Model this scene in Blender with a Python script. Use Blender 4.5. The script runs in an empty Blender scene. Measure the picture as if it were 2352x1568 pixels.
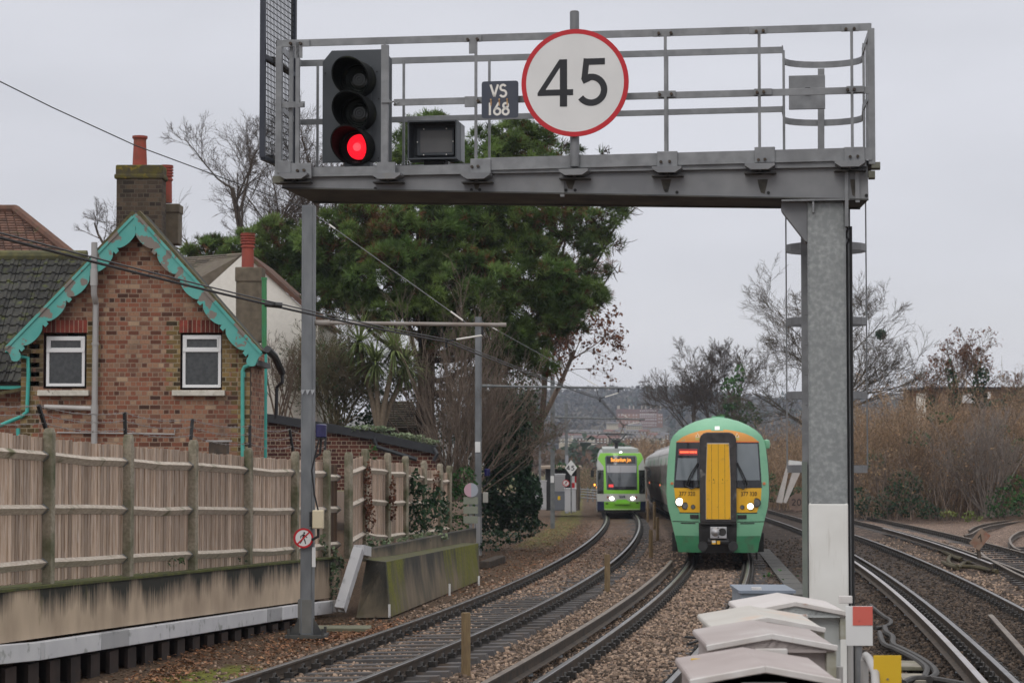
import bpy, math, random
import numpy as np
from mathutils import Vector, Matrix
R = math.radians
PI = math.pi
scene = bpy.context.scene
COL = scene.collection

# ------------------------------------------------------------------ camera
FPX, YHOR, CAMZ, GRADE = 4900.0, 1000.0, 2.35, 0.016      # survey of the photograph (2352 x 1568 grid)
PITCH = math.atan((YHOR - 784) / FPX)
cam_d = bpy.data.cameras.new("camera")
cam = bpy.data.objects.new("camera", cam_d)
COL.objects.link(cam)
cam.location = (0, 0, CAMZ)
cam.rotation_euler = (PI / 2 + PITCH, 0, 0)
cam_d.sensor_width = 36
cam_d.lens = 36 * FPX / 2352
cam_d.clip_start, cam_d.clip_end = 0.1, 12000
cam_d.dof.use_dof = True
cam_d.dof.focus_distance = 24
cam_d.dof.aperture_fstop = 5.6
scene.camera = cam

# ------------------------------------------------------------------ light: flat overcast winter sky
SUN_EL, SUN_ROT = R(38), R(200)
world = bpy.data.worlds.new("World")
scene.world = world
world.use_nodes = True
wn, wl = world.node_tree.nodes, world.node_tree.links
wn.clear()
wo = wn.new("ShaderNodeOutputWorld"); bg = wn.new("ShaderNodeBackground")
sky = wn.new("ShaderNodeTexSky"); sky.sky_type = 'NISHITA'; sky.sun_disc = False
sky.sun_elevation = SUN_EL; sky.sun_rotation = SUN_ROT
tc = wn.new("ShaderNodeTexCoord"); sep = wn.new("ShaderNodeSeparateXYZ")
wl.new(tc.outputs["Generated"], sep.inputs[0])
ramp = wn.new("ShaderNodeValToRGB")                          # cloud deck: greyer towards the horizon
wl.new(sep.outputs["Z"], ramp.inputs[0])
cr = ramp.color_ramp
cr.elements[0].position = 0.0; cr.elements[0].color = (.745, .735, .77, 1)
cr.elements[1].position = 1.0; cr.elements[1].color = (1.45, 1.43, 1.43, 1)
e = cr.elements.new(.08); e.color = (.69, .69, .745, 1)
e = cr.elements.new(.21); e.color = (.70, .705, .755, 1)
e = cr.elements.new(.45); e.color = (1.08, 1.07, 1.08, 1)
mp = wn.new("ShaderNodeMapping"); mp.inputs["Scale"].default_value = (2.0, 2.0, 7.0)
cn = wn.new("ShaderNodeTexNoise"); cn.inputs["Scale"].default_value = 2.2; cn.inputs["Detail"].default_value = 4
wl.new(tc.outputs["Generated"], mp.inputs[0]); wl.new(mp.outputs[0], cn.inputs["Vector"])
cmr = wn.new("ShaderNodeMapRange"); cmr.inputs["From Min"].default_value = .3; cmr.inputs["From Max"].default_value = .7
cmr.inputs["To Min"].default_value = 9.2; cmr.inputs["To Max"].default_value = 10.6
wl.new(cn.outputs["Fac"], cmr.inputs["Value"])
sc_ = wn.new("ShaderNodeVectorMath"); sc_.operation = 'SCALE'
wl.new(ramp.outputs[0], sc_.inputs[0]); wl.new(cmr.outputs[0], sc_.inputs["Scale"])
mixw = wn.new("ShaderNodeMix"); mixw.data_type = 'RGBA'; mixw.inputs["Factor"].default_value = .93
wl.new(sky.outputs[0], mixw.inputs["A"]); wl.new(sc_.outputs[0], mixw.inputs["B"])
wl.new(mixw.outputs["Result"], bg.inputs["Color"])
bg.inputs["Strength"].default_value = 0.1
wl.new(bg.outputs[0], wo.inputs["Surface"])
sun_d = bpy.data.lights.new("sun", 'SUN'); sun_d.energy = 0.6; sun_d.angle = R(20); sun_d.color = (1, .97, .93)
sun = bpy.data.objects.new("sun", sun_d); COL.objects.link(sun)
sun.rotation_euler = (PI / 2 - SUN_EL, 0, PI - SUN_ROT); sun.location = (0, 0, 60)
scene.view_settings.view_transform = 'Standard'; scene.view_settings.look = 'None'
scene.view_settings.exposure = 0.0; scene.view_settings.gamma = 1.0
scene.render.engine = 'CYCLES'
scene.cycles.use_denoising = True
scene.cycles.max_bounces = 6; scene.cycles.diffuse_bounces = 3; scene.cycles.glossy_bounces = 3
scene.cycles.transmission_bounces = 4; scene.cycles.volume_bounces = 1
scene.cycles.sample_clamp_indirect = 4

# ------------------------------------------------------------------ measuring helpers
def ray(x, y):
    u, v = (x - 1176) / FPX, (784 - y) / FPX
    return Vector((u, math.cos(PITCH) - v * math.sin(PITCH), math.sin(PITCH) + v * math.cos(PITCH)))
def at(x, y, Y):
    d = ray(x, y); t = Y / d.y
    return Vector((d.x * t, Y, CAMZ + d.z * t))
def gp(x, y, dz=0.0):
    d = ray(x, y); t = (dz - CAMZ) / (d.z + GRADE * d.y)
    return Vector((d.x * t, d.y * t, CAMZ + d.z * t))
def railz(Y):
    return float(np.interp(Y, [-100, 0, 230, 420, 900, 6000], [1.6, 0, -3.68, -7.0, -10, -12]))

# ------------------------------------------------------------------ mesh builder
class MB:
    def __init__(s): s.v = []; s.f = []; s.m = []; s.t = []
    def add(s, verts, faces, mi=0, t=1.0):
        b = len(s.v); s.v.extend([tuple(p) for p in verts])
        for q in faces:
            s.f.append(tuple(b + i for i in q)); s.m.append(mi); s.t.append(t)
    def box(s, c, d, M=None, mi=0, t=1.0):
        x, y, z = [k / 2 for k in d]; c = Vector(c)
        P = [Vector((i * x, j * y, k * z)) for k in (-1, 1) for j in (-1, 1) for i in (-1, 1)]
        P = [c + (M @ p if M else p) for p in P]
        s.add(P, [(0, 2, 3, 1), (4, 5, 7, 6), (0, 1, 5, 4), (2, 6, 7, 3), (0, 4, 6, 2), (1, 3, 7, 5)], mi, t)
    def bar(s, a, b, w, h, up=(0, 0, 1), mi=0, t=1.0, w2=None, h2=None):
        a, b = Vector(a), Vector(b); d = (b - a).normalized(); u = Vector(up)
        sx = d.cross(u)
        if sx.length < 1e-4: sx = d.cross(Vector((0, 1, 0)))
        sx.normalize(); u = sx.cross(d); P = []
        for p, ww, hh in ((a, w, h), (b, w2 or w, h2 or h)):
            for i, j in ((-1, -1), (1, -1), (1, 1), (-1, 1)): P.append(p + sx * (i * ww / 2) + u * (j * hh / 2))
        s.add(P, [(0, 3, 2, 1), (4, 5, 6, 7), (0, 1, 5, 4), (1, 2, 6, 5), (2, 3, 7, 6), (3, 0, 4, 7)], mi, t)
    def tube(s, pts, r, n=8, mi=0, t=1.0, cap=True):
        pts = [Vector(p) for p in pts]; k = len(pts)
        if not hasattr(r, '__len__'): r = [r] * k
        b = len(s.v); ref = None
        for i, p in enumerate(pts):
            d = (pts[min(i + 1, k - 1)] - pts[max(i - 1, 0)]).normalized()
            if ref is None:
                ref = d.cross(Vector((0, 0, 1)))
                if ref.length < 1e-3: ref = d.cross(Vector((0, 1, 0)))
            ref = (ref - d * ref.dot(d)).normalized(); o = d.cross(ref)
            for j in range(n):
                a = 2 * PI * j / n
                s.v.append(tuple(p + (ref * math.cos(a) + o * math.sin(a)) * r[i]))
        for i in range(k - 1):
            for j in range(n):
                s.f.append((b + i * n + j, b + i * n + (j + 1) % n, b + (i + 1) * n + (j + 1) % n, b + (i + 1) * n + j))
                s.m.append(mi); s.t.append(t)
        if cap:
            s.f.append(tuple(b + j for j in range(n))[::-1]); s.f.append(tuple(b + (k - 1) * n + j for j in range(n)))
            s.m += [mi, mi]; s.t += [t, t]
    def prism(s, poly, d0, d1, M, mi=0, t=1.0):           # polygon in M's xy, extruded along M's z
        n = len(poly)
        P = [M @ Vector((x, y, d0)) for x, y in poly] + [M @ Vector((x, y, d1)) for x, y in poly]
        s.add(P, [tuple(range(n))[::-1], tuple(range(n, 2 * n))] + [(i, (i + 1) % n, n + (i + 1) % n, n + i) for i in range(n)], mi, t)
    def lathe(s, prof, M, n=20, mi=0, t=1.0):
        b = len(s.v); k = len(prof)
        for r, z in prof:
            for j in range(n):
                a = 2 * PI * j / n; s.v.append(tuple(M @ Vector((r * math.cos(a), r * math.sin(a), z))))
        for i in range(k - 1):
            for j in range(n):
                s.f.append((b + i * n + j, b + i * n + (j + 1) % n, b + (i + 1) * n + (j + 1) % n, b + (i + 1) * n + j))
                s.m.append(mi); s.t.append(t)
        s.f.append(tuple(b + j for j in range(n))[::-1]); s.f.append(tuple(b + (k - 1) * n + j for j in range(n)))
        s.m += [mi, mi]; s.t += [t, t]
    def ribbon(s, pts, w, d0, d1, M, mi=0, t=1.0, closed=False):   # flat stroke of width w along 2-D pts
        pts = [Vector(p) for p in pts]; n = len(pts); L = []; Rr = []
        for i, p in enumerate(pts):
            if closed: a, c = pts[i - 1], pts[(i + 1) % n]
            else: a, c = pts[max(i - 1, 0)], pts[min(i + 1, n - 1)]
            d1_ = (p - a); d2_ = (c - p)
            if d1_.length < 1e-9: d1_ = d2_
            if d2_.length < 1e-9: d2_ = d1_
            d1_.normalize(); d2_.normalize()
            tn = (d1_ + d2_); tn = tn.normalized() if tn.length > 1e-6 else d1_
            nn = Vector((-tn.y, tn.x)); k = w / 2 / max(.4, nn.dot(Vector((-d1_.y, d1_.x))))
            L.append(p + nn * k); Rr.append(p - nn * k)
        m = n if closed else n - 1
        for i in range(m):
            j = (i + 1) % n
            s.prism([tuple(L[i]), tuple(Rr[i]), tuple(Rr[j]), tuple(L[j])][::-1], d0, d1, M, mi, t)
    def build(s, name, mats, parent=None, smooth=False, bevel=0):
        W = wm(parent).inverted() if parent else None
        me = bpy.data.meshes.new(name)
        V = s.v if W is None else [tuple(W @ Vector(p)) for p in s.v]
        me.from_pydata(V, [], s.f)
        mats = mats if isinstance(mats, (list, tuple)) else [mats]
        for m in mats: me.materials.append(m)
        if len(mats) > 1: me.polygons.foreach_set("material_index", s.m)
        a = me.attributes.new("tint", 'FLOAT', 'FACE'); a.data.foreach_set("value", [float(q) for q in s.t])
        if smooth:
            me.polygons.foreach_set("use_smooth", [True] * len(s.f)); me.update()
            try: me.set_sharp_from_angle(angle=R(40))
            except Exception: pass
        me.update()
        o = bpy.data.objects.new(name, me); COL.objects.link(o)
        if parent: o.parent = parent
        if bevel:
            b = o.modifiers.new("Bevel", 'BEVEL'); b.width = bevel; b.segments = 2; b.limit_method = 'ANGLE'
        return o

def wm(o):
    M = o.matrix_basis.copy()
    while o.parent: o = o.parent; M = o.matrix_basis @ M
    return M
def npmesh(name, V, Fc, mats, parent=None, tint=None, mi=None, smooth=False):
    V = np.asarray(V, dtype=np.float64); Fc = np.asarray(Fc, dtype=np.int32)
    if parent is not None:
        W = np.array(wm(parent).inverted()); V = V @ W[:3, :3].T + W[:3, 3]
    me = bpy.data.meshes.new(name); k = Fc.shape[1]
    me.vertices.add(len(V)); me.vertices.foreach_set("co", V.astype(np.float32).ravel())
    me.loops.add(Fc.size); me.loops.foreach_set("vertex_index", Fc.ravel())
    me.polygons.add(len(Fc)); me.polygons.foreach_set("loop_start", np.arange(0, Fc.size, k, dtype=np.int32))
    mats = mats if isinstance(mats, (list, tuple)) else [mats]
    for m in mats: me.materials.append(m)
    if mi is not None: me.polygons.foreach_set("material_index", np.asarray(mi, dtype=np.int32))
    a = me.attributes.new("tint", 'FLOAT', 'FACE')
    a.data.foreach_set("value", np.ones(len(Fc), np.float32) if tint is None else np.asarray(tint, np.float32))
    if smooth: me.polygons.foreach_set("use_smooth", np.ones(len(Fc), bool))
    me.update(calc_edges=True); me.validate()
    o = bpy.data.objects.new(name, me); COL.objects.link(o)
    if parent is not None: o.parent = parent
    return o
def thing(name, label, cat, loc=(0, 0, 0), rz=0, group=None):
    o = bpy.data.objects.new(name, None); COL.objects.link(o); o.empty_display_size = .2
    o.location = loc; o.rotation_euler = (0, 0, rz); o['label'] = label; o['category'] = cat
    if group: o['group'] = group
    return o
def tag(o, label, cat, group=None, kind=None):
    o['label'] = label; o['category'] = cat
    if group: o['group'] = group
    if kind: o['kind'] = kind
    return o
def struct(o): o['kind'] = 'structure'; return o
def dup(root, loc, rz=0, label=None, scale=None):
    r = root.copy(); COL.objects.link(r); r.location = loc; r.rotation_euler = (0, 0, rz)
    if scale: r.scale = (scale, scale, scale)
    if label: r['label'] = label
    for ch in list(root.children):
        c = ch.copy(); COL.objects.link(c); c.parent = r
        for g in ch.children:
            d = g.copy(); COL.objects.link(d); d.parent = c
    return r
def frame(o, ex, ey=(0, 0, 1)):                            # matrix: x along ex, y along ey, z = ex x ey
    ex = Vector(ex).normalized(); ey = Vector(ey); ey = (ey - ex * ey.dot(ex)).normalized(); ez = ex.cross(ey)
    M = Matrix((ex, ey, ez)).transposed().to_4x4(); M.translation = Vector(o); return M
def arc(cx, cy, r, a0, a1, n=14, ry=None):
    ry = ry or r
    return [(cx + r * math.cos(R(a0 + (a1 - a0) * i / n)), cy + ry * math.sin(R(a0 + (a1 - a0) * i / n))) for i in range(n + 1)]
def textmesh(name, body, size, M, depth, m, parent, sx=1.0, thick=0.0):
    c = bpy.data.curves.new(name, 'FONT'); c.body = body; c.size = size; c.align_x = 'CENTER'; c.align_y = 'CENTER'
    c.extrude = depth; c.offset = thick; c.resolution_u = 3
    t = bpy.data.objects.new(name, c)
    me = bpy.data.meshes.new_from_object(t)
    bpy.data.objects.remove(t); bpy.data.curves.remove(c)
    W = wm(parent).inverted() @ M @ Matrix.Diagonal((sx, 1, 1, 1))
    me.transform(W); me.materials.clear(); me.materials.append(m); me.name = name
    o = bpy.data.objects.new(name, me); COL.objects.link(o); o.parent = parent
    return o
GL = {                                                      # stroke lettering in a unit-high box
 '4': [[(.74, .31), (.0, .31)], [(.035, .33), (.50, 1.0)], [(.52, 0), (.52, 1.0)]],
 '5': [[(.62, .93), (.16, .93)], [(.17, .96), (.12, .56)], [(.115, .52)] + arc(.27, .315, .315, 118, -140, 22)],
 'V': [[(0, 1), (.30, .04)], [(.30, .04), (.60, 1)]],
 'S': [arc(.27, .74, .22, 25, 270, 14) + arc(.27, .27, .25, 90, -155, 14)],
 '1': [[(.12, 0), (.12, 1)]],
 '6': [arc(.29, .29, .25, 0, 360, 22), [(.10, .46), (.42, 1.0)]],
 '8': [arc(.27, .75, .19, 0, 360, 18), arc(.27, .27, .24, 0, 360, 20)],
 '2': [arc(.27, .72, .25, 170, -35, 12) + [(.04, .05)], [(.02, .06), (.56, .06)]],
 '0': [arc(.29, .5, .27, 0, 360, 22, .47)],
}
def strokes(mb, s, x0, y0, h, wt, M, d0, d1, adv=.74, mi=0):
    for ch in s:
        if ch != ' ':
            for pl in GL[ch]: mb.ribbon([(x0 + px * h, y0 + py * h) for px, py in pl], wt, d0, d1, M, mi)
            x0 += (.42 if ch == '1' else adv) * h
        else: x0 += .4 * h
    return x0
# ------------------------------------------------------------------ materials
def _n(nt, typ, **kw):
    n = nt.nodes.new(typ)
    for k, v in kw.items():
        if hasattr(n, k): setattr(n, k, v)
        else: n.inputs[k].default_value = v
    return n
def c4(c): return (c[0], c[1], c[2], 1)
def mat(name, c, c2=None, rough=.7, metal=0.0, ns=5.0, detail=5.0, st=(1, 1, 1), lo=.35, hi=.65, bump=0.0, bs=None, tint=False,
        c3=None, ns3=1.5, lo3=.55, hi3=.7, st3=(1, 1, 1), spec=.4, coat=0.0, emit=None, estr=0.0, rvar=0.0):
    m = bpy.data.materials.new(name); m.use_nodes = True; nt = m.node_tree; L = nt.links
    b = nt.nodes["Principled BSDF"]
    b.inputs["Roughness"].default_value = rough; b.inputs["Metallic"].default_value = metal
    b.inputs["Specular IOR Level"].default_value = spec
    if coat: b.inputs["Coat Weight"].default_value = coat; b.inputs["Coat Roughness"].default_value = .08
    b.inputs["Base Color"].default_value = c4(c)
    if emit: b.inputs["Emission Color"].default_value = c4(emit); b.inputs["Emission Strength"].default_value = estr
    geo = _n(nt, "ShaderNodeNewGeometry"); out = None
    def noise(sc, stv, det):
        mp = _n(nt, "ShaderNodeMapping"); mp.inputs["Scale"].default_value = stv; L.new(geo.outputs["Position"], mp.inputs[0])
        n = _n(nt, "ShaderNodeTexNoise"); n.inputs["Scale"].default_value = sc; n.inputs["Detail"].default_value = det
        L.new(mp.outputs[0], n.inputs["Vector"]); return n
    if c2:
        n = noise(ns, st, detail)
        mr = _n(nt, "ShaderNodeMapRange"); mr.inputs["From Min"].default_value = lo; mr.inputs["From Max"].default_value = hi
        L.new(n.outputs["Fac"], mr.inputs["Value"])
        mx = _n(nt, "ShaderNodeMix", data_type='RGBA'); mx.inputs["A"].default_value = c4(c); mx.inputs["B"].default_value = c4(c2)
        L.new(mr.outputs[0], mx.inputs["Factor"]); out = mx.outputs["Result"]
        if rvar:
            rr = _n(nt, "ShaderNodeMapRange"); rr.inputs["To Min"].default_value = rough - rvar; rr.inputs["To Max"].default_value = rough + rvar
            L.new(n.outputs["Fac"], rr.inputs["Value"]); L.new(rr.outputs[0], b.inputs["Roughness"])
    if c3:
        n3 = noise(ns3, st3, 6)
        mr = _n(nt, "ShaderNodeMapRange"); mr.inputs["From Min"].default_value = lo3; mr.inputs["From Max"].default_value = hi3
        L.new(n3.outputs["Fac"], mr.inputs["Value"])
        mx = _n(nt, "ShaderNodeMix", data_type='RGBA'); mx.inputs["B"].default_value = c4(c3)
        if out: L.new(out, mx.inputs["A"])
        else: mx.inputs["A"].default_value = c4(c)
        L.new(mr.outputs[0], mx.inputs["Factor"]); out = mx.outputs["Result"]
    if tint:
        at_ = _n(nt, "ShaderNodeAttribute"); at_.attribute_name = "tint"
        vm = _n(nt, "ShaderNodeVectorMath", operation='SCALE')
        if out: L.new(out, vm.inputs[0])
        else: vm.inputs[0].default_value = c
        L.new(at_.outputs["Fac"], vm.inputs["Scale"]); out = vm.outputs[0]
    if out: L.new(out, b.inputs["Base Color"])
    if bump:
        nb = noise(bs or ns * 4, st, 6)
        bp = _n(nt, "ShaderNodeBump"); bp.inputs["Strength"].default_value = bump; bp.inputs["Distance"].default_value = .02
        L.new(nb.outputs["Fac"], bp.inputs["Height"]); L.new(bp.outputs[0], b.inputs["Normal"])
    return m
def brickmat(name, cols, mortar, bw=.235, bh=.086, dirt=(.05, .045, .04), stops=None, dirtlo=.56, dirthi=.8):
    m = bpy.data.materials.new(name); m.use_nodes = True; nt = m.node_tree; L = nt.links; b = nt.nodes["Principled BSDF"]
    b.inputs["Roughness"].default_value = .9; b.inputs["Specular IOR Level"].default_value = .2
    geo = _n(nt, "ShaderNodeNewGeometry"); sp = _n(nt, "ShaderNodeSeparateXYZ"); L.new(geo.outputs["Position"], sp.inputs[0])
    ad = _n(nt, "ShaderNodeMath", operation='ADD'); L.new(sp.outputs["X"], ad.inputs[0]); L.new(sp.outputs["Y"], ad.inputs[1])
    cb = _n(nt, "ShaderNodeCombineXYZ"); L.new(ad.outputs[0], cb.inputs["X"]); L.new(sp.outputs["Z"], cb.inputs["Y"])
    wob = _n(nt, "ShaderNodeTexNoise"); wob.inputs["Scale"].default_value = 7; L.new(geo.outputs["Position"], wob.inputs["Vector"])
    wv = _n(nt, "ShaderNodeVectorMath", operation='MULTIPLY_ADD'); wv.inputs[1].default_value = (.012, .012, 0)
    L.new(wob.outputs["Color"], wv.inputs[0]); L.new(cb.outputs[0], wv.inputs[2])
    br = _n(nt, "ShaderNodeTexBrick"); br.offset = .5; br.squash = .5; br.squash_frequency = 2
    br.inputs["Color1"].default_value = (0, 0, 0, 1); br.inputs["Color2"].default_value = (1, 1, 1, 1); br.inputs["Mortar"].default_value = (.5, .5, .5, 1)
    br.inputs["Scale"].default_value = 1; br.inputs["Mortar Size"].default_value = .009; br.inputs["Mortar Smooth"].default_value = .3
    br.inputs["Brick Width"].default_value = bw; br.inputs["Row Height"].default_value = bh; br.inputs["Bias"].default_value = 0
    L.new(wv.outputs[0], br.inputs["Vector"])
    rp = _n(nt, "ShaderNodeValToRGB"); rp.color_ramp.interpolation = 'LINEAR'
    L.new(br.outputs["Color"], rp.inputs[0]); el = rp.color_ramp.elements
    stops = stops or [i / (len(cols) - 1) for i in range(len(cols))]
    el[0].color = c4(cols[0]); el[0].position = 0; el[1].color = c4(cols[-1]); el[1].position = 1
    for c, s in list(zip(cols, stops))[1:-1]: q = el.new(s); q.color = c4(c)
    sp2 = _n(nt, "ShaderNodeTexNoise"); sp2.inputs["Scale"].default_value = 30; sp2.inputs["Detail"].default_value = 5; L.new(geo.outputs["Position"], sp2.inputs["Vector"])
    mr2 = _n(nt, "ShaderNodeMapRange"); mr2.inputs["To Min"].default_value = .65; mr2.inputs["To Max"].default_value = 1.35; L.new(sp2.outputs["Fac"], mr2.inputs["Value"])
    s1 = _n(nt, "ShaderNodeVectorMath", operation='SCALE'); L.new(rp.outputs[0], s1.inputs[0]); L.new(mr2.outputs[0], s1.inputs["Scale"])
    mx = _n(nt, "ShaderNodeMix", data_type='RGBA'); mx.inputs["B"].default_value = c4(mortar)
    L.new(br.outputs["Fac"], mx.inputs["Factor"]); L.new(s1.outputs[0], mx.inputs["A"])
    dn = _n(nt, "ShaderNodeTexNoise"); dn.inputs["Scale"].default_value = 1.1; dn.inputs["Detail"].default_value = 7; L.new(geo.outputs["Position"], dn.inputs["Vector"])
    dr = _n(nt, "ShaderNodeMapRange"); dr.inputs["From Min"].default_value = dirtlo; dr.inputs["From Max"].default_value = dirthi; dr.inputs["To Max"].default_value = .75
    L.new(dn.outputs["Fac"], dr.inputs["Value"])
    mx2 = _n(nt, "ShaderNodeMix", data_type='RGBA'); mx2.inputs["B"].default_value = c4(dirt); L.new(dr.outputs[0], mx2.inputs["Factor"]); L.new(mx.outputs["Result"], mx2.inputs["A"])
    L.new(mx2.outputs["Result"], b.inputs["Base Color"])
    inv = _n(nt, "ShaderNodeMath", operation='SUBTRACT'); inv.inputs[0].default_value = 1; L.new(br.outputs["Fac"], inv.inputs[1])
    bp = _n(nt, "ShaderNodeBump"); bp.inputs["Strength"].default_value = .6; bp.inputs["Distance"].default_value = .01
    L.new(inv.outputs[0], bp.inputs["Height"]); L.new(bp.outputs[0], b.inputs["Normal"])
    return m
def leafmat(name, c, c2, trans=.25, ns=.5, rough=.55, lo=.35, hi=.65):
    m = mat(name, c, c2, rough=rough, ns=ns, tint=True, spec=.25, lo=lo, hi=hi)
    nt = m.node_tree; b = nt.nodes["Principled BSDF"]; o = nt.nodes["Material Output"]
    tr = _n(nt, "ShaderNodeBsdfTranslucent"); mx = _n(nt, "ShaderNodeMixShader"); mx.inputs[0].default_value = trans
    src = b.inputs["Base Color"].links[0].from_socket; nt.links.new(src, tr.inputs["Color"])
    nt.links.new(b.outputs[0], mx.inputs[1]); nt.links.new(tr.outputs[0], mx.inputs[2]); nt.links.new(mx.outputs[0], o.inputs["Surface"])
    return m

galv = mat("galvanised_steel", (.185, .19, .198), (.25, .258, .265), rough=.5, metal=.35, ns=9, detail=4, bump=.05, bs=25, c3=(.17, .175, .18), ns3=3, lo3=.5, hi3=.75)
galv_spangle = mat("spangled_galvanised_steel", (.235, .25, .25), (.36, .375, .37), rough=.5, metal=.3, ns=26, detail=3, lo=.42, hi=.75, c3=(.19, .2, .2), ns3=2, lo3=.5, hi3=.8)
beamsteel = mat("weathered_grey_steel", (.17, .175, .185), (.235, .24, .245), rough=.55, metal=.25, ns=3, bump=.05, c3=(.22, .19, .14), ns3=2.4, lo3=.6, hi3=.8)
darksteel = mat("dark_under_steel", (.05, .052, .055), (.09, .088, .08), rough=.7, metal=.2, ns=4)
white_paint = mat("old_white_paint", (.78, .775, .74), (.70, .69, .65), rough=.6, ns=3, c3=(.48, .45, .40), ns3=5, st3=(3, 3, .35), lo3=.6, hi3=.8)
sign_white = mat("sign_white", (.72, .72, .71), (.68, .68, .67), rough=.5, ns=4, c3=(.40, .37, .33), ns3=16, lo3=.76, hi3=.82)
sign_red = mat("sign_red", (.52, .012, .022), (.46, .015, .022), rough=.45)
sign_black = mat("sign_black", (.015, .016, .02), rough=.5)
sign_navy = mat("plate_slate_blue", (.045, .055, .08), (.06, .068, .09), rough=.45, ns=5)
letter_white = mat("letter_white", (.75, .73, .68), rough=.5)
rust_streak = mat("rust_stain", (.35, .17, .07), (.5, .35, .2), rough=.8, ns=30)
headblack = mat("signal_dark_grey", (.055, .063, .072), (.07, .078, .088), rough=.55, ns=3)
hoodblack = mat("signal_hood_black", (.006, .007, .008), (.012, .013, .012), rough=.7, ns=6, c3=(.03, .033, .02), ns3=5, lo3=.6, hi3=.75, spec=.12)
lens_dark = mat("unlit_lens", (.012, .016, .014), rough=.12, spec=.7)
lens_red = mat("lit_red_lens", (.6, .01, .015), rough=.25, emit=(1, .012, .03), estr=1.0)
lens_red2 = mat("lit_red_lens_core", (.6, .03, .03), rough=.25, emit=(1, .06, .08), estr=1.5)
screen_grey = mat("grey_panel", (.10, .10, .105), (.12, .12, .12), rough=.5, ns=4)
black = mat("matt_black", (.012, .012, .013), (.02, .02, .02), rough=.6, ns=8)
rubber = mat("black_rubber", (.02, .02, .021), (.035, .035, .035), rough=.55, ns=6)
rail_side = mat("rusty_rail_web", (.05, .039, .031), (.095, .07, .05), rough=.75, metal=.2, ns=6, bump=.1, c3=(.05, .043, .04), ns3=2)
rail_top = mat("polished_rail_head", (.22, .21, .205), (.14, .125, .115), rough=.3, metal=.85, ns=2.5, st=(4, .4, 1), rvar=.08)
rail_dull = mat("dull_rail_head", (.20, .165, .13), (.13, .10, .08), rough=.5, metal=.4, ns=3)
clipm = mat("rail_clip_black", (.016, .015, .014), (.035, .03, .026), rough=.6, ns=9)
sleeper_m = mat("grey_steel_sleeper", (.05, .047, .05), (.085, .075, .068), rough=.7, ns=5, tint=True, c3=(.07, .052, .04), ns3=4, lo3=.52, hi3=.66, bump=.1)
conc = mat("weathered_concrete", (.30, .27, .22), (.22, .20, .165), rough=.9, ns=4, bump=.2, bs=40, c3=(.11, .115, .06), ns3=2.2, lo3=.5, hi3=.7)
post_conc = mat("fence_post_concrete", (.25, .215, .16), (.36, .32, .25), rough=.95, ns=25, bump=.4, bs=60, c3=(.10, .105, .055), ns3=2.5, lo3=.45, hi3=.68)
wood = mat("weathered_fence_board", (.54, .415, .325), (.335, .235, .165), rough=.85, ns=9, st=(6, 6, .35), tint=True, c3=(.57, .485, .43), ns3=7, lo3=.5, hi3=.75, st3=(5, 5, .5), bump=.15, bs=30)
wood_brown = mat("brown_fence_board", (.085, .05, .03), (.13, .08, .05), rough=.85, ns=9, st=(6, 6, .4), tint=True)
wood_rail = mat("grey_arris_rail", (.62, .56, .48), (.46, .39, .32), rough=.85, ns=12, st=(1, 1, 4), c3=(.16, .16, .09), ns3=3, lo3=.6, hi3=.75)
leadsheet = mat("zinc_strap", (.38, .42, .47), (.3, .33, .36), rough=.45, metal=.5, ns=8)
stake_wood = mat("timber_stake", (.23, .165, .085), (.16, .11, .06), rough=.85, ns=12, st=(3, 3, .5))
stain_conc = None
brick_house = brickmat("red_brown_brick", [(.06, .034, .026), (.21, .08, .05), (.27, .11, .068), (.33, .19, .12), (.15, .065, .046), (.42, .29, .19)], (.29, .215, .16), bw=.205, stops=[0, .18, .4, .62, .82, 1])
brick_quoin = brickmat("yellow_stock_brick", [(.05, .035, .02), (.17, .115, .045), (.27, .18, .075), (.10, .07, .035), (.34, .24, .11)], (.30, .25, .17), bw=.30)
brick_dark = brickmat("dark_garden_brick", [(.05, .02, .017), (.09, .033, .025), (.13, .05, .035), (.055, .025, .02)], (.33, .27, .2), bh=.105, bw=.28)
brick_chim = brickmat("sooty_chimney_brick", [(.035, .027, .022), (.075, .055, .04), (.11, .08, .055), (.05, .035, .03)], (.10, .085, .065), dirt=(.03, .03, .025))
brick_far = brickmat("far_house_brick", [(.16, .08, .05), (.2, .11, .07), (.13, .07, .05)], (.2, .16, .12))
soldier = mat("red_soldier_brick", (.27, .055, .035), (.17, .04, .03), rough=.9, ns=9, tint=True)
mortar_m = mat("mortar", (.36, .27, .2), rough=.95)
teal = mat("peeling_teal_paint", (.08, .35, .31), (.12, .40, .355), rough=.6, ns=3, c3=(.21, .18, .155), ns3=4.2, lo3=.55, hi3=.58)
teal_pipe = mat("teal_pipe_paint", (.045, .35, .30), (.06, .40, .34), rough=.45, ns=3, c3=(.10, .30, .25), ns3=9, lo3=.6, hi3=.7)
teal_flaky = mat("flaking_teal_pipe_paint", (.10, .43, .36), (.07, .36, .31), rough=.5, ns=5, c3=(.36, .22, .05), ns3=5, lo3=.64, hi3=.66)
green_pipe = mat("green_pipe_paint", (.06, .22, .07), (.05, .25, .12), rough=.45, ns=2)
grey_pipe = mat("grey_plastic_pipe", (.35, .34, .33), (.40, .39, .38), rough=.5, ns=3)
upvc = mat("white_window_plastic", (.78, .78, .78), rough=.35)
glass_dark = mat("dark_window_glass", (.022, .025, .027), (.045, .05, .052), rough=.12, ns=18, spec=.8, bump=.12, bs=60)
maroon = mat("maroon_window_reveal", (.04, .012, .012), rough=.7)
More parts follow.
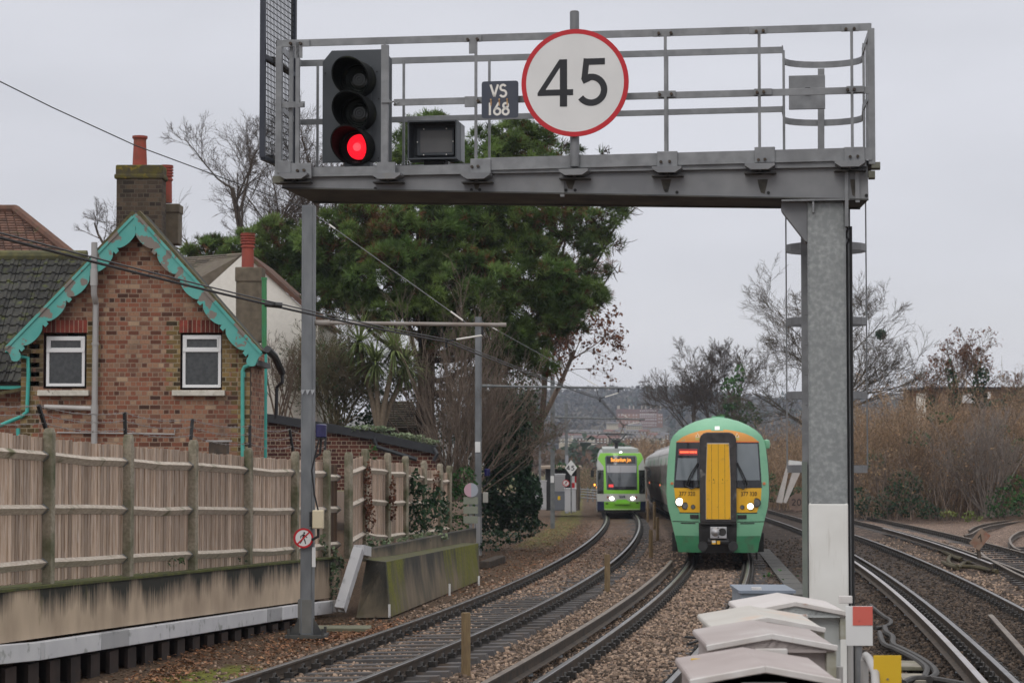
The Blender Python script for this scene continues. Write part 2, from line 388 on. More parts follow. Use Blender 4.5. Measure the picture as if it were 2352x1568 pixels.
sillm = mat("flaking_white_sill", (.62, .59, .52), (.5, .47, .4), rough=.8, ns=10, c3=(.2, .17, .14), ns3=12, lo3=.66, hi3=.7)
tile_dark = mat("mossy_dark_roof_tile", (.028, .028, .026), (.05, .048, .04), rough=.9, ns=7, tint=True, c3=(.075, .085, .025), ns3=5, lo3=.56, hi3=.68, bump=.3)
tile_brown = mat("brown_clay_tile", (.15, .075, .05), (.10, .055, .04), rough=.9, ns=6, tint=True, c3=(.10, .095, .045), ns3=3, lo3=.6, hi3=.75)
tile_grey = mat("weathered_grey_tile", (.14, .115, .085), (.10, .08, .06), rough=.9, ns=6, tint=True, c3=(.13, .13, .07), ns3=3, lo3=.55, hi3=.75)
verge = mat("mossy_verge_mortar", (.14, .115, .06), (.07, .065, .03), rough=.95, ns=9, bump=.4)
pot_red = mat("red_chimney_pot", (.33, .07, .045), (.27, .06, .042), rough=.75, ns=3, c3=(.2, .07, .04), ns3=4)
moss_cap = mat("mossy_chimney_cap", (.06, .05, .035), (.10, .085, .02), rough=.95, ns=8, bump=.5, c3=(.22, .16, .015), ns3=7, lo3=.6, hi3=.72)
render_chim = mat("stained_render", (.17, .14, .10), (.11, .09, .065), rough=.95, ns=5, bump=.2)
render_white = mat("cream_render", (.84, .81, .74), (.78, .75, .68), rough=.9, ns=8, bump=.15, bs=40)
fascia = mat("black_fascia", (.022, .024, .028), (.03, .032, .036), rough=.45, ns=4)
bark = mat("grey_brown_bark", (.085, .065, .05), (.14, .115, .09), rough=.95, ns=6, st=(2, 2, .5), tint=True)
bark_pale = mat("pale_stem_bark", (.23, .18, .14), (.15, .11, .085), rough=.9, ns=5, st=(2, 2, .4), tint=True)
bark_red = mat("reddish_twig_bark", (.125, .085, .062), (.18, .135, .095), rough=.95, ns=6, tint=True)
bark_pine = mat("pine_bark", (.05, .035, .028), (.085, .06, .045), rough=.95, ns=8, st=(1, 1, .3), bump=.5)
bark_cord = mat("cordyline_bark", (.16, .125, .09), (.22, .17, .12), rough=.95, ns=14, bump=.4)
needle = leafmat("pine_needles", (.085, .150, .040), (.145, .205, .055), trans=.2, ns=.7)
needle_brown = leafmat("dead_pine_needles", (.17, .08, .035), (.12, .065, .03), trans=.15)
ivy = leafmat("ivy_leaf", (.022, .058, .026), (.045, .095, .045), trans=.12, rough=.4)
ivy_pale = leafmat("variegated_ivy_leaf", (.24, .28, .17), (.09, .14, .07), trans=.15, rough=.45)
ivy_bright = leafmat("bright_ivy_leaf", (.05, .14, .028), (.03, .085, .025), trans=.2)
blade = leafmat("cordyline_blade", (.16, .215, .07), (.21, .255, .10), trans=.25)
brownleaf = leafmat("dead_brown_leaf", (.20, .085, .045), (.13, .055, .035), trans=.3, ns=2)
litter = leafmat("leaf_litter", (.24, .10, .05), (.32, .17, .08), trans=.1, ns=3)
bramble = leafmat("bramble_leaf", (.055, .095, .045), (.10, .14, .06), trans=.2)
hedge_b = leafmat("dry_brown_twig_leaf", (.27, .185, .095), (.30, .175, .10), trans=.2)
grassm = leafmat("rough_grass", (.12, .19, .04), (.20, .22, .07), trans=.2)
# ------------------------------------------------------------------ track alignments (plan view)
def fitline(pts, deg, lo, hi, extra=()):
    P = [gp(x, y) for x, y in pts]
    Y = [p.y for p in P] + [q[1] for q in extra]; X = [p.x for p in P] + [q[0] for q in extra]
    pf = np.polyfit(np.array(Y), np.array(X), deg); dp = np.polyder(pf)
    def f(y):
        if y < lo: return float(np.polyval(pf, lo) + np.polyval(dp, lo) * (y - lo))
        if y > hi: return float(np.polyval(pf, hi) + np.polyval(dp, hi) * (y - hi))
        return float(np.polyval(pf, y))
    return f
tram_L = fitline([(531.3, 1566.9), (575.2, 1545.8), (707, 1501.9), (812.5, 1468.4), (909.6, 1438.6), (1051.5, 1387.6), (1199, 1326), (1269.5, 1296),
                  (1302.9, 1271.5), (1348.6, 1241.6), (1376.7, 1220.5), (1390.8, 1201.2), (1392.5, 1183.6)], 4, 21, 112)
main_L = fitline([(1267.9, 1541.8), (1363.7, 1476.7), (1440.3, 1423), (1534.2, 1348.3), (1579.2, 1294.7)], 4, 22, 160,
                 [(6.35, 75), (8.2, 110), (10.5, 160)])
m2_L = fitline([(2339.3, 1568.2), (2175.9, 1422.6), (2047.5, 1326), (1956, 1268), (1837.4, 1215.6), (1759.8, 1187.7)], 4, 21, 100, [(16, 170)])
m3_L = fitline([(2352, 1311.9), (2246.2, 1275), (2149.5, 1241.6), (2044, 1213.5), (1956, 1192.4)], 3, 44, 100, [(21.5, 190)])
GAUGE = 1.505
def nrm(f, y):
    d = Vector((f(y + .5) - f(y - .5), 1, 0)).normalized(); return Vector((d.y, -d.x, 0))
def offs(f, o):
    return lambda y: (lambda n: (f(y) + n.x * o, y + n.y * o))(nrm(f, y))
def centre(f, y, o=GAUGE / 2):
    n = nrm(f, y); return Vector((f(y) + n.x * o, y + n.y * o, railz(y)))
def ysteps(a, b):
    out = []; y = a
    while y < b: out.append(y); y += max(.5, y * .022)
    return out + [b]
RAILSEC = [(-.07, -.15), (.07, -.15), (.07, -.14), (.012, -.122), (.012, -.045), (.036, -.032), (.036, -.006), (.026, 0), (-.026, 0),
           (-.036, -.006), (-.036, -.032), (-.012, -.045), (-.012, -.122), (-.07, -.14)]
def sweep(mb, path, sec, topidx=(), k=1.0):
    n = len(sec); b = len(mb.v); m = len(path)
    for i, p in enumerate(path):
        d = (path[min(i + 1, m - 1)] - path[max(i - 1, 0)]); d.z = 0; d.normalize(); s = Vector((d.y, -d.x, 0))
        for u, w in sec: mb.v.append(tuple(p + s * (u * k) + Vector((0, 0, w * k))))
    for i in range(m - 1):
        for j in range(n):
            mb.f.append((b + i * n + j, b + i * n + (j + 1) % n, b + (i + 1) * n + (j + 1) % n, b + (i + 1) * n + j)[::-1])
            mb.m.append(1 if j in topidx else 0); mb.t.append(1)
    mb.f.append(tuple(b + j for j in range(n))); mb.f.append(tuple(b + (m - 1) * n + j for j in range(n))[::-1])
    mb.m += [0, 0]; mb.t += [1, 1]
def railpath(f, a, b, off=0, dz=0):
    P = []
    for y in ysteps(a, b):
        n = nrm(f, y); P.append(Vector((f(y) + n.x * off, y + n.y * off, railz(y) + dz)))
    return P
def make_track(f, a, b, label, sp=.62, cant=0.0, tops=None, slen=2.5, buried=0.0, far_bury=0.0, seed=1, cat="railway track", top_mat=None):
    rng = random.Random(seed)
    t = thing("railway_track", label, cat, (f(30), 30, railz(30) - .2), 0, "railway tracks in the ballast")
    for o, dz in ((0, 0), (GAUGE, cant)):
        m = MB(); sweep(m, railpath(f, a, b, o, dz), RAILSEC, (6, 7, 8)); m.build("rail", [rail_side, top_mat or rail_top], t)
    y = a; S = []
    while y < min(b, 125):
        n = nrm(f, y); d = Vector((-n.y, n.x, 0)); S.append((y, n, d)); y += sp * d.y
    rest = MB(); clips = MB()
    for i, (y, n, d) in enumerate(S):
        c = Vector((f(y) + n.x * GAUGE / 2, y + n.y * GAUGE / 2, railz(y) - .163 - .07 + cant / 2 + rng.uniform(-.012, .006) - buried - far_bury * min(1, max(0, (y - 40) / 14))))
        M = Matrix((n + Vector((0, 0, cant / GAUGE)), d, (0, 0, 1))).transposed()
        mb = MB() if i < 100 else rest; tt = rng.uniform(.7, 1.25)
        P = [(-slen / 2, -.125, -.07), (slen / 2, -.125, -.07), (slen / 2, .125, -.07), (-slen / 2, .125, -.07),
             (-slen / 2 + .05, -.085, .07), (slen / 2 - .05, -.085, .07), (slen / 2 - .05, .085, .07), (-slen / 2 + .05, .085, .07)]
        mb.add([c + M @ Vector(p) for p in P], [(0, 3, 2, 1), (4, 5, 6, 7), (0, 1, 5, 4), (1, 2, 6, 5), (2, 3, 7, 6), (3, 0, 4, 7)], 0, tt)
        if i < 100: mb.build("sleeper", sleeper_m, t)
        for o, dz in ((0, 0), (GAUGE, cant)):
            for sgn in (-1, 1):
                q = Vector((f(y) + n.x * (o + sgn * .105), y + n.y * (o + sgn * .105), railz(y) + dz - .125))
                M4 = Matrix((n, d, Vector((0, 0, 1)))).transposed()
                clips.box(q, (.10, .12, .07), M4)
                clips.tube([q + M4 @ Vector((sgn * .01, -.06, .03)), q + M4 @ Vector((0, -.02, .075)), q + M4 @ Vector((0, .03, .075)), q + M4 @ Vector((sgn * .01, .065, .02))], .017, 5)
    if rest.f:
        r_ = rest.build("far_sleepers", sleeper_m, t); r_['kind'] = 'stuff'
    k = clips.build("rail_clips", clipm, t); k['kind'] = 'stuff'
    return t
# ------------------------------------------------------------------ ground sheet
FENCE_A, FENCE_B = Vector((-5.64, 25.8, 0)), Vector((-3.68, 36.0, 0))
def fence_x(y):
    if y <= 38: return -5.64 + (y - 25.8) * .192
    return float(np.interp(y, [38, 41, 65, 75, 110, 180], [-3.3, -3.25, -1.95, -1.0, .9, 3.0]))
def noise2(X, Y, s, seed):
    r = np.random.RandomState(seed); out = np.zeros_like(X)
    for k in range(6):
        a = r.uniform(0, 2 * PI); f = s * r.uniform(.6, 1.8); ph = r.uniform(0, 6.3)
        out += np.sin((X * math.cos(a) + Y * math.sin(a)) * f + ph)
    return out / 6
vx = np.vectorize(fence_x)
fz = {k: np.vectorize(v) for k, v in dict(t=tram_L, m=main_L, m2=m2_L, m3=m3_L).items()}
def ground_fields(X, Y):
    z = np.interp(Y, [-100, 0, 230, 420, 900, 6000], [1.6, 0, -3.68, -7.0, -10, -12]) - .185
    near = np.clip((260 - Y) / 60, 0, 1)
    xt, xm, x2, x3 = fz['t'](Y), fz['m'](Y), fz['m2'](Y), fz['m3'](Y)
    z = z + near * (noise2(X, Y, 5, 3) * .018 + noise2(X, Y, 13, 4) * .012)
    def dist(x0): return np.abs(X - (x0 + GAUGE / 2))
    dmin = np.minimum(np.minimum(dist(xt), dist(xm)), np.minimum(dist(x2), dist(x3)))
    z = z - near * np.clip((dmin - 1.35) * .22, 0, .05)
    for x0, amt in ((xt, .0), (xm, .035), (x2, .03), (x3, .035)):        # ballast heaped over the sleepers between the rails
        z = z + near * amt * np.clip(1 - np.abs(dist(x0)) / .5, 0, 1)
    fx = vx(Y); left = np.clip((fx - .12 - X) / .12, 0, 1) * (Y < 39) + np.clip((fx - X) / 2.6, 0, 1) * (Y >= 39)
    lift = np.interp(Y, [0, 25, 36, 41, 65, 90, 130], [1.2, 1.1, 1.0, 1.0, .9, .7, .5])
    z = z + near * left * lift
    right = np.clip((X - (x3 + 5)) / 4, 0, 1); z = z + near * right * .3
    return z, dmin, (xt, xm, x2, x3), left, right
xs = np.concatenate([[-3500, -1800, -900, -400, -200, -110, -70, -45], np.arange(-30, -8, 2.0), np.arange(-8, 17, .2), np.arange(17, 40, .8), [44, 55, 70, 100, 160, 300, 700, 1500, 3500]])
ys = np.concatenate([[-60, -20, 0, 6], np.arange(9, 48, .2), np.arange(48, 90, .5), np.arange(90, 180, 2), [190, 210, 240, 280, 350, 420, 600, 900, 1500, 3000, 6000]])
GX, GY = np.meshgrid(xs, ys); sh = GX.shape
Zg, dmin, xtr, leftm, rightm = ground_fields(GX.ravel(), GY.ravel())
idx = np.arange(GX.size).reshape(sh)
Fg = np.stack([idx[:-1, :-1], idx[:-1, 1:], idx[1:, 1:], idx[1:, :-1]], -1).reshape(-1, 4)
gm = bpy.data.materials.new("ballast_and_soil"); gm.use_nodes = True
def ground_material(m):
    nt = m.node_tree; L = nt.links; b = nt.nodes["Principled BSDF"]; b.inputs["Roughness"].default_value = .9; b.inputs["Specular IOR Level"].default_value = .25
    geo = _n(nt, "ShaderNodeNewGeometry")
    vo = _n(nt, "ShaderNodeTexVoronoi"); vo.inputs["Scale"].default_value = 17; L.new(geo.outputs["Position"], vo.inputs["Vector"])
    sp = _n(nt, "ShaderNodeSeparateXYZ"); L.new(vo.outputs["Color"], sp.inputs[0])
    rp = _n(nt, "ShaderNodeValToRGB"); L.new(sp.outputs["X"], rp.inputs[0]); el = rp.color_ramp.elements
    el[0].color = (.04, .03, .024, 1); el[1].color = (.50, .35, .27, 1); el[1].position = 1
    for p, c in ((.3, (.13, .09, .068)), (.6, (.23, .16, .122)), (.85, (.33, .235, .18))): q = el.new(p); q.color = c4(c)
    def attr(n):
        a = _n(nt, "ShaderNodeAttribute"); a.attribute_name = n; return a.outputs["Fac"]
    def nz(s, d=6):
        n = _n(nt, "ShaderNodeTexNoise"); n.inputs["Scale"].default_value = s; n.inputs["Detail"].default_value = d; L.new(geo.outputs["Position"], n.inputs["Vector"]); return n.outputs["Fac"]
    def mask(a, nsc, k0, k1):                                   # attribute weighted by noise
        m1 = _n(nt, "ShaderNodeMath", operation='ADD'); L.new(a, m1.inputs[0]); L.new(nz(nsc), m1.inputs[1])
        r = _n(nt, "ShaderNodeMapRange"); r.inputs["From Min"].default_value = k0; r.inputs["From Max"].default_value = k1; L.new(m1.outputs[0], r.inputs["Value"]); return r.outputs[0]
    def mix(A, B, f, fac=1.0):
        x = _n(nt, "ShaderNodeMix", data_type='RGBA')
        if hasattr(A, 'links'): L.new(A, x.inputs["A"])
        else: x.inputs["A"].default_value = c4(A)
        if hasattr(B, 'links'): L.new(B, x.inputs["B"])
        else: x.inputs["B"].default_value = c4(B)
        L.new(f, x.inputs["Factor"]); return x.outputs["Result"]
    big = _n(nt, "ShaderNodeMapRange"); big.inputs["To Min"].default_value = .65; big.inputs["To Max"].default_value = 1.3; L.new(nz(1.3), big.inputs["Value"])
    s = _n(nt, "ShaderNodeVectorMath", operation='SCALE'); L.new(rp.outputs[0], s.inputs[0]); L.new(big.outputs[0], s.inputs["Scale"])
    c = s.outputs[0]
    dk = _n(nt, "ShaderNodeVectorMath", operation='MULTIPLY'); dk.inputs[1].default_value = (.26, .27, .28); L.new(c, dk.inputs[0])
    c = mix(c, dk.outputs[0], mask(attr("oil"), 1.5, .75, 1.15))
    fine = _n(nt, "ShaderNodeValToRGB"); L.new(nz(28, 8), fine.inputs[0])
    fine.color_ramp.elements[0].color = (.03, .021, .014, 1); fine.color_ramp.elements[0].position = .3
    fine.color_ramp.elements[1].color = (.20, .125, .075, 1); fine.color_ramp.elements[1].position = .75
    c = mix(c, fine.outputs[0], mask(attr("soil"), 2.0, .75, 1.1))
    ms = _n(nt, "ShaderNodeValToRGB"); L.new(nz(12, 8), ms.inputs[0])
    ms.color_ramp.elements[0].color = (.06, .075, .010, 1); ms.color_ramp.elements[0].position = .3
    ms.color_ramp.elements[1].color = (.22, .215, .04, 1); ms.color_ramp.elements[1].position = .7
    c = mix(c, ms.outputs[0], mask(attr("moss"), 2.2, .85, 1.1))
    L.new(c, b.inputs["Base Color"])
    h = _n(nt, "ShaderNodeMath", operation='SUBTRACT'); h.inputs[0].default_value = 1; L.new(vo.outputs["Distance"], h.inputs[1])
    bp = _n(nt, "ShaderNodeBump"); bp.inputs["Strength"].default_value = 1; bp.inputs["Distance"].default_value = .05; L.new(h.outputs[0], bp.inputs["Height"])
    L.new(bp.outputs[0], b.inputs["Normal"])
ground_material(gm)
ground = struct(npmesh("ground", np.stack([GX.ravel(), GY.ravel(), Zg], 1), Fg, gm, smooth=True))
def gattr(name, val):
    a = ground.data.attributes.new(name, 'FLOAT', 'POINT'); a.data.foreach_set("value", np.clip(val, 0, 1).astype(np.float32))
X_, Y_ = GX.ravel(), GY.ravel(); xt, xm, x2, x3 = xtr
def band(x0, lo, hi, soft): return np.clip((X_ - (x0 + lo)) / soft, 0, 1) * np.clip(((x0 + hi) - X_) / soft, 0, 1)
oil = np.maximum.reduce([band(xm, -.95, .25, .25) * .8, band(x2, -3.1, 2.2, .8) * .8, band(x3, -2.2, .2, .5) * .55, band(xt, 1.9, 2.6, .2) * .45, band(xt, .2, 1.4, .2) * .35])
gattr("oil", oil)
soil = np.maximum.reduce([band(xt, -9, -.35, .5) * .72, leftm * .9, band(xt, 2.3, 3.6, .4) * .30, rightm * .8, np.clip((Y_ - 60) / 60, 0, 1) * band(xt, -9, 3.5, .5) * .7])
gattr("soil", soil * np.clip((2000 - Y_) / 500, 0, 1))
moss = band(xt, -1.9, -.45, .4) * np.clip((29.5 - Y_) / 3, 0, 1) * 1.0 + band(xt, -3.0, -.9, .5) * np.clip((Y_ - 60) / 15, 0, 1) * .5 + rightm * .25 + np.clip((Y_ - 190) / 60, 0, 1) * .5
gattr("moss", moss)
# loose stones lying on the ballast, nearer part
rs = np.random.RandomState(11)
def scatter_stones(n, y0, y1, smin, smax, xlo=-4.5, xhi=15):
    Y = y0 + (y1 - y0) * rs.rand(n) ** 1.25
    half = Y * .262; X = np.clip(Y * .0, 0, 0) + (rs.rand(n) * 2 - 1) * half
    ok = (X > vx(Y) + .55) & (X < xhi); X, Y = X[ok], Y[ok]
    z, dm, tr, lf, rt = ground_fields(X, Y)
    keep = (lf < .01) & ((X > tr[0] - .5 - .5 * rs.rand(len(X))) | (rs.rand(len(X)) < .1))
    for x0 in tr:
        for o in (0, GAUGE): keep &= np.abs(X - x0 - o) > .10
    X, Y, z = X[keep], Y[keep], z[keep]; n = len(X)
    base = np.array([(-1, -1, -1), (1, -1, -1), (1, 1, -1), (-1, 1, -1), (-1, -1, 1), (1, -1, 1), (1, 1, 1), (-1, 1, 1)], float) * .5
    s = (smin + (smax - smin) * rs.rand(n, 1, 1)) * (1 + .5 * (rs.rand(n, 1, 3) - .5))
    P = (base[None] * (1 + .7 * (rs.rand(n, 8, 3) - .5))) * s
    P[:, 4:, :2] *= .7; a = rs.rand(n) * 6.28; ca, sa = np.cos(a)[:, None], np.sin(a)[:, None]
    tl = (rs.rand(n, 1) - .5) * .9; P[:, :, 2] += P[:, :, 0] * tl
    V = np.stack([P[:, :, 0] * ca - P[:, :, 1] * sa + X[:, None], P[:, :, 0] * sa + P[:, :, 1] * ca + Y[:, None], P[:, :, 2] * .8 + z[:, None] + s[:, :, 2] * .15], -1)
    q = np.array([(0, 3, 2, 1), (4, 5, 6, 7), (0, 1, 5, 4), (1, 2, 6, 5), (2, 3, 7, 6), (3, 0, 4, 7)])
    Fq = (q[None] + 8 * np.arange(n)[:, None, None]).reshape(-1, 4)
    x2_ = tr[2][keep]; dark = np.where((X > x2_ - 2.8) & (X < x2_ + 1.9), .3, 1.0)
    t = np.repeat(np.clip(.25 + rs.rand(n) ** 1.5 * 1.9, .2, 2.2) * dark, 6)
    return V.reshape(-1, 3), Fq, t
stone_m = mat("loose_ballast_stone", (.185, .128, .09), (.235, .172, .128), rough=.9, ns=6, tint=True)
V1, F1, T1 = scatter_stones(95000, 15, 44, .022, .052)
V2, F2, T2 = scatter_stones(22000, 44, 80, .035, .065)
st_ = npmesh("ballast_stones", np.vstack([V1, V2]), np.vstack([F1, F2 + len(V1)]), stone_m, tint=np.concatenate([T1, T2]))
tag(st_, "brown and grey ballast stones lying loose between the rails", "ballast", kind='stuff')
# fallen leaves
def leaf_quads(X, Y, Z, size, rng, up=.5, curl=True):
    n = len(X); a = rng.rand(n) * 6.28; tl = (rng.rand(n, 2) - .5) * 2 * up
    ux = np.stack([np.cos(a), np.sin(a), tl[:, 0]], 1); uy = np.stack([-np.sin(a), np.cos(a), tl[:, 1]], 1)
    s = size * (.5 + rng.rand(n, 1)); c = np.stack([X, Y, Z], 1)
    P = np.stack([c - ux * s * .5, c - uy * s * .33 + [0, 0, .012], c + ux * s * .5, c + uy * s * .33 + [0, 0, .012]], 1)
    return P.reshape(-1, 3), np.arange(4 * n).reshape(-1, 4)
def leaf_patch(cx, cy, rx, ry, n, rng):
    return cx + rng.randn(n) * rx, cy + rng.randn(n) * ry
LX, LY = [], []
for cx, cy, rx, ry, n in [(-4.3, 26.5, .22, 3, 1300), (-3.3, 31, .35, 2, 900), (-2.2, 34, .35, 1.2, 900), (-2.6, 33.2, .3, .5, 900), (-.6, 47, .8, 3, 500), (1.0, 62, 1.0, 6, 700), (.2, 55, .9, 5, 500),
                          (2.2, 82, 1.0, 10, 700), (.8, 29, 2.0, 4, 40), (1.2, 70, 1.3, 9, 2400), (2.4, 95, 1.2, 9, 1800), (1.6, 34, .5, 2, 50), (3.0, 45, .5, 5, 60), (7, 40, 3, 12, 40), (12, 60, 4, 15, 120)]:
    a, b_ = leaf_patch(cx, cy, rx, ry, n, rs); LX.append(a); LY.append(b_)
LX, LY = np.concatenate(LX), np.concatenate(LY); ok = (LX > vx(LY) + .2) & (LY > 12) & (LY < 125); LX, LY = LX[ok], LY[ok]
LZ = ground_fields(LX, LY)[0] + .02 + rs.rand(len(LX)) * .03
Vl, Fl = leaf_quads(LX, LY, LZ, .062, rs, .35)
tag(npmesh("fallen_leaves", Vl, Fl, litter, tint=.35 + rs.rand(len(Fl)) ** 1.5 * 1.1), "drifts of fallen orange and brown leaves beside the tram track", "leaves", kind='stuff')

# ------------------------------------------------------------------ tracks
make_track(tram_L, 15, 175, "curving left-hand track the green tram runs on, dark sleepers showing", cant=.05, seed=2, far_bury=.055)
make_track(main_L, 12, 178, "track under the yellow fronted train with sleepers mostly buried in brown stone", cant=.05, seed=3, buried=.045)
make_track(m2_L, 15, 170, "dark oily track just right of the grey gantry column", seed=4, buried=.03)
make_track(m3_L, 36, 190, "rusty far right track meeting the tight siding curve", seed=5, top_mat=rail_dull)
def third(f, a, b, off, label, topm, ramp=True, dz=.075):
    t = thing("conductor_rail", label, "conductor rail", (f(a) + off, a, railz(a)), 0, "raised conductor rails")
    m = MB(); P = railpath(f, a, b, off, dz)
    sweep(m, P, RAILSEC, (6, 7, 8), 1.12); m.build("rail", [rail_side, topm], t)
    s = MB(); y = a + 1
    while y < min(b, 90):
        n = nrm(f, y); p = Vector((f(y) + n.x * off, y + n.y * off, railz(y) - .145)); s.tube([p, p + Vector((0, 0, .06))], [.06, .045], 8); y += 2.6
    s.build("insulators", leadsheet, t)['kind'] = 'stuff'
    return t
third(main_L, 12, 54, -.42, "brown topped conductor rail left of the train's track", rail_dull)
third(m2_L, 15, 62, -.42, "bright topped conductor rail right of the gantry column", mat("shiny_conductor_top", (.44, .42, .43), (.34, .31, .29), rough=.4, metal=.55, ns=2))
third(m3_L, 52, 84, -.45, "short shiny conductor rail ending near the yellow cables", mat("worn_conductor_top", (.45, .43, .44), (.3, .28, .27), rough=.35, metal=.6, ns=2))
# check rail lying in the four-foot of the right-hand track, and the siding turning off
t = thing("loose_rail", "rusty spare rail lying between the rails at the bottom right corner", "rail", gp(2300, 1500, -.1))
m = MB(); A, B = gp(2275, 1410, -.02), gp(2420, 1570, -.02); sweep(m, [B, (A + B) / 2, A], RAILSEC, (6, 7, 8), 1.2); m.build("rail", [rail_side, rail_dull], t)
t = thing("siding_track", "tightly curved rusty siding joining the far right track", "railway track", gp(2300, 1215), 0, "railway tracks in the ballast")
for pts in ([(2215, 1228), (2232, 1224), (2250, 1213), (2275, 1206), (2310, 1200), (2360, 1194), (2430, 1188)],
            [(2225, 1217), (2236, 1210), (2256, 1203), (2290, 1197), (2330, 1192), (2365, 1188), (2430, 1183)],
            [(2345, 1262), (2330, 1256), (2321, 1246), (2319, 1236), (2326, 1228), (2340, 1220), (2372, 1212), (2430, 1205)],
            [(2246, 1262), (2262, 1276), (2290, 1292), (2330, 1313), (2400, 1345)]):
    m = MB(); sweep(m, [gp(x, y) for x, y in pts], RAILSEC, (6, 7, 8), 1.1); m.build("rail", [rail_side, rail_dull], t)
m = MB(); rg = random.Random(4)
for i in range(22):
    a = gp(2240 + i * 7, 1262 + i * 5.0, -.17); m.bar(a + Vector((-.2, 0, 0)), a + Vector((3.2, 1.2 + rg.random() * .3, 0)), .2, .1, t=rg.uniform(.6, 1.3))
m.build("sleepers", sleeper_m, t)['kind'] = 'stuff'
# ------------------------------------------------------------------ boundary fence, old platform wall
FD = Vector((.192, 1, 0)).normalized(); FN = Vector((FD.y, -FD.x, 0))
def fY(x): return -10.594 / ((x - 1176) / FPX - .192)
def fpt(x, y): return at(x, y, fY(x))
rf = random.Random(21)
def board_panel(parent, P0, P1, b0, t0, b1, t1, m, rails=(.875, .5, .12), face=FN, railm=None, bw=.105):
    d = (P1 - P0); L = d.length; d = d / L; n = max(2, int(L / bw)); mb = MB(); dz = Vector((d.x, d.y, 0))
    for i in range(n):
        f0, f1 = i / n, (i + 1) / n; zb = b0 + (b1 - b0) * f0 - rf.uniform(0, .02); zt = t0 + (t1 - t0) * f0 + rf.uniform(-.012, .012)
        p = P0 + d * (L * (f0 + f1) / 2); th = .022; o = face * rf.uniform(-.004, .004); tt = rf.uniform(.62, 1.28)
        w = L / n * 1.06; q = []
        for z in (zb, zt):
            for s, dd in ((-.5, -.5), (.5, -.2), (.5, .5), (-.5, .5)):
                q.append(Vector((p.x, p.y, z)) + dz * (s * w) + o - face * (dd * th))
        mb.add(q, [(0, 3, 2, 1), (4, 5, 6, 7), (0, 1, 5, 4), (1, 2, 6, 5), (2, 3, 7, 6), (3, 0, 4, 7)], 0, tt)
    pan = mb.build("board_panel", m, parent)
    for k in rails:
        r = MB(); z0 = b0 + (t0 - b0) * k; z1 = b1 + (t1 - b1) * k; sag = rf.uniform(-.025, .01)
        pts = [P0 + d * .02, P0 + d * (L / 2), P1 - d * .02]; zz = [z0, (z0 + z1) / 2 + sag, z1]
        V = []
        for p, z in zip(pts, zz):
            c = Vector((p.x, p.y, z))
            V += [c + face * .014 + Vector((0, 0, .056)), c + face * .082 + Vector((0, 0, .012)), c + face * .014 + Vector((0, 0, -.062))]
        r.add(V, [(0, 3, 4, 1), (1, 4, 5, 2), (3, 6, 7, 4), (4, 7, 8, 5), (0, 1, 2), (6, 8, 7), (0, 2, 5, 3), (3, 5, 8, 6)])
        e = P1 - d * .10; c = Vector((e.x, e.y, zz[2]))
        s_ = MB(); s_.add([c + face * .017 + Vector((0, 0, .066)), c + face * .087 + Vector((0, 0, .014)), c + face * .087 + d * .13 + Vector((0, 0, .014)), c + face * .017 + d * .13 + Vector((0, 0, .066))], [(0, 3, 2, 1)])
        s_.add([c + face * .017 + Vector((0, 0, -.066)), c + face * .0935, c + face * .0935 + d * .13, c + face * .017 + d * .13 + Vector((0, 0, -.066))], [(0, 1, 2, 3)])
        ro = r.build("rail", railm or wood_rail, pan); s_.build("strap", leadsheet, pan)
    return pan
def conc_post(parent, p, zb, zt, w, face=FN):
    d = Vector((-face.y, face.x, 0)); M = Matrix((d, -face, (0, 0, 1))).transposed()
    mb = MB(); h = zt - zb; c = p + face * .03
    V = []
    for z, k in ((zb - .1, 1), (zt - .06, .98), (zt, .72)):
        for i, j in ((-1, -1), (1, -1), (1, 1), (-1, 1)): V.append(Vector((c.x, c.y, z)) + M @ Vector((i * w / 2 * k, j * w / 2 * k, 0)))
    mb.add(V, [(0, 1, 5, 4), (1, 2, 6, 5), (2, 3, 7, 6), (3, 0, 4, 7), (4, 5, 9, 8), (5, 6, 10, 9), (6, 7, 11, 10), (7, 4, 8, 11), (8, 9, 10, 11)])
    return mb.build("post", post_conc, parent, bevel=.012)
POSTS = [(-650, 915, 1428), (-400, 938, 1392), (-150, 962, 1352), (105, 983, 1328), (288, 997, 1313), (438, 1010, 1302), (565, 1028, 1293), (673, 1036, 1286), (746, 1033, 1276)]
TOPS = [(-650, 927), (-400, 951), (-150, 975), (0, 1000), (105, 1006), (288, 1024), (438, 1036), (565, 1048), (673, 1055), (746, 1060)]
fence = thing("wooden_fence", "long weathered close board fence with concrete posts above the old platform wall", "fence", (fpt(288, 1313).x, fpt(288, 1313).y, fpt(288, 1313).z))
W_ = [fpt(x, b) for x, a, b in POSTS]
for i, (x, a, b) in enumerate(POSTS):
    conc_post(fence, W_[i], fpt(x, b).z, fpt(x, a).z, .125)
    if i + 1 < len(POSTS):
        x1 = POSTS[i + 1][0]; top = lambda q: fpt(q, np.interp(q, [t[0] for t in TOPS], [t[1] for t in TOPS])).z
        bot = lambda q, bb: fpt(q, bb + 4).z
        board_panel(fence, W_[i] - FN * .03, W_[i + 1] - FN * .03, bot(x, b), top(x), bot(x1, POSTS[i + 1][2]), top(x1), wood)
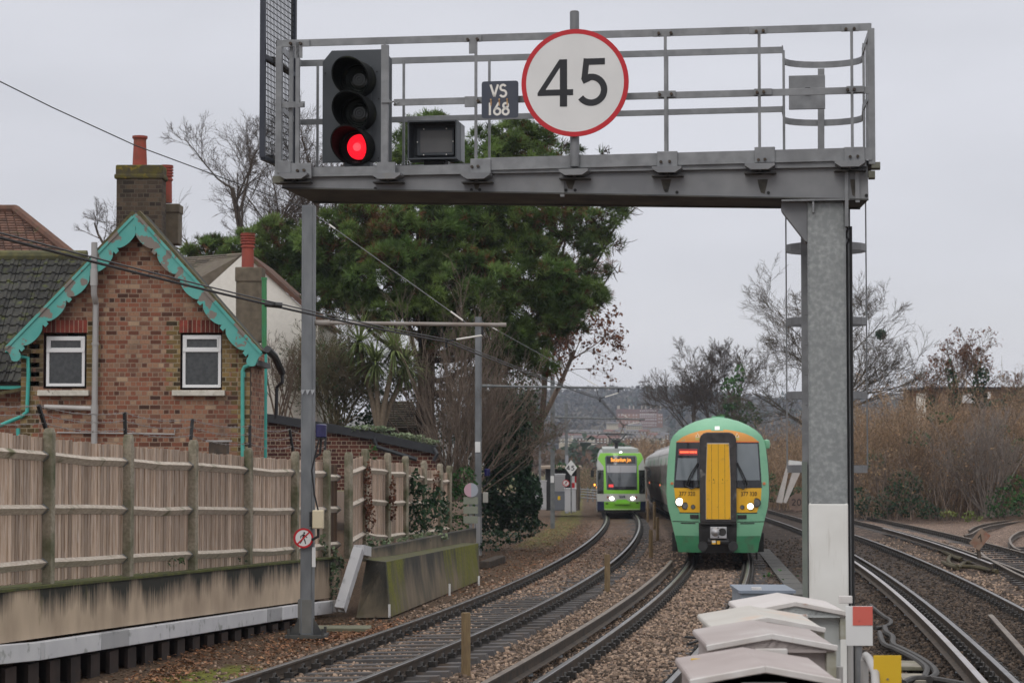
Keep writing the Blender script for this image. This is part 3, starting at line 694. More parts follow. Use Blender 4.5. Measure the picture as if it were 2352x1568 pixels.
# second, nearer-gate fence
P2 = [(746, 1033, 1270, 37.9), (797, 1038, 1270, 40.2), (835, 1031, 1246, 42.5), (887, 1040, 1253, 46.0), (928, 1047, 1245, 49.2), (971, 1058, 1238, 52.8), (1008, 1064, 1232, 56.2), (1029, 1069, 1228, 58.5)]
fence2 = thing("wooden_fence", "short ivy grown close board fence with a dark brown panel behind the ramp wall", "fence", tuple(at(835, 1246, 42.5)))
for i in range(1, len(P2)):
    x, a, b, Y = P2[i]; p = at(x, b, Y); conc_post(fence2, p, p.z, at(x, a, Y).z, .13, Vector((.9, -.43, 0)).normalized())
    x0, a0, b0, Y0 = P2[i - 1]; q = at(x0, b0, Y0); fc = (p - q); fc.z = 0; fc.normalize(); fc = Vector((fc.y, -fc.x, 0))
    g = i == 1
    board_panel(fence2, q - fc * (.2 if g else .02), p - fc * (.2 if g else .02), q.z, at(x0, a0 + (22 if i > 1 else 35), Y0).z, p.z, at(x, a + (16 if i > 1 else 30), Y).z, wood_brown if g else wood, face=fc, rails=(.86, .5, .1))
# barbed wire on angled iron stakes
bw = thing("barbed_wire", "three sagging strands of barbed wire on dark iron stakes along the fence top", "barbed wire", tuple(fpt(288, 997)))
stk = [(-650, 915, -680, 850), (-400, 938, -428, 877), (-150, 962, -175, 905), (105, 983, 88, 930), (288, 997, 286, 946), (438, 1010, 442, 962), (573, 1030, 574, 976), (673, 1036, 665, 985), (746, 1033, 748, 995)]
S0 = [fpt(a, b) for a, b, c, d in stk]; S1 = [fpt(c, d) for a, b, c, d in stk]
for a, b in zip(S0, S1):
    m = MB(); m.bar(a, b, .04, .04, up=FN); m.build("stake", black, bw)
wire_m = mat("rusty_barbed_wire", (.20, .17, .155), (.3, .28, .27), rough=.6, metal=.3, ns=20)
for k in (.98, .62, .22):
    m = MB()
    for i in range(len(S0) - 1):
        a = S0[i].lerp(S1[i], k); b = S0[i + 1].lerp(S1[i + 1], k); N = 26; pts = []
        for j in range(N + 1):
            f = j / N; p = a.lerp(b, f); p.z -= .06 * 4 * f * (1 - f) + rf.uniform(-.004, .004); pts.append(p)
            if j % 2: m.bar(p + Vector((-.01, 0, -.022)), p + Vector((.01, 0, .022)), .005, .005); m.bar(p + Vector((.014, 0, -.016)), p + Vector((-.014, 0, .016)), .005, .005)
        m.tube(pts, .0045, 4, cap=False)
    m.build("strand", wire_m, bw)
# platform wall beam with black run-off stains
def stainmat(name, base, base2, top, k0=.9, k1=1.15, moss=False):
    m = mat(name, base, base2, rough=.92, ns=1.6, st=(1.3, 1.3, .6), bump=.12, bs=30); nt = m.node_tree; L = nt.links; b = nt.nodes["Principled BSDF"]
    src = b.inputs["Base Color"].links[0].from_socket
    a = _n(nt, "ShaderNodeAttribute"); a.attribute_name = "hv"; g = _n(nt, "ShaderNodeNewGeometry")
    def nz(sc, stv):
        mp_ = _n(nt, "ShaderNodeMapping"); mp_.inputs["Scale"].default_value = stv; L.new(g.outputs["Position"], mp_.inputs[0])
        n = _n(nt, "ShaderNodeTexNoise"); n.inputs["Scale"].default_value = sc; n.inputs["Detail"].default_value = 7; n.inputs["Roughness"].default_value = .65; L.new(mp_.outputs[0], n.inputs["Vector"]); return n.outputs["Fac"]
    s1 = _n(nt, "ShaderNodeMath", operation='MULTIPLY_ADD'); L.new(nz(1.0, (1.3, 1.0, .2)), s1.inputs[0]); s1.inputs[1].default_value = 2.4; L.new(a.outputs["Fac"], s1.inputs[2])
    s2 = _n(nt, "ShaderNodeMath", operation='MULTIPLY_ADD'); L.new(nz(9, (3, 3, .12)), s2.inputs[0]); s2.inputs[1].default_value = .8; L.new(s1.outputs[0], s2.inputs[2])
    r = _n(nt, "ShaderNodeMapRange"); r.inputs["From Min"].default_value = k0; r.inputs["From Max"].default_value = k1; L.new(s2.outputs[0], r.inputs["Value"])
    mx = _n(nt, "ShaderNodeMix", data_type='RGBA'); L.new(src, mx.inputs["A"]); mx.inputs["B"].default_value = c4(top); L.new(r.outputs[0], mx.inputs["Factor"])
    gr = _n(nt, "ShaderNodeMapRange"); gr.inputs["From Min"].default_value = .60; gr.inputs["From Max"].default_value = .75; L.new(nz(2.2, (1.2, 1.2, .3)), gr.inputs["Value"])
    mx2 = _n(nt, "ShaderNodeMix", data_type='RGBA'); L.new(mx.outputs["Result"], mx2.inputs["A"]); mx2.inputs["B"].default_value = (.11, .105, .03, 1); L.new(gr.outputs[0], mx2.inputs["Factor"])
    L.new(mx2.outputs["Result"], b.inputs["Base Color"])
    if moss:
        am = _n(nt, "ShaderNodeAttribute"); am.attribute_name = "mv"; q = _n(nt, "ShaderNodeMath", operation='MULTIPLY_ADD'); L.new(nz(3, (1.5, 1.5, .35)), q.inputs[0]); q.inputs[1].default_value = 2.2; L.new(am.outputs["Fac"], q.inputs[2])
        w = _n(nt, "ShaderNodeMath", operation='MULTIPLY_ADD'); L.new(nz(22, (1, 1, .5)), w.inputs[0]); w.inputs[1].default_value = .7; L.new(q.outputs[0], w.inputs[2])
        rr = _n(nt, "ShaderNodeMapRange"); rr.inputs["From Min"].default_value = 1.95; rr.inputs["From Max"].default_value = 2.45; L.new(w.outputs[0], rr.inputs["Value"])
        rc = _n(nt, "ShaderNodeValToRGB"); L.new(nz(30, (1, 1, 1)), rc.inputs[0]); rc.color_ramp.elements[0].color = (.05, .055, .008, 1); rc.color_ramp.elements[0].position = .3; rc.color_ramp.elements[1].color = (.20, .20, .015, 1); rc.color_ramp.elements[1].position = .7
        m3 = _n(nt, "ShaderNodeMix", data_type='RGBA'); L.new(mx2.outputs["Result"], m3.inputs["A"]); L.new(rc.outputs[0], m3.inputs["B"]); L.new(rr.outputs[0], m3.inputs["Factor"]); L.new(m3.outputs["Result"], b.inputs["Base Color"])
    return m
beam_stain = stainmat("stained_platform_concrete", (.52, .41, .30), (.38, .295, .215), (.03, .03, .024), 2.0, 2.5)
ramp_stain = stainmat("dark_stained_ramp_concrete", (.20, .155, .105), (.10, .085, .06), (.036, .034, .028), 1.95, 2.6, True)
def wall_grid(name, tl, tr, bl, br, thick, back, m, parent, nu=40, nv=8, kind=None):
    V = []; hv = []
    for i in range(nu + 1):
        for j in range(nv + 1):
            f, g = i / nu, j / nv; V.append(bl.lerp(br, f).lerp(tl.lerp(tr, f), g)); hv.append(g)
    F = [(i * (nv + 1) + j, (i + 1) * (nv + 1) + j, (i + 1) * (nv + 1) + j + 1, i * (nv + 1) + j + 1) for i in range(nu) for j in range(nv)]
    b = len(V); V += [p + back * thick for p in (bl, br, tr, tl)]; hv += [0, 0, 1, 1]
    bi = [0, nu * (nv + 1), nu * (nv + 1) + nv, nv]
    F += [(b, b + 3, b + 2, b + 1), (bi[0], b, b + 1, bi[1]), (bi[3], bi[2], b + 2, b + 3), (bi[0], bi[3], b + 3, b), (bi[1], b + 1, b + 2, bi[2])]
    mb = MB(); mb.add(V, F); o = mb.build(name, m, parent)
    a = o.data.attributes.new("hv", 'FLOAT', 'POINT'); a.data.foreach_set("value", hv)
    if nu == 60: mv = [float(np.interp(i / nu, [0, .005, .13, .2, .5, .56, .68, .72, .97, 1], [.4, .95, .75, .15, .15, .7, .5, .85, .95, .4])) + .25 * j / nv - .1 for i in range(nu + 1) for j in range(nv + 1)] + [0] * 4; o.data.attributes.new("mv", 'FLOAT', 'POINT').data.foreach_set("value", mv)
    return o
pw = thing("platform_wall", "stained concrete wall of the old platform carrying the long fence", "wall", tuple(fpt(300, 1460)))
def wpt(x, y, o=.18): return fpt(x, y) + FN * o
T0, T1 = wpt(-700, 1425), wpt(762, 1280); B0, B1 = wpt(-700, 1567), wpt(762, 1368)
wall_grid("face", T0, T1, B0, B1, .55, -FN, beam_stain, pw, 120, 10)
mb = MB(); c0, c1 = T0 - FN * .2, T1 - FN * .2; mb.bar(c0 + Vector((0, 0, .012)), c1 + Vector((0, 0, .012)), .44, .03); mb.build("coping", mat("mossy_coping", (.06, .065, .03), (.10, .11, .025), rough=.95, ns=9, bump=.4), pw)
trk = thing("cable_trunking", "white and grey cable trunking running along the foot of the platform wall", "cable trunking", tuple(wpt(300, 1480, .55)))
def tpt(x): 
    u = float(np.interp(x, [-700, -200, 0, 680, 790], [1590, 1515, 1500, 1397, 1388])); p = fpt(x, u) + FN * .22; return p.lerp(at(785, 1390, 35.6), max(0, (x - 640) / 150)) if x > 640 else p
seg = [-700, -200, 42, 52, 185, 250, 345, 480, 575, 610, 640, 720, 790]
wp = mat("trunking_white", (.62, .62, .63), (.55, .55, .57), rough=.6, ns=3, tint=True, c3=(.33, .34, .33), ns3=6, lo3=.6, hi3=.7)
for i in range(len(seg) - 1):
    m = MB(); a, b = tpt(seg[i]), tpt(seg[i + 1]); d = (b - a).normalized(); m.bar(a + d * .004, b - d * .004, .12, .21, t=[1, 1, .85, 1, .62, 1, .95, 1, .6, 1, .95, .72][i]); m.build("trunking_length", wp, trk, bevel=.008)
a = at(781, 1400, 35.6); m = MB(); up = at(824, 1262, 36.2); m.bar(a, up, .17, .17, up=FN, t=.72); m.build("sloping_length", wp, trk, bevel=.008)
m = MB(); m.bar(up, at(842, 1266, 38.2), .17, .17, t=.8); m.build("top_length", wp, trk)
piles = thing("steel_piles", "dark rusty steel sheet piles under the white trunking", "sheet piling", tuple(gp(300, 1530)))
pile_m = mat("dark_pile_steel", (.025, .018, .015), (.045, .028, .022), rough=.8, ns=5)
yy = 18.2
while yy < 36.6:
    x = -5.64 + (yy - 25.8) * .192; p = Vector((x, yy, 0)) + FN * .20; zt = 2.35 - (1503 - 1000) / FPX * 24.4 - (yy - 24.4) * .0385 - .12
    m = MB(); M = Matrix((FD, FN, (0, 0, 1))).transposed(); zb = railz(yy) - .4; m.box((p.x, p.y, (zt + zb) / 2), (.30, .05, zt - zb), M); m.box((p.x - FN.x * .14 + FD.x * .15, p.y - FN.y * .14 + FD.y * .15, (zt + zb) / 2), (.03, .30, zt - zb), M)
    m.build("pile", pile_m, piles); yy += .62
m = MB(); a, b = wpt(-180, 1530, -.5), wpt(740, 1420, -.5); a.z -= .9; b.z -= .7; m.bar(a + Vector((0, 0, .5)), b + Vector((0, 0, .5)), .05, 1.8); m.build("back_sheet", pile_m, piles)
# concrete ramp wall, right of the mast
rw = thing("ramp_wall", "battered mossy concrete ramp wall beside the tram track", "wall", tuple(gp(895, 1415, -.2)))
bl, br = gp(895, 1417, -.2), gp(1102, 1332, -.2); tl = at(886, 1290, bl.y + .35); tr_ = at(1099, 1247, br.y + .4)
wall_grid("face", tl, tr_, bl, br, .02, Vector((-1, 0, 0)), ramp_stain, rw, 60, 10)
bl2 = at(818, 1418, 37.2); tl2 = at(842, 1285, 38.0)
wall_grid("end_face", tl2, tl, bl2, bl, .02, Vector((0, 1, 0)), ramp_stain, rw, 20, 8)
topc = mat("mossy_wall_top", (.075, .07, .05), (.10, .10, .03), rough=.95, ns=5, bump=.4)
m = MB(); back = [tl2, tl, tr_, tr_ + Vector((-1.5, .6, 0)), tl2 + Vector((-.3, 2, 0))]; m.add(back, [(0, 1, 2, 3, 4)]); m.build("top", topc, rw)
kb = thing("kerb_wall", "low upright concrete kerb wall on top of the ramp wall", "wall", tuple(at(850, 1285, 38.2)))
wall_grid("face", at(846, 1262, 38.4), at(1094, 1212, 52.5), at(846, 1289, 38.4), at(1094, 1246, 52.5), .2, Vector((-.8, .5, 0)), ramp_stain, kb, 40, 4)
# ------------------------------------------------------------------ gabled brick house
HY = 39.5
def hp(x, y, o=0.0): p = at(x, y, HY); p.y += o; return p
XD, ZD = Vector((1, 0, 0)), Vector((0, 0, 1))
house = thing("brick_house", "gabled red brick house with peeling turquoise bargeboards and two white windows", "house", (hp(318, 1000).x, HY + 3, -.2))
HD = 2.3
xl, xr, xc = hp(48, 900).x, hp(574, 900).x, hp(316, 900).x
apex = hp(318, 500); eL = hp(38, 800); eR = hp(588, 808)
def roofz(x): 
    return apex.z + (eL.z - apex.z) * (apex.x - x) / (apex.x - eL.x) if x < apex.x else apex.z + (eR.z - apex.z) * (x - apex.x) / (eR.x - apex.x)
WIN = [(108, 206, 764, 892), (420, 515, 764, 895)]
zb = .0
m = MB(); cols = [xl, hp(WIN[0][0], 0).x, hp(WIN[0][1], 0).x, apex.x, hp(WIN[1][0], 0).x, hp(WIN[1][1], 0).x, xr]
for i in range(6):
    a, b = cols[i], cols[i + 1]; za, zc = roofz(a) - .05, roofz(b) - .05
    segs = [(zb, zb, za, zc)]
    if i in (1, 4):
        w = WIN[0] if i == 1 else WIN[1]; z1, z0 = hp(0, w[2]).z, hp(0, w[3]).z; segs = [(zb, zb, z0, z0), (z1, z1, za, zc)]
    for q in segs:
        m.add([(a, HY, q[0]), (b, HY, q[1]), (b, HY, q[3]), (a, HY, q[2])], [(0, 1, 2, 3)])
ez_ = min(roofz(xl), roofz(xr)) - .06
for x in (xl, xr):
    q = [(x, HY, zb), (x, HY + HD, zb), (x, HY + HD, ez_), (x, HY + .9, ez_), (x, HY + .9, roofz(x) - .05), (x, HY, roofz(x) - .05)]; m.add(q, [tuple(range(6))] if x == xr else [tuple(range(6))[::-1]])
m.add([(xl, HY + .9, zb), (xr, HY + .9, zb), (xr, HY + .9, roofz(xr)), (apex.x, HY + .9, apex.z), (xl, HY + .9, roofz(xl))], [(4, 3, 2, 1, 0)]); m.add([(xl, HY + .9, ez_), (xr, HY + .9, ez_), (xr, HY + HD, ez_), (xl, HY + HD, ez_)], [(0, 1, 2, 3)])
m.build("wall", brick_house, house)
# toothed stock-brick quoins round the corners and windows, 3 mm proud
m = MB(); rq = random.Random(8); CH = .086
def quoin(xa, side, z0, z1, wide=(.34, .22)):
    k = 0; z = math.ceil(z0 / CH) * CH; m = MB()
    while z + CH < z1:
        w = wide[k % 2]; a, b = (xa, xa + w) if side > 0 else (xa - w, xa)
        m.box(((a + b) / 2, HY - .0015, z + CH / 2), (b - a, .009, CH - .001)); z += CH; k += 1
    m.build("quoins", brick_quoin, house)
quoin(xl + .001, 1, 0, hp(0, 770).z); quoin(xr - .001, -1, 0, hp(0, 770).z)
for w in WIN:
    z0, z1 = hp(0, w[3] + 2).z, hp(0, w[2]).z
    quoin(hp(w[0], 0).x - .002, -1, z0, z1 + .25, (.26, .14)); quoin(hp(w[1], 0).x + .002, 1, z0, z1 + .25, (.26, .14))
m = MB(); x = xr + .0015; z = 0; k = 0
while z < ez_ - .2:
    w = (.2, .11)[k % 2]; m.box((x, HY + w / 2, z + CH / 2), (.009, w, CH - .001)); z += CH; k += 1
m.build("side_quoins", mat("dark_stock_brick", (.05, .035, .027), (.09, .06, .04), rough=.9, ns=9), house)
for wi, w in enumerate(WIN):
    x0, x1 = hp(w[0], 0).x, hp(w[1], 0).x; z1, z0 = hp(0, w[2]).z, hp(0, w[3]).z
    m = MB()
    for a, b, c, d in (((x0, HY, z0), (x0, HY + .14, z0), (x0, HY + .14, z1), (x0, HY, z1)), ((x1, HY, z1), (x1, HY + .14, z1), (x1, HY + .14, z0), (x1, HY, z0)), ((x0, HY, z1), (x0, HY + .14, z1), (x1, HY + .14, z1), (x1, HY, z1)), ((x0, HY, z0), (x1, HY, z0), (x1, HY + .14, z0), (x0, HY + .14, z0))):
        m.add([a, b, c, d], [(0, 1, 2, 3)])
    win = m.build("window", maroon, house)
    fx0, fx1 = hp((113, 424)[wi], 0).x, hp((201, 512)[wi], 0).x; ft, fm, fb = hp(0, (772, 769)[wi]).z, hp(0, (805, 804)[wi]).z, hp(0, (887, 890)[wi]).z; fy = HY + .07
    m = MB(); t_ = .055
    for c, d in ((((fx0 + fx1) / 2, fy, ft - t_ / 2), (fx1 - fx0, .06, t_)), (((fx0 + fx1) / 2, fy, fb + t_ / 2), (fx1 - fx0, .06, t_)), (((fx0 + fx1) / 2, fy - .008, fm), (fx1 - fx0 - .004, .075, .062)),
                 ((fx0 + t_ / 2, fy, (ft + fb) / 2), (t_, .058, ft - fb - .11)), ((fx1 - t_ / 2, fy, (ft + fb) / 2), (t_, .058, ft - fb - .11)),
                 ((fx0 + .066, fy - .006, (ft + fm) / 2), (.022, .06, ft - fm - .11)), ((fx1 - .066, fy - .006, (ft + fm) / 2), (.022, .06, ft - fm - .11)), (((fx0 + fx1) / 2, fy - .006, ft - .066), (fx1 - fx0 - .115, .06, .022)), (((fx0 + fx1) / 2, fy - .006, fm + .042), (fx1 - fx0 - .115, .06, .022))):
        m.box(c, d)
    m.build("frame", upvc, win, bevel=.006)
    m = MB(); m.add([(fx0 + .05, fy + .012, fb + .05), (fx1 - .05, fy + .012, fb + .05), (fx1 - .05, fy + .012, ft - .05), (fx0 + .05, fy + .012, ft - .05)], [(0, 1, 2, 3)]); m.build("pane", glass_dark, win)
    sx0, sx1 = hp((97, 403)[wi], 0).x, hp((214, 523)[wi], 0).x; st, sb = hp(0, 896).z, hp(0, 909).z
    m = MB(); m.box(((sx0 + sx1) / 2, HY - .06, (st + sb) / 2), (sx1 - sx0, .13, st - sb)); m.build("sill", sillm, win, bevel=.012)
    m = MB(); n = 10; lx0, lx1 = x0 - .02, x1 + .02; lz0, lz1 = z1 + .001, hp(0, 735).z
    for i in range(n):
        a = lx0 + (lx1 - lx0) * i / n; b = a + (lx1 - lx0) / n - .014; m.box(((a + b) / 2, HY - .004, (lz0 + lz1) / 2), (b - a, .016, lz1 - lz0), t=rq.choice([1, 1.1, .95, .5, 1.15, .9]))
    m.box(((lx0 + lx1) / 2, HY - .001, (lz0 + lz1) / 2), (lx1 - lx0, .012, lz1 - lz0 - .004), mi=1)
    m.build("lintel", [soldier, mortar_m], win)
# roof slopes with mossy verge
def slab(m, a, b, c, d, th=.07, mi=0, t=1.0):
    n = (b - a).cross(d - a).normalized(); n = n if n.z > 0 else -n
    m.add([a, b, c, d, a + n * th, b + n * th, c + n * th, d + n * th], [(0, 3, 2, 1), (4, 5, 6, 7), (0, 1, 5, 4), (1, 2, 6, 5), (2, 3, 7, 6), (3, 0, 4, 7)], mi, t)
for nm, e in (("roof", eL), ("roof", eR)):
    m = MB(); f = -.26; a = Vector((apex.x, HY + f, apex.z + .06)); b = Vector((e.x, HY + f, e.z + .06)) + (Vector((e.x, 0, e.z)) - Vector((apex.x, 0, apex.z))).normalized() * .1
    slab(m, a, b, b + Vector((0, 1.15, 0)), a + Vector((0, 1.15, 0)), .06); m.build(nm, tile_dark, house)
    m = MB(); slab(m, a + Vector((0, -.015, -.012)), b + Vector((0, -.015, -.012)), b + Vector((0, .3, -.012)), a + Vector((0, .3, -.012)), .085); m.build("verge", verge, house)
def bargeboard(sgn):
    tip = hp(318, 492); end = hp(20, 800) if sgn < 0 else hp(606, 812)
    L = Vector((end.x - tip.x, end.z - tip.z)); ln = L.length; u = L / ln; nrm_ = Vector((-u.y, u.x)); nrm_ = nrm_ if nrm_.y < 0 else -nrm_
    P = [(0, 0), (ln + .02, 0)]; low = []; n = 5; seg = (ln - .34) / n; d0, d1 = .165, .285
    low.append((ln + .02, .12)); low += [(ln - .02 + .11 * math.cos(R(a)), .20 + .14 * math.sin(R(a))) for a in range(20, 171, 15)]
    for i in range(n - 1, -1, -1):
        s0 = .20 + i * seg; s1 = s0 + seg
        low += [(s1 - .02, d0 + .03), (s1 - .02, d0 + .10), (s1 - .10, d0 + .10)]
        low += [(s0 + seg * .40 + seg * .42 * math.cos(R(a)), d0 + .01 + (d1 - d0) * math.sin(R(a))) for a in range(12, 150, 14)]
    low += [(.17, d0 - .02), (.17, d0 + .08), (.10, d0 + .08)]
    P += low
    pts = [(tip.x + u.x * s + nrm_.x * d, tip.z + u.y * s + nrm_.y * d) for s, d in P]
    pts = [(min(x, tip.x) if sgn < 0 else max(x, tip.x), z) for x, z in pts]
    m = MB(); M = frame((0, HY - .24, 0), XD, ZD); m.prism(pts, 0, .035, M); m2 = m
    a = tip + Vector((0, 0, 0)); m2.bar(Vector((tip.x + u.x * .08, HY - .285, tip.z + u.y * .08 - .02)), Vector((tip.x + u.x * (ln - .02), HY - .285, tip.z + u.y * (ln - .02) - .02)), .03, .05, up=(0, 0, 1))
    m.build("bargeboard", teal, house)
bargeboard(-1); bargeboard(1)
m = MB(); m.box((eR.x - .02, HY + .9, eR.z - .20), (.12, 2.2, .10)); m.tube([hp(610, 800, .3), hp(620, 815, .8), hp(629, 850, 1.4)], .07, 8); m.build("black_gutter", fascia, house)
m = MB(); m.tube([hp(629, 850, 1.4), hp(630, 873, 1.4), hp(614, 884, 1.6), hp(612, 960, 1.6)], .035, 8); m.build("black_downpipe", fascia, house)
# pipes on the front
def pipe(name, pts, r, m_, collars=(), par=None):
    m = MB(); m.tube(pts, r, 12)
    for c, h in collars: m.tube([c - Vector((0, 0, h / 2)), c + Vector((0, 0, h / 2))], r * 1.22, 12)
    return m.build(name, m_, par or house, smooth=True)
pipe("soil_pipe", [hp(224, 560, -.30), hp(223, 678, -.30), hp(224, 690, -.22), hp(223, 700, -.12), hp(219, 1060, -.12)], .057, grey_pipe, [(hp(222, 790, -.12), .05), (hp(220, 940, -.12), .16), (hp(223, 640, -.30), .3)])
pipe("waste_pipe", [hp(104, 934, -.08), hp(212, 938, -.10)], .045, mat("grey_waste_pipe", (.40, .37, .35), (.5, .48, .46), rough=.5, ns=4))
pipe("copper_pipe", [hp(132, 993, -.04), hp(300, 995, -.04), hp(402, 997, -.04), hp(402, 986, -.04)], .014, grey_pipe)
pipe("downpipe", [hp(592, 822, -.16), hp(590, 832, -.14), hp(562, 843, -.07), hp(558, 852, -.06), hp(558, 1060, -.06)], .036, teal_flaky, [(hp(559, 860, -.06), .10)])
pipe("downpipe", [hp(20, 806, -.2), hp(44, 818, -.1), hp(66, 822, -.06), hp(67, 860, -.06), hp(64, 945, -.06), hp(52, 956, -.06), hp(-20, 985, .0)], .036, teal_pipe)
pipe("pipe_stub", [hp(43, 1020, -.05), hp(43, 983, -.05)], .036, teal_pipe)
vent = pipe("vent_pipe", [at(606, 1060, 42.6), at(607, 800, 42.6)], .062, teal_pipe, [(at(606, 905, 42.6), .08)])
pipe("vent_pipe_top", [at(607, 800, 42.6), at(607, 640, 42.6)], .052, green_pipe, [(at(607, 640, 42.6), .05)])
# chimney and pots
ch = MB(); cy = 42.0; A, B = at(267, 520, cy), at(372, 410, cy); ch.box(((A.x + B.x) / 2, cy + .25, (A.z + B.z) / 2 - .2), (B.x - A.x, .5, B.z - A.z + .4)); cho = ch.build("chimney", brick_chim, house)
m = MB(); c0, c1 = at(264, 412, cy), at(375, 383, cy); m.box(((c0.x + c1.x) / 2, cy + .25, c0.z + .06), (c1.x - c0.x + .03, .56, .10)); m.box(((c0.x + c1.x) / 2, cy + .25, (c0.z + c1.z) / 2 + .04), (c1.x - c0.x - .02, .52, c1.z - c0.z)); m.build("cap", moss_cap, cho, bevel=.03)
def pot(x, yb, yt, Y, w, par, louvre=False):
    b, t_ = at(x, yb, Y), at(x, yt, Y); h = t_.z - b.z; r = w / 2; M = Matrix.Translation(b); m = MB()
    pr = [(r * 1.0, 0), (r * 1.0, h * .1), (r * .86, h * .85), (r * .9, h * .9), (r * 1.05, h * .93), (r * 1.05, h), (r * .8, h), (r * .7, h * .5)]
    if louvre:
        pr = [(r * 1.0, 0), (r * .95, h * .58), (r * 1.15, h * .60), (r * 1.15, h * .63), (r * .95, h * .66)]
        for i in range(4): z = h * (.70 + i * .075); pr += [(r * .95, z), (r * 1.2, z + h * .005), (r * 1.2, z + h * .045), (r * .95, z + h * .05)]
        pr += [(r * 1.15, h * .985), (r * 1.15, h), (r * .7, h)]
    m.lathe(pr, M, 18); return m.build("chimney_pot", pot_red, par, smooth=not louvre)
pot(321, 384, 313, cy + .25, .29, cho)
m = MB(); A, B = at(372, 560, 43), at(410, 480, 43); m.box(((A.x + B.x) / 2, 43.25, (A.z + B.z) / 2), (B.x - A.x, .5, B.z - A.z)); m.box(((A.x + B.x) / 2, 43.25, at(0, 478, 43).z), (B.x - A.x + .04, .54, .18)); ch2 = m.build("chimney", render_chim, house, bevel=.02)
pot(382, 466, 380, 43.2, .235, ch2, True)
# tiled roofs
def tiles(name, a, b, c, d, course, tw, m_, parent, clip=None, seed=1, rib=True, sc=None):   # a,b eave left/right, c,d ridge right/left
    rg = random.Random(seed); m = MB(); n = max(1, int((d - a).length / course)); nx = max(1, int((b - a).length / tw)); nn = (b - a).cross(d - a).normalized(); nn = nn if nn.z > 0 else -nn
    for i in range(n):
        for j in range(nx):
            f0, f1 = i / n, (i + 1.12) / n; g0, g1 = j / nx, (j + 1) / nx - .004
            if clip and not clip((g0 + g1) / 2, (f0 + f1) / 2): continue
            P = lambda g, f: a.lerp(b, g).lerp(d.lerp(c, g), f)
            q = [P(g0, f0) + nn * .045, P(g1, f0) + nn * .045, P(g1, f1) + nn * .012, P(g0, f1) + nn * .012]
            lo = [p - nn * .03 for p in q]; tt = rg.uniform(.55, 1.35)
            m.add(lo + q, [(0, 1, 5, 4), (1, 2, 6, 5), (4, 5, 6, 7), (3, 0, 4, 7)], 0, tt)
            if rib:
                for k in (.25, .75):
                    g = g0 + (g1 - g0) * k; w = (g1 - g0) * .10
                    m.add([P(g - w, f0) + nn * .05, P(g + w, f0) + nn * .05, P(g + w * .6, f0) + nn * .075, P(g - w * .6, f0) + nn * .075, P(g - w, f1) + nn * .02, P(g + w, f1) + nn * .02, P(g + w * .6, f1) + nn * .045, P(g - w * .6, f1) + nn * .045],
                          [(0, 1, 2, 3), (3, 2, 6, 7), (1, 5, 6, 2), (0, 3, 7, 4)], 0, tt * .9)
    slab(m, a - nn * .05, b - nn * .05, (sc or c) - nn * .05, d - nn * .05, .03)
    return m.build(name, m_, parent)
wing_a, wing_b = at(-260, 880, 41.2), at(60, 880, 41.2); wing_d, wing_c = at(-260, 594, 45.5), at(200, 594, 45.5)
wing_b = Vector((wing_c.x, 41.2, wing_a.z))
tiles("wing_roof", wing_a, wing_b, wing_c, wing_d, .36, .30, tile_dark, house, seed=3)
m = MB(); m.tube([wing_d + Vector((0, 0, .05)), wing_c + Vector((0, 0, .05))], .13, 10); m.build("wing_ridge", mat("mossy_ridge_tile", (.08, .08, .045), (.13, .12, .05), rough=.95, ns=6, bump=.4, c3=(.2, .14, .02), ns3=2.5, lo3=.64, hi3=.7), house)
m = MB(); m.add([(wing_a.x, 41.6, -.2), (xl, 41.6, -.2), (xl, 41.6, wing_a.z), (wing_a.x, 41.6, wing_a.z)], [(0, 1, 2, 3)]); m.build("wing_wall", brick_house, house)
m = MB(); p = at(-100, 890, 41.3); m.box((wing_a.x + 3.2, 41.3, wing_a.z - .06), (6.4, .12, .10)); m.build("wing_gutter", teal_pipe, house)
m = MB(); m.add([hp(-60, 905, .6), hp(48, 885, .6), hp(48, 893, .6), hp(-60, 913, .6)], [(0, 1, 2, 3)]); m.build("lean_to_edge", verge, house)
# brown roofed house on the far left
bh = thing("brown_roofed_house", "house behind on the far left showing only a brown clay tile hip roof", "house", (-14, 58, 1.5))
a, b, c, d = at(-420, 700, 55), at(300, 700, 55), at(36, 487, 61), at(-420, 487, 61)
W0 = (b - a).length; b2 = a + (b - a) * ((c - d).length / W0)
hipx = lambda g, f: g * W0 < (W0 + ((c - d).length - W0) * f)
tiles("roof", a, b, d + (b - a), d, .20, .22, tile_brown, bh, clip=hipx, seed=9, rib=False, sc=c)
m = MB(); m.tube([c + Vector((0, 0, .08)), b + Vector((0, 0, .08))], .13, 8); m.tube([d + Vector((0, 0, .08)), c + Vector((0, 0, .08))], .13, 8); m.build("ridge", tile_brown, bh)
m = MB(); m.box(((a.x + b.x) / 2, 58, a.z - 3), ((b.x - a.x) * .96, 5, 6)); m.build("wall", brick_house, bh)
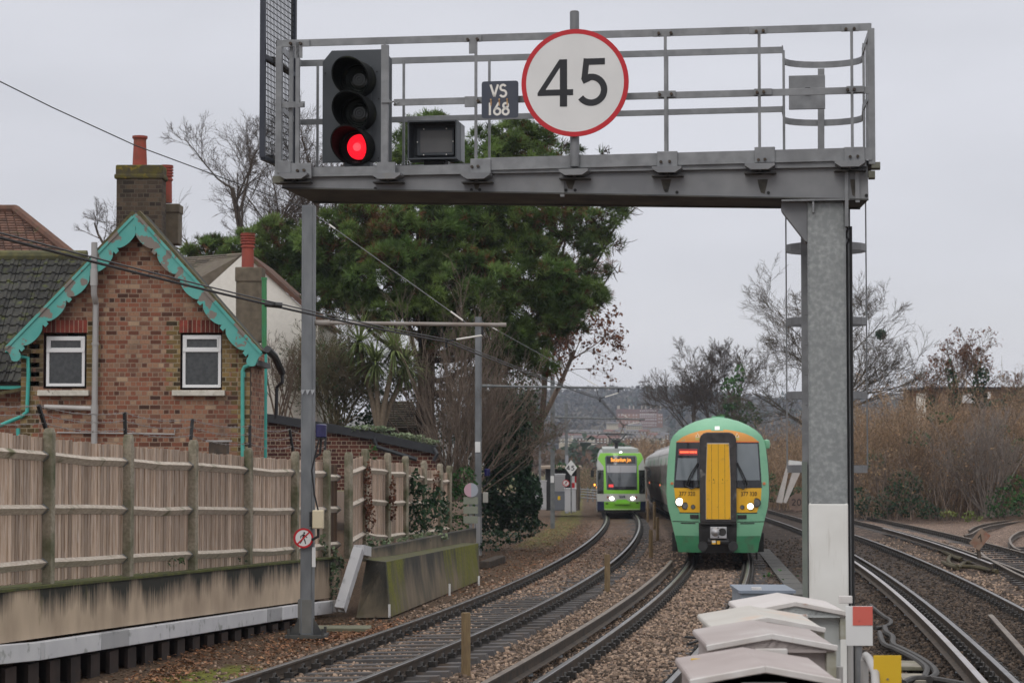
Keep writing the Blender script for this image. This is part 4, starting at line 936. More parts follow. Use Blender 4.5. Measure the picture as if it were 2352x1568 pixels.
# cream rendered house
wh = thing("cream_house", "cream rendered house gable with a stained chimney behind the brick house", "house", (at(600, 950, 60).x, 62, -1))
WY = 64.0
gx = [at(430, 620, WY), at(556, 592, WY), at(565, 585, WY), at(712, 722, WY)]
m = MB(); base = -1.2; ap = at(560, 583, WY); lft, rgt = at(466, 668, WY), at(730, 738, WY)
m.add([(lft.x, WY, base), (rgt.x, WY, base), (rgt.x, WY, rgt.z), (ap.x, WY, ap.z), (lft.x, WY, lft.z)], [(0, 1, 2, 3, 4)])
m.add([(rgt.x, WY, base), (rgt.x, WY + 7, base), (rgt.x, WY + 7, rgt.z), (rgt.x, WY, rgt.z)], [(0, 1, 2, 3)]); m.build("wall", render_white, wh)
m = MB(); slab(m, ap + Vector((0, -.12, 0)), rgt + Vector((.1, -.12, -.07)), rgt + Vector((.1, 7, -.07)), ap + Vector((0, 7, 0)), .12); m.build("roof", tile_brown, wh)
a, b, c, d = at(380, 668, WY - .3), at(470, 668, WY - .3), at(556, 584, WY - .1), at(380, 584, WY + 3)
tiles("roof", at(395, 672, WY), at(472, 672, WY), at(557, 582, WY + .2), at(425, 592, WY + 3.5), .2, .22, tile_grey, wh, seed=6, rib=False)
m = MB(); A, B = at(541, 785, WY - 3), at(600, 640, WY - 3); m.box(((A.x + B.x) / 2, WY - 2.6, (A.z + B.z) / 2), (B.x - A.x, .8, B.z - A.z)); m.box(((A.x + B.x) / 2, WY - 2.6, at(0, 630, WY - 3).z), (B.x - A.x + .05, .86, .42)); c3_ = m.build("chimney", render_chim, wh, bevel=.03)
pot(569, 617, 536, WY - 2.6, .36, c3_, True)
# low garden outbuilding
ob = thing("brick_outbuilding", "low dark red brick outbuilding with a sloping black fascia behind the fence", "outbuilding", (at(800, 1050, 59).x, 59, -.8))
p0, p1, p2, p3 = at(600, 1125, 58.8), at(1000, 1125, 58.8), at(1000, 1036, 58.8), at(600, 955, 58.8)
m = MB(); m.add([p0, p1, p2, p3], [(0, 1, 2, 3)]); q = Vector((0, 3.5, 0)); m.add([p1, p1 + q, p2 + q, p2], [(0, 1, 2, 3)]); m.build("wall", brick_dark, ob)
m = MB()
for x0, x1, ya, yb in ((600, 858, 957, 1000), (858, 1000, 1002, 1033)):
    Ya = Yb = 58.7; a, b = at(x0, ya, Ya), at(x1, yb, Yb); m.bar(a, b, .12, .22)
    m.add([a + Vector((0, 0, .1)), b + Vector((0, 0, .1)), b + q + Vector((0, 0, .1)), a + q + Vector((0, 0, .1))], [(0, 1, 2, 3)])
m.build("roof", fascia, ob)
m = MB(); m.tube([at(858, 1005, 58.6), at(866, 1026, 58.6), at(958, 1055, 58.6)], .06, 8); m.tube([at(998, 1030, 58.6), at(1004, 1042, 58.5), at(996, 1058, 58.5)], .05, 8); m.build("downpipe", fascia, ob)
sh = thing("garden_shed", "weathered tiled shed roof half hidden under the pine tree", "shed", tuple(at(910, 1000, 65)))
tiles("roof", at(868, 985, 64), at(960, 985, 64), at(950, 922, 67), at(876, 922, 67), .25, .25, tile_grey, sh, seed=12, rib=False)
m = MB(); m.box(at(912, 1010, 65.5), (1.2, 2, 1.0)); m.build("wall", wood_brown, sh)
bt = thing("garden_table", "old rusty garden grill standing against the brick house wall", "grill", tuple(hp(520, 1040, -1)))
m = MB(); m.box(hp(520, 1012, -1), (.42, .4, .03)); m.build("lid", grey_pipe, bt); m = MB(); m.box(hp(520, 1028, -1), (.32, .35, .22)); m.build("body", rail_side, bt)
# ------------------------------------------------------------------ signal gantry
GD = Vector((4.871, -.75, 0)).normalized(); GN = Vector((-GD.y, GD.x, 0)); G0 = Vector(((650 - 1176) / FPX * 18.2, 18.2, 0))
def GA(x, y, off=0.0):
    d = ray(x, y); o = G0 + GN * off; t = GN.dot(o) / GN.dot(Vector((d.x, d.y, 0)))
    return Vector((d.x * t, d.y * t, CAMZ + d.z * t))
GM = Matrix((GD, GN, (0, 0, 1))).transposed()
def GF(x, y, off=0.0): return frame(GA(x, y, off), GD, (0, 0, 1))          # x along gantry, y up, z towards viewer... see below
colb = GA(1905, 1500, .3)
gantry = thing("signal_gantry", "grey steel cantilever signal gantry on a single galvanised column", "gantry", (colb.x, colb.y, railz(17.5) - .2))
def gbox(mb, x0, y0, x1, y1, o0, o1, mi=0, t=1.0):                       # box from pixel corners at off o0, going back to o1
    a, b = GA(x0, y1, o0), GA(x1, y0, o0); c = (a + b) / 2 + GN * ((o1 - o0) / 2)
    w = (Vector((b.x, b.y, 0)) - Vector((a.x, a.y, 0))).length; mb.box(c, (w, abs(o1 - o0), abs(b.z - a.z)), GM, mi, t)
# tapering box girder
m = MB(); O0, O1 = .06, .62
tl, tr = GA(648, 404, O0), GA(1993, 376, O0); bl, br = GA(648, 432, O0), GA(1995, 459, O0)
tl2, tr2 = tl + GN * (O1 - O0), tr + GN * (O1 - O0); bl2, br2 = GA(718, 464, O1), GA(1976, 478, O1)
tr.z = tr2.z = (tl.z + GA(1993, 376, O0).z) / 2 + .0
tl.z = tl2.z = GA(648, 404, O0).z
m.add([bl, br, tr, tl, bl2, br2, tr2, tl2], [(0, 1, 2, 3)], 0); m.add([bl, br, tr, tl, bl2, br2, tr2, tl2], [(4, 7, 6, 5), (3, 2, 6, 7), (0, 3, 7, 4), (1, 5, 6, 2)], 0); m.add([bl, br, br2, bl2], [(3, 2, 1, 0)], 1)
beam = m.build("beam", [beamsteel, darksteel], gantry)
m = MB(); m.bar(bl + GN * -.012, br + GN * -.012, .03, .012); m.bar(bl2, br2, .05, .02); m.build("flange", darksteel, beam)
for x in (1290, 1968):
    m = MB(); a, b = GA(x, 372, O0 - .012), GA(x + 2, 465 if x > 1900 else 452, O0 - .012); m.bar(a, b, .035, .025, up=GN)
    m.build("splice_rib", beamsteel, beam)
for x, y in ((862, 407), (862, 433), (1077, 405), (1083, 436), (1102, 436), (1294, 400), (1300, 437), (1321, 437), (1520, 391), (1530, 438), (1555, 442), (1752, 386), (1765, 443), (1995, 380), (2010, 449)):
    q = GA(x if x < 1990 else x - 20, y, O0 - .004); m = MB(); m.tube([q, q - GN * .004], .014, 8); m.build("bolt_hole", black, beam)
m = MB()
for x, w, h in ((1095, 9, 26), (1310, 12, 24), (1530, 12, 30), (1752, 12, 34), (1960, 7, 40)):
    a = GA(x, 412, O0 - .002); M = frame(a, GD, ZD); s = 1 / 278.
    m.prism([(-w * s, 0), (w * s, 0), (w * .7 * s, -h * .5 * s), (w * .35 * s, -h * s), (-w * .4 * s, -h * .9 * s), (-w * .8 * s, -h * .4 * s)][::-1], -.001, .001, M)
m.build("water_stains", mat("run_off_stain", (.05, .047, .04), (.11, .10, .085), rough=.8, ns=12), beam)
# column with painted band
M = frame((0, 0, 0), GD, ZD); m = MB()
def colsec(y0, y1, grow=0.0, mi=0):
    a, b = GA(1862, y1, .10), GA(1950, y1, .10); c, d = GA(1859, y0, .10), GA(1946, y0, .10); ww = .315 + grow
    ctr = (a + b) / 2 + GN * .16; m.box(((ctr.x), ctr.y, (a.z + c.z) / 2), (ww, ww, c.z - a.z), GM, mi)
colsec(462, 1700); col = m.build("column", galv_spangle, gantry, bevel=.02)
m = MB(); colsec(1153, 1695, .006); m.build("white_band", white_paint, gantry, bevel=.02)
m = MB(); a = GA(1954, 520, .2); m.tube([a, Vector((a.x, a.y, -.4))], .012, 8); a = GA(1949, 500, .05)
rg = random.Random(3); pts = [GA(1946 + rg.uniform(-4, 4), 462 + i * 9, .2) for i in range(12)]; m.tube(pts + [Vector((a.x + .01, a.y + .15, -.4))], .011, 6); m.build("cable", black, gantry)
m = MB(); gbox(m, 1941, 380, 1948, 520, .02, .10); gbox(m, 1866, 462, 1870, 488, .04, .10); m.build("stiffener", galv, gantry)
m = MB(); M = frame(GA(1858, 461, .24), GD, ZD); s = 1 / 278.
m.prism([(0, 0), (-62 * s, 0), (-64 * s, -24 * s), (-8 * s, -98 * s), (0, -98 * s)][::-1], -.10, .10, M); m.build("bracket", beamsteel, gantry, bevel=.004)
m = MB(); gbox(m, 1795, 456, 1951, 462, .03, .5); m.build("cap_plate", galv, gantry)
# walkway deck and toe boards
m = MB(); a, b = GA(640, 392, .0), GA(2003, 371, .0)
c = (a + b) / 2 + GN * .52; c.z = (a.z + b.z) / 2; dk = (b - a); dk.z = 0; m.box(c, (dk.length, .95, .03), Matrix(((b - a).normalized(), GN, (0, 0, 1))).transposed()); m.build("walkway", darksteel, gantry)
m = MB(); A = GA(700, 396, .03), GA(1990, 372, .03); m.bar(A[0], A[1], .03, .08); m.build("edge_angle", galv, gantry)
m = MB(); m.bar(GA(1115, 377, -.01), GA(2003, 353, -.01), .012, .105); m.build("toe_board", galv, gantry)
m = MB(); m.bar(GA(700, 397, .99), GA(1990, 366, .99), .012, .10); m.build("rear_toe_board", galv, gantry)
# handrails: flat bars in front
def rail_bar(name, pts, h=.062, off=0.0, th=.012):
    m = MB(); P = [GA(x, y, off) if len(q) == 2 else GA(x, y, q[2]) for q in pts for x, y in [q[:2]]]
    for a, b in zip(P[:-1], P[1:]): m.bar(a, b, th, h)
    return m.build(name, galv, gantry, bevel=.002)
rail_bar("handrail", [(636, 101), (2000, 62)], .062)
rail_bar("mid_rail", [(905, 236), (2000, 207)], .058); rail_bar("mid_rail", [(636, 242), (700, 240)], .052)
rail_bar("handrail", [(692, 146, 1.0), (1797, 115, 1.0)], .058); rail_bar("mid_rail", [(692, 281, 1.0), (1797, 251, 1.0)], .052)
rail_bar("side_rail", [(636, 101, .0), (658, 124, .5), (678, 142, .95), (692, 146, 1.0)]); rail_bar("side_rail", [(636, 240, .0), (658, 260, .5), (680, 279, .95), (692, 281, 1.0)], .052)
rail_bar("side_rail", [(2000, 62, .0), (1984, 112, .95), (1981, 118, 1.0)]); rail_bar("side_rail", [(2003, 207, .0), (1984, 246, .95)], .052)
# ladder-top guard loop
for y0, y1, y2 in ((112, 152, 160), (251, 287, 293)):
    h = GA(1797, y0, 1.0).z; P = []
    c0 = GA(1797, y0, 1.0); c1 = GA(1982, y0 + 4, 1.0); c1.z = c0.z; mid = (c0 + c1) / 2; hw = (c1 - c0).length / 2
    P = [c0, c0 + GN * .62] + [mid + GN * (.62 + .26 * math.sin(R(a))) - GD * (hw * math.cos(R(a))) for a in range(15, 166, 15)] + [c1 + GN * .62, c1]
    m = MB()
    for a, b in zip(P[:-1], P[1:]): a, b = Vector((a.x, a.y, h)), Vector((b.x, b.y, h)); m.bar(a, b, .01, .058)
    m.build("guard_loop", galv, gantry)
m = MB(); a, b = GA(1886, 158, 1.85), GA(1886, 345, 1.85); m.bar(a, b, .06, .012, up=GN); m.build("loop_strap", galv, gantry)
m = MB(); gbox(m, 1812, 172, 1895, 252, .85, .875); m.build("sign_back_plate", galv, gantry, bevel=.004)
m = MB(); gbox(m, 1849, 201, 1861, 216, .83, .85); m.build("plate_latch", black, gantry)
# posts
def gpost(x, y0, y1, off, w=.028, d=.028, m_=None, name="rail_post"):
    m = MB(); a, b = GA(x, y1, off), GA(x, y0, off); b.x, b.y = a.x, a.y; m.bar(a, b, w, d, up=GN); return m.build(name, m_ or galv, gantry, bevel=.003)
for x, y0 in ((668, 92), (683, 97)): gpost(x, y0, 402, .05 if x == 668 else -.012, .036)
for x, y0, y1 in ((1093, 90, 392), (1529, 77, 378), (1745, 70, 371), (1958, 62, 362)): gpost(x, y0, y1, -.014, .024, .02)
gpost(640, 108, 418, .0, .055, .05); gpost(2003, 66, 378, .02, .055, .05); gpost(1996, 98, 360, .6, .05, .05)
for x, y0, y1 in ((727, 142, 388), (925, 138, 386), (1122, 134, 378), (1531, 122, 362), (1799, 116, 355), (1983, 118, 352)): gpost(x + 2, y0, y1, 1.0, .022, .022)
for q in [(x - 18, y - 8, x + 23, y + 8, -.024, -.01) for x, y in ((688, 100), (1083, 89), (1518, 77), (1738, 71), (1950, 65), (1529, 216), (1750, 211), (1962, 205))] + [(676, 96, 695, 134, -.026, -.024), (1077, 84, 1091, 124, -.026, -.024), (1067, 221, 1091, 246, -.03, -.01), (683, 236, 697, 247, -.03, -.01)]:
    m = MB(); gbox(m, *q); m.build("clamp_plate", galv, gantry, bevel=.003)
for x, y in ((672, 389), (1084, 379), (1513, 362), (1737, 352), (1943, 352)): m = MB(); gbox(m, x - 4, y - 15, x + 43, y + 22, -.035, .0); m.build("post_foot", galv, gantry, bevel=.004)
m = MB(); gbox(m, 636, 369, 668, 398, -.04, .0); m.build("post_foot", galv, gantry, bevel=.004)
for x, y in ((679, 404), (892, 404), (1096, 404), (1320, 395), (1533, 389), (1746, 382), (1952, 376)):
    M = frame(GA(x, y, -.02), GD, ZD); s = 1 / 278.; m = MB()
    m.prism([(-34 * s, 4 * s), (34 * s, 4 * s), (34 * s, -1 * s), (20 * s, -10 * s), (-20 * s, -10 * s), (-34 * s, -1 * s)][::-1], -.09, .10, M, 0)
    m.prism([(-36 * s, -14 * s), (36 * s, -14 * s), (36 * s, -17 * s), (-36 * s, -17 * s)][::-1], -.09, .03, M, 1); m.prism([(-3 * s, -17 * s), (3 * s, -17 * s), (3 * s, -1 * s), (-3 * s, -1 * s)], -.09, .03, M, 1)
    m.build("deck_cleat", [beamsteel, darksteel], gantry)
m = MB()
for bx, by in ((667, 100), (690, 100), (1074, 91), (1096, 90), (1513, 77), (1541, 76), (1737, 72), (1753, 71), (1943, 67), (1962, 66), (1515, 217), (1542, 216), (1739, 212), (1754, 211), (1947, 206), (1962, 205), (1518, 372), (1538, 371), (1742, 367), (1757, 366), (1953, 360), (1970, 359), (683, 392), (698, 391), (1084, 383), (1098, 382), (1098, 232), (1110, 230)):
    q = GA(bx, by, -.045); m.tube([q + GN * .03, q - GN * .012], .013, 6)
m.build("bolts", rail_side, gantry)
m = MB(); gbox(m, 626, 404, 652, 420, -.05, .1); mb_ = mat("mossy_bracket", (.12, .12, .09), (.18, .18, .15), rough=.8, ns=9); m.build("end_bracket", mb_, gantry)
for q in ((2002, 372, 2022, 386), (1995, 392, 2010, 408)): m = MB(); gbox(m, *q, .0, .15); m.build("end_bracket", mb_, gantry)
gpost(884, 104, 380, -.05, .062, .045, name="signal_post"); m = MB(); gbox(m, 866, 372, 907, 408, -.075, -.03); m.build("signal_post_foot", galv, gantry)
m = MB(); gbox(m, 876, 228, 893, 236, -.09, -.02); a = GA(893, 237, -.06); m.tube([a, GA(905, 233, -.06), GA(912, 240, -.06), GA(905, 241, -.06), GA(916, 235, -.04)], .008, 6); m.tube([GA(884, 104, -.05), GA(884, 86, -.05)], [.012, .002], 6); m.build("post_shackle", galv, gantry)
# caged ladder behind the column
lad = thing("access_ladder", "caged steel access ladder behind the gantry column", "ladder", (colb.x, colb.y + .5, railz(18) - .2))
LO = .72; zt = GA(1850, 360, LO).z; zb_ = railz(18) - .2
for x in (1849, 1948):
    a = GA(x, 900, LO); m = MB(); m.bar(Vector((a.x, a.y, zb_)), Vector((a.x, a.y, zt)), .016, .055, up=GN if False else GD); m.build("stile", galv, lad)
a0, a1 = GA(1849, 900, LO), GA(1948, 900, LO)
z = zb_ + .3
while z < zt: m = MB(); m.tube([Vector((a0.x, a0.y, z)), Vector((a1.x, a1.y, z))], .011, 6); m.build("rung", galv, lad); z += .255
z2 = GA(1845, 1060, LO).z
m = MB(); q = GA(1848, 1100, LO - .05); m.bar(Vector((q.x, q.y, zb_)), Vector((q.x, q.y, z2)), .045, .06, up=GN); m.build("lower_stile", mat("green_grey_channel", (.16, .19, .16), (.2, .22, .2), rough=.6, ns=5), lad)
mid = (a0 + a1) / 2; RR = .345
for y in (572, 740, 908, 1076):
    z = GA(1800, y, LO + .35).z; P = [a0] + [mid + GN * (.30 - RR * math.cos(R(a)) * 1.0 + .05) - GD * (RR * math.sin(R(a))) for a in range(40, 321, 20)] + [a1]; m = MB()
    for p, q in zip(P[:-1], P[1:]): m.bar(Vector((p.x, p.y, z)), Vector((q.x, q.y, z)), .008, .062)
    m.build("hoop", galv, lad)
zlo = GA(1800, 1076, LO + .35).z
for a in (90, 140, 220, 270):
    p = mid + GN * (.35 - RR * math.cos(R(a))) - GD * (RR * math.sin(R(a))); m = MB(); m.bar(Vector((p.x, p.y, zlo)), Vector((p.x, p.y, zt - .25)), .012, .012, up=GD)
    if a in (90, 270): m.build("hoop_rod", galv, lad)
# hinged mesh screen at the left end
ms = thing("mesh_screen", "tall black framed wire mesh screen at the left end of the gantry", "mesh screen", tuple(GA(605, 365, .1)))
Sa, Sb, Sc, Sd = GA(603, 362, -.10), GA(674, 300, .95), GA(673, -60, .95), GA(601, -60, -.10)
Sb = Vector((Sb.x, Sb.y, GA(650, 405, .6).z)); Sb = GA(632, 380, .55)
Sb_top = GA(675, 60, .85); dirv = Vector((Sb_top.x - Sa.x, Sb_top.y - Sa.y, 0)); zlo, zhi = Sa.z, GA(600, -70, 0).z
def SP(f, z): return Vector((Sa.x + dirv.x * f, Sa.y + dirv.y * f, z))
m = MB()
for f in (0, 1): m.bar(SP(f, zlo), SP(f, zhi), .045, .045, up=dirv)
for z in (zlo, zhi, GA(601, 130, -.1).z): m.bar(SP(0, z), SP(1, z), .04, .04)
m.build("frame", mat("screen_frame_navy", (.025, .03, .045), (.035, .04, .055), rough=.5, ns=5), ms)
m = MB(); n = 22
for i in range(1, n): m.bar(SP(i / n, zlo), SP(i / n, zhi), .006, .006, up=dirv)
z = zlo; 
while z < zhi: m.bar(SP(0, z), SP(1, z), .006, .006); z += .05
m.build("wire_mesh", black, ms)
m = MB()
for y in (137, 362):
    q = GA(620, y, .2); m.box(q, (.10, .12, .03), GM); m.tube([GA(632, y, .02), GA(650, y + 14, .35), GA(663, y + 26, .6)], .022, 8)
m.build("hinge", rubber, ms)
# ------------------------------------------------------------------ colour light signal
sg = thing("railway_signal", "three aspect railway signal showing a red light", "railway signal", tuple(GA(820, 375, .25)))
M = frame(GA(820, 373, .34), GD, ZD); s = 1 / 270.
mb = MB(); W, H = 83, 265
mb.prism([(-W * s, 0), (W * s, 0), (W * s, (H - 24) * s), ((W - 20) * s, H * s), ((-W + 22) * s, H * s), (-W * s, (H - 26) * s)], -.012, .012, M); mb.build("backboard", headblack, sg, bevel=.004)
mb = MB(); mb.prism([(-32 * s, 2 * s), (36 * s, 2 * s), (36 * s, 226 * s), (-32 * s, 226 * s)], .012, .035, M); mb.build("door", headblack, sg, bevel=.006)
mb = MB(); mb.prism([(-30 * s, 5 * s), (30 * s, 5 * s), (30 * s, 225 * s), (-30 * s, 225 * s)], -.22, -.012, M); mb.prism([(-28 * s, -12 * s), (34 * s, -12 * s), (34 * s, 0), (-28 * s, 0)], -.1, .05, M); mb.build("housing", headblack, sg, bevel=.01)
mb = MB()
for x, y in ((-76, 212), (48, 212), (76, 214), (-38, 150), (53, 148), (-30, 8), (52, 8)): q = M @ Vector((x * s, y * s, .014)); mb.tube([q, q + M.to_3x3() @ Vector((0, 0, .006))], .007, 6)
mb.build("screws", black, sg)
for k, (cx, cy) in enumerate(((4, 192), (5, 113), (2, 33))):
    Z = M.to_3x3() @ Vector((0, 0, 1)); X = M.to_3x3() @ Vector((1, 0, 0)); Yv = Vector((0, 0, 1))
    C = M @ Vector((cx * s, cy * s, .035)); r = .155; ax = (Z * 1.0 + X * -.10 + Yv * -.01).normalized()       # hoods swung slightly to the left
    mb = MB(); n = 28; P = []
    for a in range(n + 1):
        th = R(-58 + 296 * a / n); u = X * math.cos(th) * r + Yv * math.sin(th) * r
        ln = .31 * (.40 + .60 * max(0, math.sin(th) * .55 + .5)); P.append((C + u * .96, C + u * .96 + ax * ln, C + u * 1.04, C + u * 1.04 + ax * ln))
    for a in range(n):
        p, q = P[a], P[a + 1]; mb.add([p[0], p[1], q[1], q[0], p[2], p[3], q[3], q[2]], [(0, 1, 2, 3), (7, 6, 5, 4), (1, 5, 6, 2)])
    ho = mb.build("hood", hoodblack, sg)
    Ml = Matrix.Translation(C) @ M.to_3x3().to_4x4(); mb = MB(); mb.lathe([(r * 1.02, -.01), (r * 1.02, .03), (r * .86, .035), (r * .86, .01)], Ml, 28); mb.build("bezel", hoodblack, ho, smooth=True)
    mb = MB(); pr = [(r * .85, .012)]
    for i in range(6, 0, -1): q = i / 6 * .82 * r; pr += [(q, .022 + .02 * (1 - (i / 6) ** 2)), (q - .006, .03 + .02 * (1 - (i / 6) ** 2)), (q - .012, .024 + .02 * (1 - (i / 6) ** 2))]
    C2 = C + X * (.018 if k < 2 else .02); Ml2 = Matrix.Translation(C2) @ M.to_3x3().to_4x4()
    mb.lathe(pr, Ml2 if k < 2 else Matrix.Translation(C + X * .028 - Yv * .0 + Z * .03) @ M.to_3x3().to_4x4() @ Matrix.Diagonal((.80, .84, 1, 1)), 28)
    le = mb.build("lens", lens_dark if k < 2 else lens_red, sg, smooth=True)
    if k == 2:
        mb = MB(); mb.lathe([(.036, .0), (.030, .012), (.012, .02)], Matrix.Translation(C + X * .02 + Z * .085 - Yv * .005) @ M.to_3x3().to_4x4(), 20); mb.build("lens_core", lens_red2, le, smooth=True)
# route indicator box
ib = thing("indicator_box", "small dark square route indicator box on the gantry deck", "indicator box", tuple(GA(1002, 372, .35)))
M = frame(GA(1002, 372, .40), GD, ZD); mb = MB(); w, h = .215, .335
def hollow(mb, w, h, d, th, M, back=True):
    for a, b in (((-w, 0), (w, th)), ((-w, h - th), (w, h)), ((-w, th), (-w + th, h - th)), ((w - th, th), (w, h - th))):
        mb.prism([a, (b[0], a[1]), b, (a[0], b[1])], 0, d, M)
    mb.prism([(-w, 0), (w, 0), (w, h), (-w, h)], -.02, 0, M)
hollow(mb, w, h, .19, .012, M); mb.prism([(w - .006, .01), (w + .002, .01), (w + .002, h - .002), (w - .006, h - .002)], -.19, .0, M, 1); mb.build("case", [headblack, galv], ib)
mb = MB(); mb.prism([(-.165, .05), (.165, .05), (.165, h - .05), (-.165, h - .05)], .0, .05, M); mb.build("inner_frame", headblack, ib, bevel=.006)
mb = MB(); mb.prism([(-.13, .075), (.15, .075), (.15, h - .07), (-.13, h - .07)], .05, .054, M); mb.build("panel", screen_grey, ib)
mb = MB()
for x, y in ((-.10, .055), (.10, .055), (-.10, h - .056), (.10, h - .056), (-.155, h / 2), (.158, h / 2)): q = M @ Vector((x, y, .055)); mb.tube([q, q - GN * .006], .006, 6)
mb.build("screws", letter_white, ib)
mb = MB(); mb.prism([(-.09, -.045), (.09, -.045), (.09, 0), (-.09, 0)], -.1, .1, M); mb.prism([(-.17, -.06), (.17, -.06), (.17, -.045), (-.17, -.045)], -.15, .1, M); mb.build("foot", black, ib)
# identification plate
ip = thing("identification_plate", "dark blue grey plate lettered VS 168 in white", "sign", tuple(GA(1149, 270, -.06)))
M = frame(GA(1148.5, 229, -.07), GD, ZD); s = 1 / 275.; mb = MB(); w, h = 43 * s, 43 * s; c = .02
rr = [(w - c + c * math.cos(R(a)), h - c + c * math.sin(R(a))) for a in (0, 45, 90)] + [(-w + c + c * math.cos(R(a)), h - c + c * math.sin(R(a))) for a in (90, 135, 180)] + [(-w + c + c * math.cos(R(a)), -h + c + c * math.sin(R(a))) for a in (180, 225, 270)] + [(w - c + c * math.cos(R(a)), -h + c + c * math.sin(R(a))) for a in (270, 315, 360)]
mb.prism(rr, -.003, .003, M); mb.build("plate", sign_navy, ip)
mb = MB(); strokes(mb, "VS", -22 * s, 6 * s, 29 * s, 5 * s, M, .003, .0045); strokes(mb, "168", -27 * s, -36 * s, 29 * s, 5 * s, M, .003, .0045, adv=.70); mb.build("lettering", letter_white, ip)
mb = MB()
for x in (-21, -1.5, 17):
    mb.prism([((x - 2) * s, -2 * s), ((x + 2) * s, -2 * s), ((x + 1.2) * s, -16 * s), ((x - 1.5) * s, -13 * s)][::-1], .0046, .005, M)
    q = M @ Vector((x * s, 0, .004)); mb.tube([q, q - GN * .01], .008, 6)
mb.build("rusty_bolts", rust_streak, ip)
# speed restriction sign
sp_ = thing("speed_limit_sign", "round white 45 speed sign with a red ring on a grey pole", "speed sign", tuple(GA(1320, 380, -.1)))
mb = MB(); a, b = GA(1320, 383, -.05), GA(1319, 28, -.05); b.x, b.y = a.x, a.y; mb.tube([a, b], .039, 18); mb.tube([b, b + Vector((0, 0, .006))], .034, 18, mi=1); mb.build("pole", [galv, rail_side], sp_, smooth=True)
M = frame(GA(1320.5, 190.5, -.13), GD, ZD); r = 125 / 277.
mb = MB(); mb.prism(arc(0, 0, r, 0, 354.4, 63), -.006, .0, M); mb.build("disc_back", galv, sp_)
mb = MB(); mb.prism(arc(0, 0, r * .93, 0, 354.4, 63), .0, .003, M); mb.build("disc", sign_white, sp_)
mb = MB(); mb.ribbon(arc(0, 0, r * .955, 0, 355, 71), r * .088, .0, .0045, M, closed=True); mb.build("red_ring", sign_red, sp_)
mb = MB(); s = r / 125.
mb.prism([(-87 * s, -22 * s), (-36 * s, 55 * s), (-18 * s, 55 * s), (-18 * s, -15 * s), (-4 * s, -15 * s), (-4 * s, -29 * s), (-18 * s, -29 * s), (-18 * s, -55 * s), (-35 * s, -55 * s), (-35 * s, -29 * s), (-87 * s, -29 * s)][::-1], .003, .005, M)
mb.prism([(-68 * s, -15 * s), (-35 * s, -15 * s), (-35 * s, 35 * s)], .0051, .0055, M, 1)
mb.build("digit_four", [sign_black, sign_white], sp_)
mb = MB(); F5 = [(70 * s, 48 * s), (26 * s, 48 * s)]; mb.ribbon(F5, 15 * s, .003, .005, M)
mb.ribbon([(27.5 * s, 55.5 * s), (22 * s, 6 * s)], 14 * s, .0031, .0051, M); mb.ribbon([(17 * s, 3.5 * s), (30 * s, 9 * s)] + [(38 * s + 30 * s * math.cos(R(a)), -17.5 * s + 30 * s * math.sin(R(a))) for a in range(95, -146, -12)], 15 * s, .0032, .0052, M); mb.build("digit_five", sign_black, sp_)
# ------------------------------------------------------------------ overhead line masts
MASTS = [dict(x=705, yb=1462, yt=473, Y=32.7, w=.21, arm=(743, 722, 1163), reg=(1025, 783), tie=(1070, 740), sa=(1108, 770)),
         dict(x=1098, yb=1264, yt=728, Y=61, w=.2, arm=(888, 1107, 1432), reg=(1378, 915), tie=(1375, 885), sa=(1420, 902)),
         dict(x=1269, yb=1208, yt=858, Y=94, w=.2, arm=(960, 1275, 1481), reg=(1432, 976), tie=(1445, 960), sa=(1470, 969)),
         dict(x=1301, yb=1180, yt=927, Y=128, w=.2, arm=(995, 1306, 1454), reg=(1418, 1009), tie=None, sa=(1440, 1001)),
         dict(x=1240, yb=1165, yt=970, Y=170, w=.2, arm=(1014, 1245, 1385), reg=(1352, 1022), tie=None, sa=(1372, 1018))]
mast_st = mat("mast_galvanising", (.15, .16, .17), (.21, .22, .23), rough=.5, metal=.35, ns=5, st=(1, 1, .4))
dark_galv = mat("dull_mast_steel", (.13, .14, .145), (.19, .2, .2), rough=.6, metal=.2, ns=5)
LBL = ["nearest galvanised overhead line mast with a no walking sign, its foot by the platform wall", "second overhead line mast with a white number plate beside the ivy hedge", "slim dark overhead line mast left of the green tram", "overhead line mast behind the diamond 45 sign with a grey lower cover", "distant overhead line arm reaching over the track behind the hedge"]
